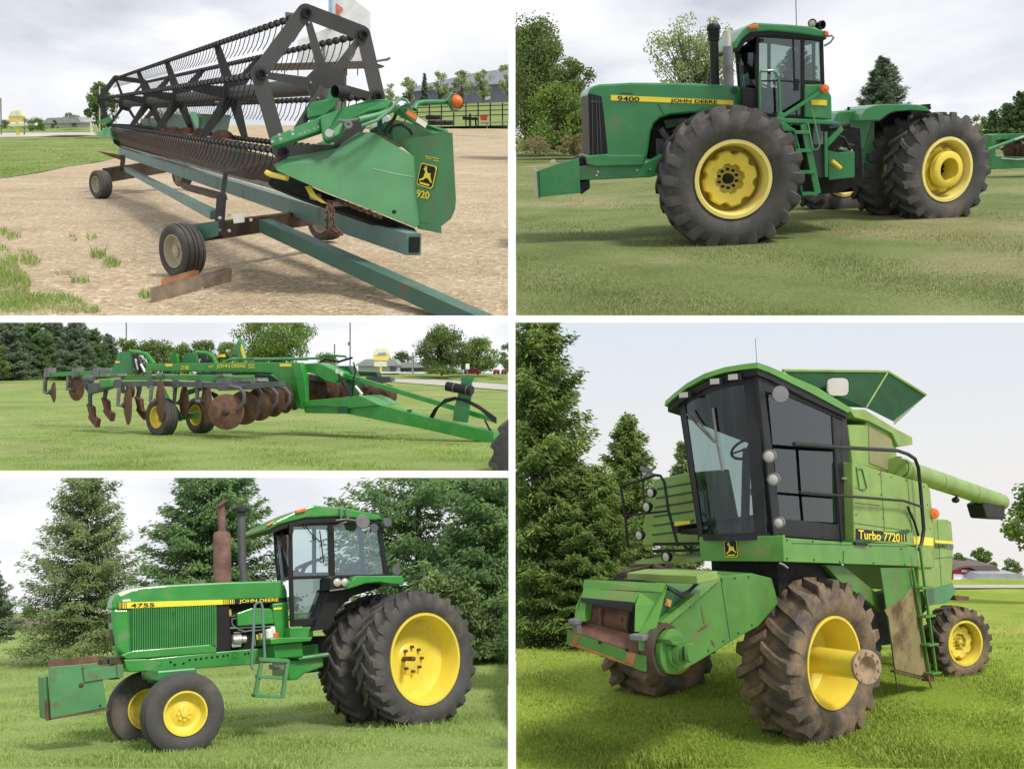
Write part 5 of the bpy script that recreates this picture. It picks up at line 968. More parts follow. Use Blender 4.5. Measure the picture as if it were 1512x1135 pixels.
# rear half, turned
ro = m.dep(1402, 250.5, 17.0); rr_ = 83.5 / F * 17.0; RY = ro.y
m.part('rear_body', green, m.T([(1230, 182), (1236, 168), (1241, 164), (1280, 161), (1290, 180), (1276, 225), (1255, 214), (1234, 200)], RY + .5, RY + 1.5), bev=.03)
m.part('rear_tank', green, m.T([(1240, 175), (1292, 174), (1292, 252), (1250, 222)], RY + .65, RY + 1.6), bev=.02)
fen = m.part('rear_fender', green, m.T([(1269, 179), (1274, 168), (1280, 160), (1290, 156), (1305, 154), (1355, 154.5), (1368, 158), (1378, 168), (1371, 165), (1345, 163), (1318, 165.5), (1308, 171), (1299, 178)], RY + .05, RY + 1.1), bev=.02)
m.part('fender_lining', dark, m.T([(1271, 180), (1299, 179), (1318, 166.5), (1345, 164), (1371, 166), (1371, 185), (1271, 200)], RY + .9, RY + 1.5), parent=fen)
m.part('tail_lamp', black, m.T([(1362, 155), (1374, 153.5), (1375, 162), (1368, 161)], RY + .1, RY + .35), parent=fen)
m.part('filler_knob', black, m.tb([(1253, 163), (1253, 158)], RY + .7, .025))
m.part('axle_beam', dark, m.T([(1240, 250), (1330, 250), (1330, 275), (1240, 285)], RY + 1.5, RY + 2.0))
m.part('hinge_frame', green_d, m.T([(1222, 225), (1262, 222), (1275, 235), (1275, 262), (1224, 268)], CY + .75, RY + 1.2))
# wheels
ag_wheel(m, m.y(1084.5, 265.5, 0), 1.005, .74, yaw=0, rim_r=.54, rim='drum', lugs=20, mr=cream, mh=yellow, lug_h=.06, lug_w=.05, skew=.24, phase=.05)
ag_wheel(m, m.y(1084.5, 265.5, 0) + Vector((.45, 2.0, 0)), .93, .7, yaw=0, rim_r=.56, rim='drum', lugs=20, mr=cream, mh=yellow, lug_h=.06, lug_w=.05, skew=.24)
ax = Vector((0, 1, 0)); ax.rotate(Matrix.Rotation(R(19), 3, 'Z'))
ag_wheel(m, ro, rr_, .58, yaw=19, rim_r=.53, rim='drum', lugs=20, mr=cream, mh=yellow, lug_h=.06, lug_w=.045, skew=.24)
ag_wheel(m, ro + ax * .90, rr_, .58, yaw=19, rim_r=.53, rim='drum', lugs=20, mr=cream, mh=yellow, lug_h=.06, lug_w=.045, skew=.24, phase=.12)
ag_wheel(m, ro + ax * 2.6, rr_, .58, yaw=19, rim_r=.53, rim='drum', lugs=20, mr=cream, mh=yellow, lug_h=.06, lug_w=.045, skew=.24, phase=.12)
hub = m.part('hub_spool', yellow, lathe(ro + ax * .12, -ax, [(0, .30), (.10, .30), (.12, .27), (.12, .19), (-.1, .17), (-.2, .15), (-.2, .001)], 28), smooth=True)
m.part('rear_axle', dark, tube([ro + ax * .3, ro + ax * 2.5], .15, 10))

# trailed implement at the edge
t = Mach(TR, 'trailed_implement', 'green implement frame hitched behind the articulated tractor and cut by the edge', 'implement', TR.G(1490, 262), 0, (-.08, -.25, 1))
t.part('frame_end', green, t.T([(1463, 199), (1478, 198), (1478, 206), (1470, 208), (1471, 250), (1464, 250)], 0, .5), t.T([(1470, 198), (1560, 197), (1560, 205), (1478, 206)], .2, .5), bev=.01)
t.part('lower_beam', green, t.T([(1464, 232), (1470, 231), (1560, 233), (1560, 246), (1480, 250), (1464, 249)], -.1, .3), bev=.01)
t.part('cylinder', green_f, t.tb([(1459, 221), (1500, 206), (1560, 186)], -.15, .045))
t.part('cylinder_rod', silver, t.tb([(1498, 207), (1530, 195)], -.2, .03), t.tb([(1478, 234), (1500, 236), (1540, 234)], -.12, .02))
t.part('disc_gang', rust, *[lathe(t.y(1486 + i * 9, 222, .3), (1, .3, 0), [(0, .001), (.02, .12), (.05, .2)], 18) for i in range(6)])
t.part('hose', black, t.tb([(1478, 222), (1490, 214), (1500, 220), (1512, 214), (1530, 222)], .0, .025))

# backdrop
leafy(TR, 'leafy_tree', 'tall dark leafy tree standing at the far end beyond the tractor hood', 778, 216, 34, 215, lf_treed, 51, clumps=190, per=150, leaf=.85, trunk=.04, d=62, shape='dome', clsz=.17)
leafy(TR, 'leafy_tree', 'leafy tree with loose feathery shoots leaning over the bright green bush', 842, 219, 84, 118, lf_treed, 52, clumps=100, per=110, leaf=1.1, trunk=.06, d=60, clsz=.17)
leafy(TR, 'bush', 'bright green bush in front of the dark leafy trees', 822, 222, 126, 130, lf_tree, 53, cat='bush', clumps=64, per=130, leaf=1.7, trunk=.0, d=56, shape='dome', clsz=.22)
leafy(TR, 'bush', 'low bright green bush touching the grille end of the tractor', 858, 222, 158, 70, lf_tree, 57, cat='bush', clumps=34, per=110, leaf=2.2, trunk=.0, d=55, shape='dome', clsz=.26)
leafy(TR, 'leafy_tree', 'sparse wispy tree rising behind the hood and the black intake stack', 1022, 214, 26, 175, lf_young, 54, clumps=100, per=70, leaf=.8, trunk=.2, d=64, shape='vase', stems=3, clsz=.14)
leafy(TR, 'leafy_tree', 'fuller green tree behind the exhaust stack and the cab', 1036, 214, 52, 140, lf_tree, 58, clumps=90, per=100, leaf=.9, trunk=.2, d=66, shape='vase', stems=2, clsz=.16)
spruce(TR, 'spruce_tree', 'broad blue green spruce above the rear fender', 1303, 215, 87, 100, lf_spruce_b, 55, levels=24, per=12, leaf=1.3, dens=1.3, pw=.62, low=.02, d=60)
spruce(TR, 'spruce_tree', 'spruce mostly hidden behind the tractor cab', 1176, 215, 72, 110, lf_spruce_b, 56, levels=22, per=12, leaf=1.4, dens=1.1, pw=.6, low=.02, d=62)
for i, (x, t_, w, l) in enumerate(((1508, 136, 50, 'tallest conifer of the dark row behind the hitched implement'), (1487, 152, 42, 'middle conifer of the dark row behind the hitched implement'), (1467, 163, 34, 'shortest conifer of the dark row behind the hitched implement'))):
    spruce(TR, 'conifer_tree', l, x, 206, t_, w, lf_spruce, 60 + i, levels=16, per=10, leaf=2.4, dens=.8, pw=.5, d=58)
leafy(TR, 'leafy_tree', 'round pale tree low on the skyline behind the rear tyre', 1440, 204, 172, 54, lf_tree, 63, clumps=20, per=80, leaf=3.5, trunk=.1, d=64)
straw = leafmat('straw_weeds', (.2, .17, .09), (.3, .26, .14), (.38, .34, .2), .3)
for i, (x, t_, w, l) in enumerate(((846, 200, 60, 'taller straw coloured weed clump by the weight bracket'), (790, 206, 70, 'lower straw coloured weed clump under the dark trees'))):
    leafy(TR, 'weed_clump', l, x, 226, t_, w, straw, 64 + i, cat='weeds', clumps=26, per=110, leaf=4, trunk=.0, d=52, shape='dome', clsz=.22)
# ================================================================ upper left view: grain platform on its trailer
gm_gravel = groundmat('tan_gravel', ((.37, .295, .20), (.43, .35, .245), (.49, .405, .295)), (.45, .37, .265), .45, 33, .5, vor=True)
ground(TL, 'ground', gm_gravel, -320, 750, 185, 472, rows=90)
gm_far = groundmat('far_grass', ((.15, .20, .06), (.18, .24, .075), (.22, .28, .095)), (.26, .27, .12), .3, 14, .4)
patch(TL, 'lawn', gm_far, [(-160, 186.5), (150, 186.5), (235, 200), (215, 222), (165, 236), (100, 247), (40, 258), (-10, 266), (-160, 290)], .02)
patch(TL, 'road', roadm, [(-160, 198), (146, 196.5), (146, 201), (-160, 206)], .05)
bank = mesh_obj('terrain', [VW @ (V(x, y, d) * TL.S) for x, y, d in ((540, 189, 112), (765, 185, 112), (765, 150, 150), (540, 160, 150))], [(0, 1, 2, 3)], gm_far); tag(bank, kind='structure')
def tufts(px, py):
    for cx, cy, rx, ry in ((8, 246, 40, 8), (4, 345, 8, 6), (2, 400, 26, 34), (45, 389, 14, 7), (20, 352, 12, 5), (60, 455, 70, 16), (15, 425, 30, 28), (108, 353, 8, 5), (135, 353, 9, 4), (164, 391, 14, 6), (145, 380, 12, 4), (95, 405, 20, 4), (118, 418, 14, 3), (34, 376, 16, 6), (215, 438, 10, 4), (135, 462, 12, 4)):
        if ((px - cx) / rx) ** 2 + ((py - cy) / ry) ** 2 < 1: return True
    return False
grass(TL, 'grass', lf_grass, 34000, 236, 465, (4, 17), seed=8, x0=-60, x1=260, keep=tufts, wfac=.07)
def lawn_l(px, py): return py < 264 - max(px, 0) * .17 and px < 200
grass(TL, 'grass', lf_grass, 16000, 204, 264, (1.6, 4), seed=9, x0=0, x1=200, keep=lawn_l)
# loose stones over the yard
g_ = np.random.default_rng(5); vs, fs = [], []
for i in range(9000):
    px, py = g_.uniform(0, 750), 240 + 226 * g_.uniform(0, 1) ** .8
    p = TL.G(px, py); r = .004 + .015 * g_.uniform(0, 1) ** 3; k = len(vs); q = [Vector(g_.normal(0, 1, 3)).normalized() * r * g_.uniform(.7, 1.2) for _ in range(1)]
    a = g_.uniform(0, 6.28); ca, sa = math.cos(a) * r, math.sin(a) * r
    vs += [p + Vector((ca, sa, 0)), p + Vector((-sa, ca, 0)) * .8, p - Vector((ca, sa, 0)), p + Vector((sa, -ca, 0)) * .8, p + TL.up * r * .8]; fs += [(k, k + 1, k + 4), (k + 1, k + 2, k + 4), (k + 2, k + 3, k + 4), (k + 3, k, k + 4)]
st_ = mesh_obj('gravel', vs, fs, leafmat('pebbles', (.34, .27, .19), (.5, .41, .31), (.7, .64, .56), 0), None, False, VW @ Matrix.Scale(TL.S, 4)); tag(st_, kind='stuff')

m = Mach(TL, 'grain_platform', 'green grain platform with a black tined reel beside the gravel', 'harvester header', TL.G(330, 372), -65, (.05, -.246, 1))
m.e['label'] = 'wide green grain platform with a charcoal tined reel, loaded on a trailer'
D = m.dep
dv = m.rot @ Vector((0, 1, 0))
def P_(pts, th=.04): return prism([D(*p) for p in pts], dv * th)
hubN, hubF = (482, 126, 10.35), (185, 153, 29)
def dn(px): return 10.3 + (px - 482) * .0031
def df(px): return 29 + (px - 185) * .0088
NV = [(452, 20), (535, 52), (556, 143), (500, 222), (418, 224), (385, 110)]
FV = [(171, 116), (213, 122), (229, 158), (206, 187), (162, 185), (148, 146)]
N3 = [D(x, y, dn(x)) for x, y in NV]; F3 = [D(x, y, df(x)) for x, y in FV]
hN, hF = D(*hubN), D(*hubF)
reel_ax = (hF - hN).normalized()
m.part('reel_tube', reel_d, tube([hN, hN.lerp(hF, .33), hN.lerp(hF, .66), hF], .098, 18), smooth=True)
# flat end plate: bars along the rim and spokes, then the same at the far end
def flat(a, b, wa, wb, th, nrm):
    t = (b - a).normalized(); s = nrm.cross(t).normalized()
    return loft([a + s * wa, a - s * wa, b - s * wb, b + s * wb], [p + nrm * th for p in (a + s * wa, a - s * wa, b - s * wb, b + s * wb)])
def plate(V3, h, w, nm, mat):
    sh = []
    for i in range(6):
        a, b = V3[i], V3[(i + 1) % 6]; sh.append(flat(a.lerp(h, -.03), b.lerp(h, -.03), w, w, .012, reel_ax))
        sh.append(flat(h, a.lerp(h, .06), w * .72, w * .42, .016, reel_ax)); sh.append(lathe(a.lerp(h, -.02), reel_ax, [(-.004, w * 1.05), (.017, w * 1.05)], 14, True))
    sh.append(lathe(h, reel_ax, [(-.01, .22), (.02, .22)], 6, True))
    o = m.part(nm, mat, *sh); return o
pl = plate(N3, hN, .076, 'reel_end_plate', reel_m)
m.part('plate_bolt', silver, *[lathe(hN + (N3[i] - hN).normalized() * r, -reel_ax, [(0, .012), (.016, .010), (.017, .001)], 8) for i in range(6) for r in (.17, .62)], parent=pl)
m.part('bat_bearing', black, *[lathe(N3[i], -reel_ax, [(-.06, .05), (.05, .05), (.05, .03), (.02, .028), (.02, .001)], 12) for i in range(6)], parent=pl)
plate(F3, hF, .068, 'reel_end_plate', reel_d)
dn_v = Vector((0, 0, -1)); bk = (reel_ax.cross(Vector((0, 0, 1)))).normalized()
for i in range(6):
    a, b = N3[i], F3[i]; sh = [tube([a, a.lerp(b, .5), b], .026, 8)]
    n = 74
    for k in range(n):
        p = a.lerp(b, (k + .5) / n)
        sh.append(lathe(p, reel_ax, [(-.03, .040), (.03, .040)], 8, True))
        lean = bk * -.03
        sh.append(tube([p + dn_v * .02, p + dn_v * .10 + lean * .5, p + dn_v * .19 + lean * 1.5, p + dn_v * .27 + lean * 3.2], .0066, 4))
    m.part('reel_bat', reel_d, *sh)
def t_for(px):
    a, b = N3[0], F3[0]
    lo, hi = 0., 1.
    Mi = m.inv.inverted()
    for _ in range(40):
        t = (lo + hi) / 2; q = Mi @ a.lerp(b, t); x = q.x / q.y * F + 756
        if x > px: lo = t
        else: hi = t
    return t
for px in (320, 246, 204):
    t = t_for(px); h = hN.lerp(hF, t); sh = [lathe(h, reel_ax, [(-.02, .17), (.02, .17)], 12, True)]
    for i in range(6):
        e_ = N3[i].lerp(F3[i], t); sh.append(flat(h.lerp(e_, .12), e_, .085, .045, .014, reel_ax))
    m.part('reel_spider', reel_d, *sh)
# trough, auger, cutter bar
m.part('trough_floor', rust_d, P_([(160, 189, 28.3), (300, 205, 15.9), (420, 236, 10.75), (480, 294, 10.2), (330, 255, 14.0), (178, 212, 27.2)], .03))
m.part('back_sheet', green_d, P_([(208, 176, 28.6), (290, 168, 20), (340, 170, 16.5), (334, 200, 16.5), (290, 203, 19.5), (212, 196, 28.2)], .04))
m.part('crop_divider_back', green_f, P_([(279, 165, 19.4), (288, 165, 19.5), (299, 188, 19.3), (290, 190, 19.2)], .05))
aug = m.part('auger', rust_l, tube([D(238, 206, 22.5), D(300, 213, 17.2), D(350, 224, 14.4)], .15, 16), smooth=True)
fl = []; A_, B_ = D(238, 206, 22.5), D(350, 224, 14.4); ax_ = (B_ - A_).normalized(); u1 = ax_.orthogonal().normalized(); v1 = ax_.cross(u1); n = 110; Lq = (B_ - A_).length
vs, fs = [], []
for k in range(n + 1):
    an = k * .27; c = A_ + ax_ * (Lq * k / n); d_ = u1 * math.cos(an) + v1 * math.sin(an); vs += [c + d_ * .15, c + d_ * .29, c + d_ * .29 + ax_ * .02, c + d_ * .15 + ax_ * .02]
for k in range(n):
    for j in range(4): fs.append((k * 4 + j, k * 4 + (j + 1) % 4, k * 4 + 4 + (j + 1) % 4, k * 4 + 4 + j))
m.part('auger_flighting', rust, (vs, fs), parent=aug, smooth=True)
cb = m.part('cutter_bar', greymetal, beam(D(505, 302, 9.97), D(180, 213.5, 27.2), .12, .035), beam(D(470, 292, 10.1), D(180, 216, 27.2), .06, .06))
m.part('knife_guard', rust_d, *[beam(D(500, 301, 9.97).lerp(D(180, 214, 27.2), k / 70), D(500, 301, 9.97).lerp(D(180, 214, 27.2), k / 70) - Vector((0, .11, -.02)), .03, .03) for k in range(70)], parent=cb)
m.part('far_divider', green, P_([(139, 197, 27.4), (163, 187, 28), (215, 195, 28), (232, 208, 26.5), (233, 219, 26.4), (200, 214, 27)], .3), P_([(143, 179, 28.6), (160, 173, 28.6), (166, 176, 28.6), (160, 182, 28.6), (146, 182, 28.6)], .2))
m.part('skid_shoe', dark, P_([(166, 205, 27.4), (180, 208, 27.3), (200, 218, 27), (178, 218, 27.2), (168, 212, 27.4)], .3))
# end shield
def onpl(ref, pts):
    a, b, c = [D(*r) for r in ref]; n = (b - a).cross(c - a); o = []
    for x, y in pts:
        d = m.ray(x, y); o.append(m.eye + d * (n.dot(a - m.eye) / n.dot(d)))
    return o
REF1 = ((404, 243, 9.95), (611, 231, 10.02), (612, 335, 9.86)); REF2 = ((611, 231, 10.02), (668, 196, 9.62), (618, 330, 9.88))
F1 = onpl(REF1, [(404, 243), (480, 240), (529, 224), (554, 198), (611, 231), (619, 333), (612, 335), (560, 314), (475, 281), (409, 252)])
sh = m.part('end_shield', green_f, loft([F1[0], D(506, 194, 10.85), D(548, 195, 10.80), F1[3], F1[2], F1[1]], [p + dv * .05 for p in (F1[0], D(506, 194, 10.85), D(548, 195, 10.80), F1[3], F1[2], F1[1])]))  # upper facet coloured a lighter green than the face, to look lit
m.part('shield_face', green_s, prism(F1, dv * .03), parent=sh)
bp = m.part('shield_back_panel', green_s, prism(onpl(REF2, [(583, 208), (612, 203), (668, 196), (673, 293), (672, 308), (666, 322), (652, 333), (618, 329), (611, 231)]), dv * .03), parent=sh)
m.part('shield_foot', green_s, prism(onpl(REF2, [(618, 327), (651, 333), (651, 343), (616, 336)]), dv * .08), parent=sh)
def bpp(x, y): return onpl(REF2, [(x, y)])[0] - dv * .012
deer(m, bpp(623, 240), bpp(646.5, 246), bpp(615.5, 274), bp)
m.text('920', bpp(616.5, 280.5), bpp(635, 284), bpp(615.5, 291.5), decal_y, bp)
m.part('small_print_decal', decal_y, *[prism([bpp(x, y), bpp(x + w, y + w * .22), bpp(x + w - .2, y + w * .22 + .9), bpp(x - .2, y + .9)], dv * -.004) for x, y, w in ((628, 230.5, 20), (629, 233.5, 8), (640, 236.5, 8))], parent=bp)
m.part('slot', black, lathe(onpl(REF1, [(582, 313)])[0], -dv, [(0, .02), (.006, .02)], 12, True), parent=sh)
m.part('scrape_mark', pbr('scuffed_paint', (.3, .42, .3), .6), prism(onpl(REF1, [(552, 249), (582, 256), (611, 261), (611, 262), (582, 257.2), (552, 250)]), dv * -.004), parent=sh)
m.part('yellow_lever', yellow, tube([D(394, 255, 10.15), D(400, 258, 10.1), D(424, 263, 9.98)], .028, 8), P_([(450, 276, 10.05), (458, 274, 10.05), (466, 288, 10.0), (484, 301, 9.97), (474, 299, 9.97), (458, 290, 10.0)], .03), smooth=True)
m.part('underside_frame', dark, P_([(404, 250, 10.35), (475, 283, 10.25), (560, 316, 10.2), (612, 337, 10.1), (600, 345, 10.1), (520, 318, 10.2), (440, 290, 10.3), (396, 272, 10.4)], .3))
# reel arm, cylinders
D0 = D
def D(x, y, d): return D0(x, y, d - .38)
arm = m.part('reel_arm', green, P_([(399, 203, 10.15), (473, 172, 10.35), (476, 192, 10.35), (402, 217, 10.15)], .12), P_([(472, 171, 10.3), (500, 162, 10.35), (508, 158, 10.4), (548, 147, 10.5), (570, 146, 10.6), (580, 149, 10.65), (572, 160, 10.6), (545, 165, 10.5), (507, 181, 10.4), (500, 199, 10.35), (482, 208, 10.3), (476, 206, 10.3)], .16), bev=.012)
m.part('arm_bolt', silver, *[lathe(D(x, y, 10.12), -dv, [(0, .018), (.02, .016), (.021, .001)], 8) for x, y in ((413, 200), (415, 206), (432, 193), (433, 199), (403, 210))], lathe(D(487, 198, 10.27), -dv, [(0, .045), (.04, .04), (.041, .001)], 12), *[lathe(D(x, y, 10.13), -dv, [(0, .007), (.008, .007)], 6, True) for x, y in ((443, 198), (450, 196), (457, 193), (464, 190), (470, 188))], parent=arm)
m.part('hub_bracket', green, P_([(453, 175, 10.55), (453, 160, 10.55), (460, 151, 10.55), (482, 146, 10.6), (485, 132, 10.6), (492, 129, 10.6), (499, 134, 10.6), (498, 145, 10.6), (494, 158, 10.6), (480, 170, 10.6)], .1), bev=.012)
m.part('hub_motor', reel_d, lathe(D(500, 136, 10.4), (D(514, 138, 10.5) - D(500, 136, 10.4)), [(-.05, .06), (.1, .06), (.1, .001)], 14), smooth=True)
m.part('reel_cylinder', green_f, tube([D(530, 177, 10.2), D(560, 170, 10.3), D(582, 161, 10.4)], .03, 10), tube([D(582, 161, 10.4), D(590, 157, 10.42)], .022, 8), smooth=True)
m.part('cylinder_clevis', greymetal, lathe(D(515, 185, 10.2), -dv, [(0, .04), (.03, .04), (.03, .015)], 12), tube([D(500, 178, 10.22), D(512, 180, 10.22), D(530, 176, 10.2)], .018, 8), smooth=True)
m.part('hydraulic_hose', green_f, tube([D(534, 186, 10.15), D(556, 178, 10.2), D(576, 163, 10.3), D(588, 148, 10.35), D(592, 146, 10.4), D(600, 148, 10.4), D(604, 154, 10.4)], .016, 8), smooth=True)
m.part('black_hose', black, tube([D(575, 196, 10.6), D(580, 186, 10.5), D(593, 184, 10.5), D(603, 190, 10.5), D(608, 198, 10.6)], .016, 8), tube([D(590, 146, 10.45), D(600, 143, 10.45), D(604, 150, 10.45)], .014, 8), tube([D(566, 195, 10.7), D(582, 175, 10.7), D(588, 160, 10.7)], .018, 8), smooth=True)
m.part('rear_strut', green, P_([(577, 163, 10.5), (590, 160, 10.45), (602, 158, 10.5), (632, 184, 10.7), (661, 191, 11), (661, 198, 11), (640, 197, 10.8), (610, 181, 10.6)], .06), bev=.01)
m.part('orange_label', orange, P_([(602, 162, 10.47), (618, 173, 10.52), (615, 178, 10.52), (600, 168, 10.47)], .01))
m.part('white_label', decal_w, P_([(617, 173, 10.5), (631, 182, 10.6), (628, 189, 10.6), (614, 180, 10.5)], .01))
m.part('frame_upright', green_d, P_([(557, 172, 10.8), (563, 170, 10.8), (564, 200, 10.8), (557, 200, 10.8)], .1), P_([(567, 180, 10.75), (571, 180, 10.75), (571, 202, 10.75), (567, 202, 10.75)], .06), P_([(545, 192, 10.9), (580, 176, 10.9), (640, 190, 11.2), (664, 196, 11.3), (664, 204, 11.3), (580, 208, 10.9)], .3), P_([(588, 158, 10.6), (604, 152, 10.6), (608, 162, 10.6), (594, 170, 10.6)], .15))
m.part('pale_bottle', pbr('pale_tank', (.45, .55, .55), .5), P_([(546, 184, 10.95), (570, 168, 10.95), (577, 172, 10.95), (575, 196, 10.95), (548, 198, 10.95)], .1), bev=.02)
lp = m.part('lamp_bracket', green, tube([D(612, 162, 10.7), D(616, 153, 10.75), D(626, 151, 10.8), D(662, 151, 11)], .025, 10), lathe(D(668, 151, 11), m.rot @ Vector((1, -.4, 0)), [(-.05, .04), (0, .10), (.03, .10)], 18), smooth=True)
m.part('amber_lamp', orange, lathe(D(672, 151, 10.98), m.rot @ Vector((.5, -.86, 0)), [(0, .07), (.05, .066), (.08, .04), (.09, .001)], 20), parent=lp, smooth=True)
m.part('lamp_ring', silver, lathe(D(672, 151, 10.98), m.rot @ Vector((.5, -.86, 0)), [(-.02, .075), (.02, .088), (.045, .078)], 20), parent=lp, smooth=True)

D = D0
# trailer under it
t = Mach(TL, 'header_trailer', 'blue green two axle header trailer with rusty axles carrying the grain platform', 'trailer', TL.G(262, 409), -65, (.05, -.246, 1))
D = t.dep; dv = t.rot @ Vector((0, 1, 0))
bm_ = t.part('support_beam', teal, beam(D(611, 361, 9.7), D(180, 224, 27), .15, .205))
t.part('beam_mouth_shade', black, beam(D(612.5, 361.5, 9.68), D(606, 359, 9.8), .10, .145), parent=bm_)  # black block standing in for the shade inside the hollow beam end
t.part('spine_tube', teal, beam(D(187, 250, 25.2), D(318, 318, 12.1), .12, .10))
tg = t.part('tongue', teal_d, beam(D(392, 333, 12.0), D(722, 482, 8.35), .16, .15)); trim([tg], (0, 470), (1512, 470), (700, 600))
ax1 = t.part('axle_beam', rust_d, beam(D(284, 345, 11.6), D(478, 318, 13.6), .12, .19))
t.part('axle_plate', teal_d, P_([(281, 333, 11.5), (296, 331, 11.5), (322, 327, 11.4), (322, 348, 11.4), (292, 356, 11.5)], .02), parent=ax1)
t.part('axle_tag', decal_w, P_([(344, 317, 11.72), (360, 314, 11.8), (361, 328, 11.8), (345, 330, 11.72)], .01), parent=ax1)
t.part('axle_pin', silver, *[lathe(D(x, y, 11.5), -dv, [(0, .02), (.02, .018), (.021, .001)], 8) for x, y in ((325, 322), (324, 340), (338, 317), (339, 341), (371, 325))], parent=ax1)
t.part('upright_post', black, beam(D(327, 291, 11.75), D(323, 350, 11.55), .10, .07), beam(D(333, 258, 12.6), D(328, 292, 11.9), .05, .05))
t.part('rest_arm', rust_d, P_([(255, 268, 13.6), (260, 267, 13.6), (332, 285, 11.75), (334, 294, 11.75), (310, 291, 12.1), (272, 280, 13.2)], .06))
t.part('far_axle_beam', rust_d, beam(D(156, 259, 25.6), D(252, 244, 29), .15, .34), beam(D(182, 232, 26.2), D(180, 250, 25.6), .1, .1))
t.part('far_rest_arm', rust, P_([(143, 223, 26.5), (150, 224, 26.5), (178, 229, 26.5), (178, 236, 26.5), (160, 230, 26.5)], .1))
ag_wheel(t, D(253, 371, 11.35), .305, .27, yaw=23, rim_r=.185, rim='flat', ribbed=True, mr=cream if 0 else pbr('dull_cream_rim', (.42, .38, .27), .6, dirt=(.25, .2, .14), dirt_amt=.25))
ag_wheel(t, D(140, 272.5, 25.0), .345, .30, yaw=23, rim_r=.2, rim='flat', ribbed=True, mr=MATS['dull_cream_rim'])
ag_wheel(t, D(470, 325, 14.9), .30, .28, yaw=23, rim_r=.185, rim='flat', ribbed=True, mr=MATS['dull_cream_rim'])
ag_wheel(t, D(262, 258, 29), .345, .30, yaw=23, rim_r=.2, rim='flat', ribbed=True, mr=MATS['dull_cream_rim'])
# chain round the beam
ch = Mach(TL, 'chain', 'rusty tie down chain wrapped round the trailer beam beneath the end shield', 'chain', TL.G(490, 372), -65, (.05, -.246, 1))
D = ch.dep; path = [(502, 344, 9.85), (490, 345, 9.85), (482, 335, 9.88), (482, 318, 9.9), (486, 303, 9.92), (497, 298, 10.0), (510, 300, 9.95), (530, 308, 9.93), (548, 314, 9.9), (562, 321, 9.88)]
pth = [(500, 296, 10.0), (492, 306, 9.84), (490, 322, 9.82), (494, 338, 9.82), (505, 346, 9.82)]
links = []
def chain(path):
    P3 = [D(*p) for p in path]; k = 0
    for a, b in zip(P3, P3[1:]):
        n = max(1, round((b - a).length / .042))
        for i in range(n):
            c = a.lerp(b, (i + .5) / n); tt = (b - a).normalized(); s = tt.orthogonal().normalized(); s2 = tt.cross(s); s = s if k % 2 else s2; k += 1
            links.append(tube([c + tt * math.cos(q * .785) * .032 + s * math.sin(q * .785) * .02 for q in range(8)], .0085, 5, closed=True))
chain(path); chain(pth); ch.part('chain_link_run', rust, *links, smooth=True)
# wood blocks in front of the wheel
w1 = Mach(TL, 'timber_block', 'weathered grey timber lying across in front of the trailer wheel', 'timber', TL.G(270, 445), 0, (.0, -.246, 1))
D = w1.dep
def plank(mm, name, mat, fr4, th):
    q = [mm.dep(x, y, d) for x, y, d in fr4]; v = mm.rot @ Vector((.25, 1, .0)) * th; return mm.part(name, mat, prism(q, v), bev=.004)
plank(w1, 'timber', wood, ((221, 425, 9.72), (334, 394, 11.12), (333, 415, 11.1), (223, 448, 9.70)), .12)
w2 = Mach(TL, 'wood_board', 'thin reddish board wedged between the timber block and the tyre', 'board', TL.G(270, 430), 0, (.0, -.246, 1))
plank(w2, 'board', wood_r, ((238, 412, 10.25), (286, 398, 10.9), (288, 406, 10.9), (237, 421, 10.2)), .10)

# ---- backdrop
def lm(name, label, cat, px, py, d): return Mach(TL, name, label, cat, V(px, py, d), 0)
bb = lm('billboard', 'tall billboard with a pale blue face and a brown catwalk behind the reel', 'billboard', 500, 190, 46)
pale = pbr('pale_billboard', (.74, .77, .77), .7); red_l = pbr('faded_red_print', (.62, .2, .14), .7)
fc = bb.part('sign_face', pale, bb.T([(487, -30), (546, 18), (547, 97), (440, 97), (440, 60), (487, 40)], 0, .25))
bb.part('sign_edge', pbr('blue_edge', (.30, .45, .58), .6), bb.T([(485, -30), (490, -30), (490, 40), (485, 44)], -.15, .3), parent=fc)
bb.part('faded_print', red_l, bb.T([(496, 5), (506, 12), (506, 17), (500, 14), (500, 22), (507, 27), (507, 31), (496, 24)], -.03, 0), bb.T([(498, 13), (503, 16), (503, 20), (498, 17)], -.05, -.03), parent=fc)
bb.part('catwalk', pbr('catwalk_steel', (.09, .07, .06), .7), bb.T([(400, 94), (545, 90), (566, 97), (560, 100), (420, 103), (372, 104)], -.5, .1))
bb.part('catwalk_rail', greymetal, bb.tb([(478, 60), (478, 100)], -.3, .06), bb.tb([(520, 96), (540, 93), (572, 88)], -.4, .05), *[bb.tb([(x, 98), (x, 112)], -.2, .025) for x in (420, 440, 512, 528)])
bb.part('flood_light', greymetal, bb.T([(569, 88), (575, 84), (576, 87), (571, 90)], -.5, -.3), bb.T([(421, 18), (440, 20), (438, 26), (421, 26)], -.4, -.2))
bb.part('sign_post', greymetal, bb.tb([(500, 97), (500, 200)], .1, .35))
ys = lm('roadside_sign', 'yellow six sided roadside sign on a post by the far road', 'sign', 24, 200, 70)
sf = ys.part('sign_panel', pbr('sign_yellow', (.85, .68, .2), .5), ys.T([(12, 173), (17, 164), (29, 163), (34, 172), (31, 180), (14, 181)], 0, .3))
ys.part('sign_upper', pbr('sign_cream', (.8, .76, .68), .5), ys.T([(13.5, 172), (18, 165.5), (28.5, 165), (32.5, 171.5)], -.05, 0), parent=sf)
ys.part('sign_lower', pbr('sign_pale', (.75, .73, .6), .5), ys.T([(15, 182.5), (33, 182), (33, 186), (15, 186.5)], 0, .3), parent=sf)
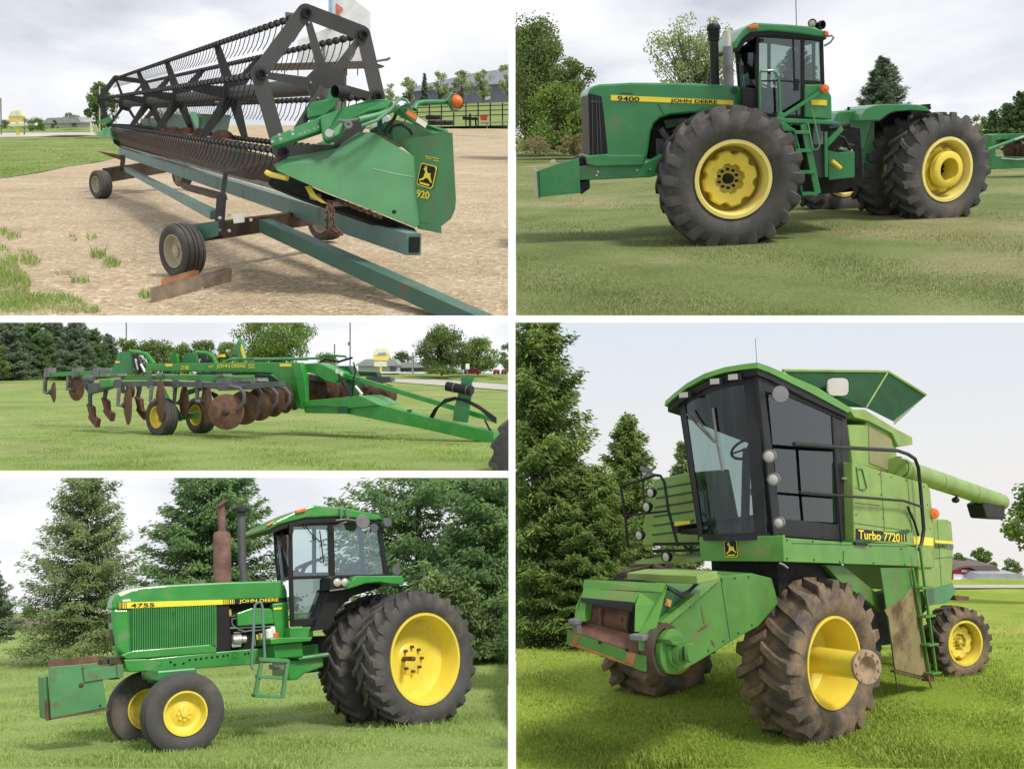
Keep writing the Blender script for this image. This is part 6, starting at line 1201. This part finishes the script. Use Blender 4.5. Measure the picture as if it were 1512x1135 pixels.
ys.part('post', yellow, ys.tb([(25.5, 181), (26.5, 200)], .15, .1))
for i, (x, t_) in enumerate(((2, 145), (36, 172), (147, 128), (171, 150))):
    q = lm('utility_pole', ('wooden pole at the far edge beside the yellow sign', 'thin pole just beyond the yellow sign', 'pale thin pole in front of the round tree beyond the reel', 'short pale pole hidden by the reel end')[i], 'pole', x, 198, 75)
    q.part('pole', pbr('pole_wood', (.2, .17, .14), .8) if i < 2 else pbr('pale_pole', (.5, .5, .48), .7), q.tb([(x, 199), (x - (1 if i == 0 else 0), t_)], 0, .05))
bl_ = bld(TL, 'farm_building', 'low farm building with a blue grey metal roof behind the grass', 95, wallp, [(66, 189), (118, 188), (118, 180), (66, 181)], [(62, 181), (70, 174.5), (115, 172.5), (119, 180), (119, 181.5), (62, 182.5)], 3, roofm, (('door', wallg, [(106, 187), (112, 187), (112, 182), (106, 182)], -.1),))
bs = lm('white_sign', 'small white board on a post at the verge beside the platform', 'sign', 134, 200, 60); bs.part('board', decal_w, bs.T([(126, 177), (140, 177), (140, 179.5), (126, 179.5)], 0, .1)); bs.part('post', decal_w, bs.T([(132.5, 179), (135, 179), (136, 196), (133.5, 196)], .02, .1))
leafy(TL, 'leafy_tree', 'round grey green tree behind the far end of the reel', 150, 192, 122, 60, lf_treed, 71, clumps=50, per=110, leaf=1.8, trunk=.12, d=92, clsz=.2)
leafy(TL, 'bush', 'clipped green bush behind the yellow sign', 48, 191, 174, 40, lf_tree, 72, cat='bush', clumps=24, per=80, leaf=4, trunk=.02, d=90, shape='dome', clsz=.25)
leafy(TL, 'bush', 'small round bush at the corner of the farm building', 80, 190, 177, 14, lf_treed, 73, cat='bush', clumps=14, per=60, leaf=5, trunk=.02, d=88, shape='dome')
leafy(TL, 'hedge', 'dark hedge behind the farm building roof', 108, 186, 168, 40, lf_treed, 74, cat='hedge', clumps=20, per=70, leaf=5, trunk=.02, d=110, shape='dome')
for i, (x, t_, w, l) in enumerate(((8, 178, 30, 'low dark trees at the picture edge beyond the yellow sign'), (62, 176, 30, 'small dark tree between the clipped bush and the farm building'))):
    leafy(TL, 'leafy_tree', l, x, 190, t_, w, lf_treed, 76 + i, clumps=20, per=70, leaf=4, trunk=.02, d=112, shape='dome')
leafy(TL, 'hedge', 'dark hedge behind the reel tube and spokes', 255, 196, 166, 130, lf_treed, 75, cat='hedge', clumps=50, per=90, leaf=3, trunk=.0, d=100, shape='dome')
lb = bld(TL, 'long_barn', 'long low grey barn with a pale metal roof behind young trees', 165, wallg, [(600, 166), (780, 150), (780, 118), (600, 134)], [(598, 135), (620, 126), (700, 108), (790, 96), (790, 119), (598, 136)], 14, roofm, (('window', wallp, [(672, 130), (680, 129), (680, 134), (672, 135)], -.2), ('window', wallp, [(716, 143), (724, 142), (724, 147), (716, 148)], -.2)))
for i, (x, t_, w, l) in enumerate(((577, 124, 34, 'smallest pale young tree beside the reel plate'), (604, 112, 30, 'second pale young tree from the reel plate'), (648, 106, 34, 'pale young tree next to the small dark conifer'), (681, 104, 40, 'pale young tree in the middle of the barn roof'), (714, 103, 36, 'pale young tree by the barn window'), (751, 90, 36, 'greenest young tree cut by the white bar'))):
    leafy(TL, 'young_tree', l, x, 162 - (x - 577) * .04, t_, w, lf_young, 80 + i, clumps=26, per=46, leaf=2.2, trunk=.3, d=150, clsz=.22)
spruce(TL, 'conifer_tree', 'small dark conifer among the pale young trees', 627, 160, 108, 16, lf_spruce_b, 88, levels=14, per=8, leaf=3, dens=.7, d=150)
fn = lm('pipe_fence', 'dark pipe fence running along the grass bank', 'fence', 680, 182, 108)
fn.part('rail', blackm, *[fn.tb([(590, y), (760, y - 5)], 0, .05) for y in (160, 167, 174)]); fn.part('post', blackm, *[fn.tb([(x, 152), (x, 186)], 0, .07) for x in range(598, 760, 18)])
for i, (x, y, l) in enumerate(((640, 172, 'upper black tyre leaning by the fence behind the amber lamp'), (658, 180, 'lower black tyre on the gravel behind the amber lamp'), (643, 180, 'black tyre flat on the gravel under the leaning tyre'))):
    q = lm('old_tyre', l, 'tyre', x, y + 5, 100 - i); q.part('tyre', black, lathe(q.y(x, y + 5, 0), (0, 0, 1), [(0, .35), (0, .7), (.1, .78), (.35, .78), (.45, .7), (.45, .35)], 20), smooth=True)
q = lm('farm_tool', 'small rusty farm implement on the gravel under the fence', 'implement', 705, 188, 98); q.part('tool_frame', dark, q.T([(683, 172), (706, 174), (706, 178), (683, 177)], 0, .6), q.tb([(694, 168), (694, 190)], 0, .1), q.tb([(702, 172), (703, 190)], .3, .08)); q.part('tool_bar', redp, q.T([(708, 170), (720, 171), (719, 178), (710, 178)], 0, .3)); q.part('bench_bar', greymetal, q.tb([(710, 182), (750, 180)], 0, .06), q.tb([(719, 182), (719, 190)], 0, .06))
# ================================================================ middle left view: disc ripper behind a tractor wheel
gm_ml = groundmat('field_lawn', ((.17, .24, .07), (.21, .285, .085), (.25, .33, .105)), (.32, .30, .15), .3, 26, .6)
ground(ML, 'lawn', gm_ml, -170, 750, 551, 701)
patch(ML, 'road', roadm, [(575, 560.5), (640, 561), (751, 569), (751, 577), (640, 569), (575, 564)], .05)
grass(ML, 'grass', lf_grass, 40000, 585, 694, (1.2, 4.2), seed=11, x1=748)
m = Mach(ML, 'disc_ripper', 'green disc ripper with rusty discs and shanks and a long drawbar', 'tillage implement', ML.G(235, 643), -25, (0, -.015, 1))
# main beam with gooseneck
MY = 1.3
beam_ = m.part('main_beam', green_b, m.T([(216, 537), (376, 535), (442, 535), (448, 556), (450, 600), (446, 604), (438, 602), (428, 585), (413, 561), (401, 551), (376, 549.5), (216, 547.5)], MY, MY + .22), bev=.02)
m.text('JOHN DEERE', m.y(320, 538, MY - .008), m.y(363, 537.2, MY - .008), m.y(320, 544.8, MY - .008), decal_y, beam_)
m.text('2100', m.y(267, 539.8, MY - .008), m.y(279, 539.6, MY - .008), m.y(267, 545.6, MY - .008), decal_y, beam_)
m.part('yellow_label', decal_y, m.T([(413, 537), (430, 537), (430, 541), (413, 541)], MY - .01, MY), m.T([(244, 537), (254, 537), (254, 541), (244, 541)], MY - .01, MY), *[m.T([(x, y), (x + w, y), (x + w, y + .8), (x, y + .8)], MY - .01, MY) for x, y, w in ((308, 540, 7), (308, 542, 5), (366, 538, 10), (366, 540.4, 9), (366, 542.6, 10))], parent=beam_)
m.part('neck_slot', black, *[m.T([(x, y), (x + 4, y), (x + 4, y + 8), (x, y + 8)], MY - .01, MY) for x, y in ((436, 540), (440, 572))], parent=beam_)
m.part('neck_plate', green_b, m.T([(432, 536), (443, 536), (450, 562), (452, 600), (445, 604), (440, 580)], MY - .10, MY - .02), bev=.01)
# drawbar
db = m.part('drawbar', green_b, m.T([(446, 593), (513, 597), (540, 592), (632, 616), (729, 637), (729, 657), (632, 634.5), (513, 611), (450, 609.5)], MY - .05, MY + .25), bev=.015)
m.part('drawbar_plate', green_b, m.T([(447, 592), (530, 584), (541, 588), (560, 598), (513, 603), (480, 599), (452, 600)], MY - .12, MY + .9), bev=.01)
m.part('drawbar_boss', green_d, m.T([(498, 600), (512, 600), (512, 611), (498, 610)], MY - .16, MY - .05), m.T([(601, 605), (605, 604), (605, 611), (601, 610)], MY, MY + .1), parent=db)
m.part('hitch_ring', blackm, lathe(m.y(710, 655, MY), (0, 1, 0), [(-.02, .05), (.02, .05), (.02, .09), (-.02, .09), (-.02, .05)], 16))
m.part('upper_link', green_b, m.bm((499, 551), (731, 620), MY + .45, .10, .12), bev=.01)
m.part('link_bracket', green_b, m.T([(442, 537), (470, 535.5), (500, 549), (503, 556), (495, 566), (480, 562), (462, 551), (445, 549)], MY + .2, MY + .7), bev=.02)
m.part('bracket_label', decal_w, m.T([(496, 544), (501, 546), (499, 552), (495, 550)], MY + .19, MY + .2), m.T([(502, 547), (507, 549), (505, 555), (501, 553)], MY + .19, MY + .2))
hs = m.part('hose_stand', green, m.T([(679, 555), (700, 557), (696, 565), (697, 575), (690, 624), (668, 621), (671, 600), (678, 575), (681, 562)], MY + .0, MY + .05), bev=.008)
m.part('manual_tube', black, tube([m.y(660, 570, MY - .1), m.y(697, 577, MY - .1)], .115, 14), smooth=True)
m.part('tube_band', greymetal, *[tube([m.y(x, 570 + (x - 660) * .19, MY - .1), m.y(x + 1, 570.2 + (x - 660) * .19, MY - .1)], .12, 14) for x in (671, 690)])
m.part('hydraulic_hose', black, *[m.tb([(634 + i * 2, 618, MY + .1), (642 + i * 2, 604 - i, MY), (655 + i, 594 - i * 2, MY - .05), (672, 589 - i, MY - .1), (690, 591 + i, MY - .1), (708 + i, 600 + i * 2, MY), (733, 618 + i * 3, MY + .1)], MY, .028) for i in range(3)], m.tb([(716, 620), (722, 632), (728, 640)], MY, .025), smooth=True)
m.part('drawbar_hose', black, m.tb([(500, 553), (508, 566), (514, 580), (518, 592)], MY + .15, .03), m.tb([(505, 556), (513, 570), (521, 590)], MY + .18, .025), m.tb([(522, 535), (525, 548), (522, 560), (520, 590)], MY + .3, .02), m.tb([(468, 538), (480, 530), (500, 534), (520, 528)], MY + .9, .03), smooth=True)
m.part('hose_tip', decal_w, m.tb([(525, 570), (530, 576), (535, 582)], MY + .1, .03))
# side frames
fr1 = m.part('frame_tube', green_b, m.T([(230, 553), (300, 553.5), (366, 556), (366, 566), (300, 562.5), (230, 559)], .5, .75), m.T([(178, 556), (236, 556), (236, 561), (178, 561)], .7, .9), m.T([(146, 561), (163, 560), (166, 571), (148, 572)], .2, .6), bev=.01)
m.part('toolbar', darkgrey, m.T([(166, 563), (235, 562), (300, 564), (375, 566), (375, 574), (345, 575), (300, 572), (235, 570), (166, 571)], .1, .3), m.T([(320, 570), (376, 565), (412, 563), (412, 570), (376, 574), (322, 577)], -.1, .15), m.T([(124, 566), (166, 564), (166, 571), (150, 577), (130, 582), (126, 574)], .3, .5), bev=.01)
m.part('clamp', darkgrey, *[m.T([(x - 4, 560), (x + 4, 560), (x + 4.5, 573), (x - 4.5, 573)], .04, .1) for x in (173, 221, 258, 292)], lathe(m.y(131, 560, .4), (1, .2, 0), [(-.12, .001), (-.12, .12), (.1, .12), (.14, .08), (.14, .001)], 14), m.T([(123, 562), (128, 560), (131, 572), (128, 578), (124, 572)], .3, .5), bev=.01)
m.part('clamp_pad', greymetal, *[m.T([(x, 552.5), (x + 11, 551.8), (x + 12, 555), (x + 1, 555.6)], .45, .8) for x in (146, 162, 213, 232, 318)], m.T([(320, 560), (380, 558), (382, 563), (322, 565)], .2, .6))
m.part('rear_tube', green_b, m.T([(64, 551), (110, 548), (180, 546), (216, 545), (216, 551), (180, 552.5), (110, 554.5), (65, 556)], 1.8, 2.0), bev=.01)
m.part('rear_clamp', greymetal, *[m.T([(x - 3.5, 544), (x + 3.5, 543), (x + 4, 556), (x - 3.5, 557)], 1.75, 2.03) for x in (68, 109, 140, 152)], bev=.01)
m.part('cross_tube', green_d, m.T([(376, 552), (400, 554), (412, 562), (420, 580), (376, 566)], 1.6, 1.8), m.T([(290, 550), (400, 549), (400, 553), (290, 555)], 1.9, 2.2))
m.part('mast_cover', green, m.T([(164, 549), (175, 521), (180, 519), (194, 518.5), (196, 552), (182, 553)], 1.5, 1.55), m.T([(268, 536), (272, 522), (290, 520), (290, 536)], 2.4, 2.5), bev=.008)
m.part('mast_tube', green_b, m.tb([(194, 519), (208, 521), (217, 523), (228, 537)], 1.5, .06), m.tb([(214, 524), (222, 532), (226, 546)], 1.5, .05), m.tb([(290, 520), (308, 522), (314, 526), (320, 538)], 2.5, .06), m.T([(250, 523), (260, 522), (262, 534), (250, 535)], 2.2, 2.3), m.tb([(330, 536), (345, 529), (360, 533)], 2.4, .05))
m.part('mast_cylinder', blackm, m.tb([(199, 524), (202, 538), (207, 550)], 1.45, .09), m.tb([(295, 525), (308, 534)], 2.4, .06), m.tb([(205, 530), (212, 545)], 1.4, .05))
m.part('cylinder_rod', silver, m.tb([(208, 538), (214, 549)], 1.35, .035), m.tb([(200, 530), (204, 546)], 1.38, .03))
m.part('mast_label', decal_y, m.T([(170, 533), (176, 533), (176, 536), (170, 536)], 1.49, 1.5))
m.part('folding_arm', green_f, m.T([(346, 512), (351, 502), (356, 501), (358, 520), (361, 536), (353, 536), (350, 520)], 2.6, 2.75), bev=.02)
m.part('arm_stripe', decal_y, m.T([(356, 508), (359, 516), (362, 530), (359, 530), (355, 516)], 2.58, 2.6))
m.part('yellow_reflector', decal_y, m.T([(321, 523), (329, 523), (329, 527), (321, 527)], 2.6, 2.7))
m.part('top_pipe', green, m.tb([(376, 531), (455, 530)], MY + .5, .035), m.tb([(340, 531), (376, 529.5), (470, 529)], MY + .9, .03), m.tb([(473, 530), (478, 524), (510, 526), (512, 530)], MY + 1.2, .03))
# far wing
m.part('far_wing', green_d, m.T([(470, 540), (515, 540), (525, 560), (520, 590), (500, 560), (472, 548)], 2.0, 2.3), m.T([(525, 548), (556, 549), (558, 556), (527, 555)], 3.0, 3.2), bev=.01)
m.part('far_toolbar', darkgrey, m.T([(450, 552), (480, 556), (478, 564), (450, 560)], 2.2, 2.4), m.T([(540, 556), (576, 556), (578, 562), (560, 566), (542, 562)], 2.9, 3.1))
# transport wheels and arms
ag_wheel(m, m.y(229, 616, -.05), .50, .40, yaw=-14, rim_r=.285, rim='flat', ribbed=True)
ag_wheel(m, m.dep(287, 613, 27.6), .49, .40, yaw=-14, rim_r=.285, rim='flat', ribbed=True)
m.part('wheel_axle', green, m.tb([(247, 617), (292, 613)], .4, .085), m.bm((238, 572), (262, 620), .55, .12, .10), m.bm((270, 582), (318, 566), .6, .10, .12), m.bm((300, 568), (330, 572), .6, .10, .12), m.bm((256, 600), (268, 620), .4, .12, .1), bev=.01)
# discs, each with its shank arm
def disk(c, axis, r, nm='disc_blade'):
    a = Vector(axis).normalized(); prof = [(0, .001), (.0, r * .25), (.03, r * .62), (.085, r), (.092, r), (.045, r * .62), (.012, r * .25)]
    o = m.part(nm, rust, lathe(c, a, prof, 30), smooth=True)
    m.part('disc_hub', rust_d, lathe(c, a, [(-.07, .001), (-.065, .05), (-.03, .08), (.0, .10)], 16), parent=o, smooth=True); return o
def ax_for(px, frac):   # axis so that the disc shows with this width ratio, its hollow to the right
    ray = m.ray(px, 590).normalized(); r_ = Vector((ray.y, -ray.x, 0)).normalized(); return ray * frac + r_ * math.sqrt(1 - frac * frac)
mp_ = 27.0 / F
for px, py, r, fr_c, yy in ((333, 608, 21, .97, -.35), (358, 602, 20, .93, .1), (380, 597, 19.5, .85, .5), (400, 592, 19, .7, .9), (417, 588, 18, .55, 1.25), (430, 586, 16, .5, 1.6)):
    c = m.y(px, py, yy); disk(c, ax_for(px, fr_c), r * m.mpp(px, py, yy))
for px, py, r, fr_c, yy in ((464, 576, 17, .8, 2.3), (483, 578, 16, .8, 2.5), (498, 578, 15, .7, 2.7), (549, 581, 13, .8, 3.3), (570, 583, 13.5, .9, 3.2), (458, 572, 15, .8, 3.0), (540, 572, 12, .8, 3.4)):
    c = m.y(px, py, yy); disk(c, ax_for(px, fr_c), r * m.mpp(px, py, yy))
for px, py, r, fr_c, yy, top in ((109, 574, 13, .6, 1.9, 555), (75, 579, 11, .18, 1.9, 556), (184, 598, 22, .18, .1, 572), (232, 592, 24, .2, -.1, 570), (267, 594, 20, .25, .3, 572), (300, 592, 22, .25, .2, 572), (190, 577, 8, .4, 1.0, 568)):
    c = m.y(px, py, yy); o = disk(c, ax_for(px, fr_c), r * m.mpp(px, py, yy), 'coulter_blade')
    m.part('coulter_arm', greymetal, m.tb([(px - 8, top, yy - .05), (px - 9, top + 12, yy - .05), (px - 10, py, yy - .05), (px - 1, py + 1, yy)], yy, .05), parent=o)
for px, yy in ((340, -.2), (366, .2), (388, .6), (407, 1.0)):
    m.part('disc_arm', darkgrey, m.tb([(px - 2, 570, yy), (px + 14, 573, yy), (px + 21, 582, yy), (px + 20, 594, yy), (px + 12, 604, yy)], yy, .05), smooth=True)
# ripper shanks with rusty points
for px, yy, b in ((132, .4, 627), (154, .5, 618), (203, .5, 616)):
    o = m.part('ripper_shank', darkgrey, m.T([(px - 3, 568), (px + 4, 568), (px + 4, 575), (px + 1.5, 586), (px + 2, 600), (px - 1.5, 600), (px - 2.5, 586), (px - 1, 576)], yy, yy + .06))
    m.part('ripper_point', rust, m.T([(px - 5, b - 31), (px + 3, b - 26), (px + 4, b - 12), (px + 11, b - 8), (px + 9, b + 4), (px + 3, b - 3), (px - 2, b - 10), (px - 1, b - 16)], yy - .05, yy + .1), parent=o)
for px, yy in ((69, 2.0), (113, 2.0)):
    m.part('rear_shank', blackm, m.tb([(px + 2, 556), (px - 1, 562), (px - 2, 574), (px, 581), (px + 6, 579)], yy, .04))
m.part('rust_stub', rust_d, m.T([(310, 578), (318, 582), (321, 593), (315, 588)], .2, .3), m.T([(148, 567), (152, 566), (151, 577), (148, 575)], .4, .5))
# tractor rear wheel cut by the white bar
w = Mach(ML, 'tractor_wheel', 'big lugged tractor tyre cut off by the white bar at the drawbar end', 'tractor wheel', ML.G(752, 700), -25, (0, -.015, 1))
c = w.dep(800, 690, 16.6)
wo, *_ = ag_wheel(w, c, 1.08, .55, yaw=-8, rim_r=.5, rim='deep', lugs=20, skew=.3, phase=.06)
# the tyre stops at the bar: trim everything beyond it
trim([wo] + list(wo.children), (755, 0), (755, 1135), (1000, 600))
# ---- backdrop
for i, (x, b, t, w_, mt, l) in enumerate(((14, 557, 462, 80, lf_spruce_b, 'conifer cut by the picture edge at the end of the tall row'), (50, 556, 470, 80, lf_spruce, 'second conifer from the picture edge in the tall row'), (80, 556, 462, 66, lf_spruce_b, 'conifer in the middle of the tall row beyond the ripper'), (112, 556, 472, 74, lf_spruce_b, 'blue grey conifer with its top just under the white bar'), (138, 555, 486, 56, lf_spruce, 'shorter conifer in the tall row near its low end'), (160, 555, 494, 46, lf_spruce_b, 'lowest conifer of the tall row beside the mast'))):
    spruce(ML, 'conifer_tree', l, x, b, t, w_, mt, 100 + i, levels=22, per=11, leaf=1.6, dens=1.0, pw=.55, low=.02, d=86 + (i % 3) * 3)
leafy(ML, 'bush', 'pale green low bush under the first conifer', 4, 558, 512, 26, lf_tree, 110, cat='bush', clumps=20, per=80, leaf=3, trunk=.02, d=80, shape='dome')
for i, (x, b, t, w_, l) in enumerate(((188, 553, 499, 60, 'pale round tree just beyond the tall thin pole'), (226, 553, 502, 74, 'broad dark round tree between the two masts'), (264, 552, 506, 66, 'pale rounded tree behind the second mast'), (300, 552, 503, 62, 'round tree at the foot of the yellow green folding arm'), (336, 552, 507, 60, 'low round tree directly beside the folding arm'), (480, 551, 522, 60, 'low distant tree behind the drawbar bracket'), (372, 552, 515, 60, 'low dark tree under the large bright tree'))):
    leafy(ML, 'leafy_tree', l, x, b, t, w_, (lf_tree, lf_treed)[i % 2], 111 + i, clumps=56, per=90, leaf=2.2, trunk=.0, d=92, shape='dome', clsz=.22)
leafy(ML, 'leafy_tree', 'large bright leafy tree standing over the lettered beam', 410, 556, 448, 146, lf_tree, 120, clumps=130, per=140, leaf=1.2, trunk=.22, d=70, clsz=.19)
leafy(ML, 'leafy_tree', 'tall twin crowned tree beyond the road', 652, 553, 481, 96, lf_treed, 121, clumps=100, per=120, leaf=1.6, trunk=.12, d=90, clsz=.2)
leafy(ML, 'leafy_tree', 'pale leafy tree next to the twin crowned tree', 706, 553, 499, 78, lf_tree, 122, clumps=76, per=110, leaf=1.8, trunk=.1, d=92, clsz=.2)
leafy(ML, 'leafy_tree', 'leafy tree cut by the white bar above the red machines', 752, 553, 506, 50, lf_treed, 123, clumps=30, per=90, leaf=2.2, trunk=.1, d=88)
leafy(ML, 'leafy_tree', 'round bush like tree behind the white shed', 594, 549, 521, 60, lf_tree, 124, clumps=36, per=80, leaf=3, trunk=.1, d=110, shape='dome')
leafy(ML, 'hedge', 'low clipped hedge along the far side of the road', 650, 552, 541, 96, lf_treed, 125, cat='hedge', clumps=50, per=70, leaf=8, trunk=.0, d=88, shape='dome', squash=.5)
for i, (x, t, b, l) in enumerate(((186.5, 462, 545, 'tall thin pole over the conifer row'), (517, 462, 545, 'tall utility pole above the drawbar bracket'), (494, 508, 545, 'short thin pole beside the utility pole'), (609.5, 520, 552, 'pale short pole in front of the dark shed'), (662, 539, 553, 'white marker post on the far verge'))):
    q = Mach(ML, 'utility_pole', l, 'pole', V(x, b, 96 - i * 2), 0); q.part('pole', MATS['pole_wood'] if i < 3 else MATS['pale_pole'], q.tb([(x, b), (x, max(t, 473))], 0, .06 if i < 3 else .09), *( [q.tb([(x - 1.5, 505), (x - 1.5, 510)], -.1, .12)] if i == 1 else []))
q = Mach(ML, 'roadside_sign', 'six sided yellow and white sign standing beyond the ripper hoses', 'sign', V(563, 548, 84), 0)
sf = q.part('sign_panel', MATS['sign_yellow'], q.T([(550, 525), (556, 515), (571, 514.5), (576, 524), (573, 532), (553, 532)], 0, .25))
q.part('sign_upper', MATS['sign_cream'], q.T([(552, 524), (557, 516), (570, 515.5), (574, 523.5)], -.04, 0), parent=sf); q.part('sign_band', pbr('blue_band', (.25, .35, .6), .5), q.T([(558, 521), (570, 520), (570, 523), (558, 524)], -.06, -.04), parent=sf)
q.part('sign_lower', MATS['sign_pale'], q.T([(552, 534), (571, 534), (571, 541), (553, 541)], 0, .25), parent=sf); q.part('post', yellow, q.tb([(562, 532), (562, 549)], .1, .1))
bld(ML, 'white_shed', 'white shed with a grey roof behind the six sided sign', 96, wallp, [(529, 549), (588, 549), (588, 538), (529, 538)], [(525, 538.5), (540, 530), (582, 530), (589, 538), (589, 540), (525, 540)], 3, roofm, (('door', wallg, [(576, 548), (584, 548), (584, 542), (576, 542)], -.1),))
bld(ML, 'dark_shed', 'dark shed with a low grey roof next to the white shed', 98, wallg, [(589, 549), (626, 549), (626, 540), (589, 540)], [(586, 541), (594, 535), (620, 534.5), (628, 541), (628, 542.5), (586, 543)], 3, roofm)
q = Mach(ML, 'mail_box', 'white box on a post at the far roadside near the red car', 'mailbox', V(690, 552, 82), 0); q.part('box', decal_w, q.T([(687.5, 537), (693, 537), (693, 545), (687.5, 545)], 0, .3), bev=.02); q.part('post', greymetal, q.tb([(690, 545), (690, 553)], .1, .06))
q = Mach(ML, 'parked_car', 'dark red car parked beyond the road', 'car', V(697, 552, 84), 0)
carm = pbr('dark_red_car_paint', (.12, .012, .02), .25, var=.05, coat=.5)
b1 = q.part('body', carm, q.T([(685, 551.5), (685, 548), (688, 546), (691, 545.6), (694, 543.6), (703, 543.6), (707, 546), (710, 547), (710.5, 551.5)], 0, 1.0), bev=.06)
q.part('window', black, q.T([(692.5, 545.8), (694.6, 544.2), (698.3, 544.2), (698.3, 546)], -.02, 0), q.T([(699, 544.2), (702.6, 544.2), (705.5, 546.2), (699, 546)], -.02, 0), parent=b1)
for x in (690, 705.5): q.part('wheel', black, lathe(q.y(x, 551.2, -.02), (0, 1, 0), [(0, .001), (0, .07), (0, .11), (.15, .11)], 14))
for i, (x, w_) in enumerate(((733, 10), (744, 8))):
    q = Mach(ML, 'red_machine', ('longer red farm machine on the far verge', 'shorter red farm machine on the far verge')[i], 'farm machine', V(x, 552, 86), 0); bdy = pbr('dull_red_paint', (.22, .04, .03), .6)
    q.part('body', bdy, q.T([(x - w_ / 2, 551), (x - w_ / 2, 547), (x - w_ / 4, 545), (x + w_ / 2, 546), (x + w_ / 2, 551)], 0, .6), bev=.05); q.part('wheel', black, *[lathe(q.y(x + s * w_ * .3, 551, -.02), (0, 1, 0), [(0, .001), (0, .1), (.1, .1)], 12) for s in (-1, 1)])
# a thing of one piece stands as that piece alone
bpy.context.view_layer.update()
for e in [o for o in bpy.data.objects if o.type == 'EMPTY' and len(o.children) == 1 and not o.children[0].children]:
    c = e.children[0]; M = c.matrix_world.copy(); nm = e.name; pr = {k: e[k] for k in ('label', 'category', 'group') if k in e}
    bpy.data.objects.remove(e); c.parent = None; c.matrix_world = M; c.name = nm
    for k, v in pr.items(): c[k] = v
GROUPS = {'spruce_tree': 'spruces behind the parked machines', 'conifer_tree': 'dark conifers beyond the grass', 'leafy_tree': 'leafy trees beyond the machines', 'young_tree': 'young trees in front of the long barn', 'utility_pole': 'poles along the far roads', 'old_tyre': 'old tyres by the pipe fence', 'bush': 'bushes under the trees', 'hedge': 'clipped hedges', 'hedge_tree': 'distant hedge trees', 'red_machine': 'red machines on the far verge', 'roadside_sign': 'six sided roadside signs', 'weed_clump': 'straw coloured weeds'}
for o in bpy.data.objects:
    g_n = GROUPS.get(o.name.split('.')[0])
    if g_n and not o.parent and 'label' in o: o['group'] = g_n
for n_ in [k for k in bpy.data.meshes if k.users == 0]: bpy.data.meshes.remove(n_)
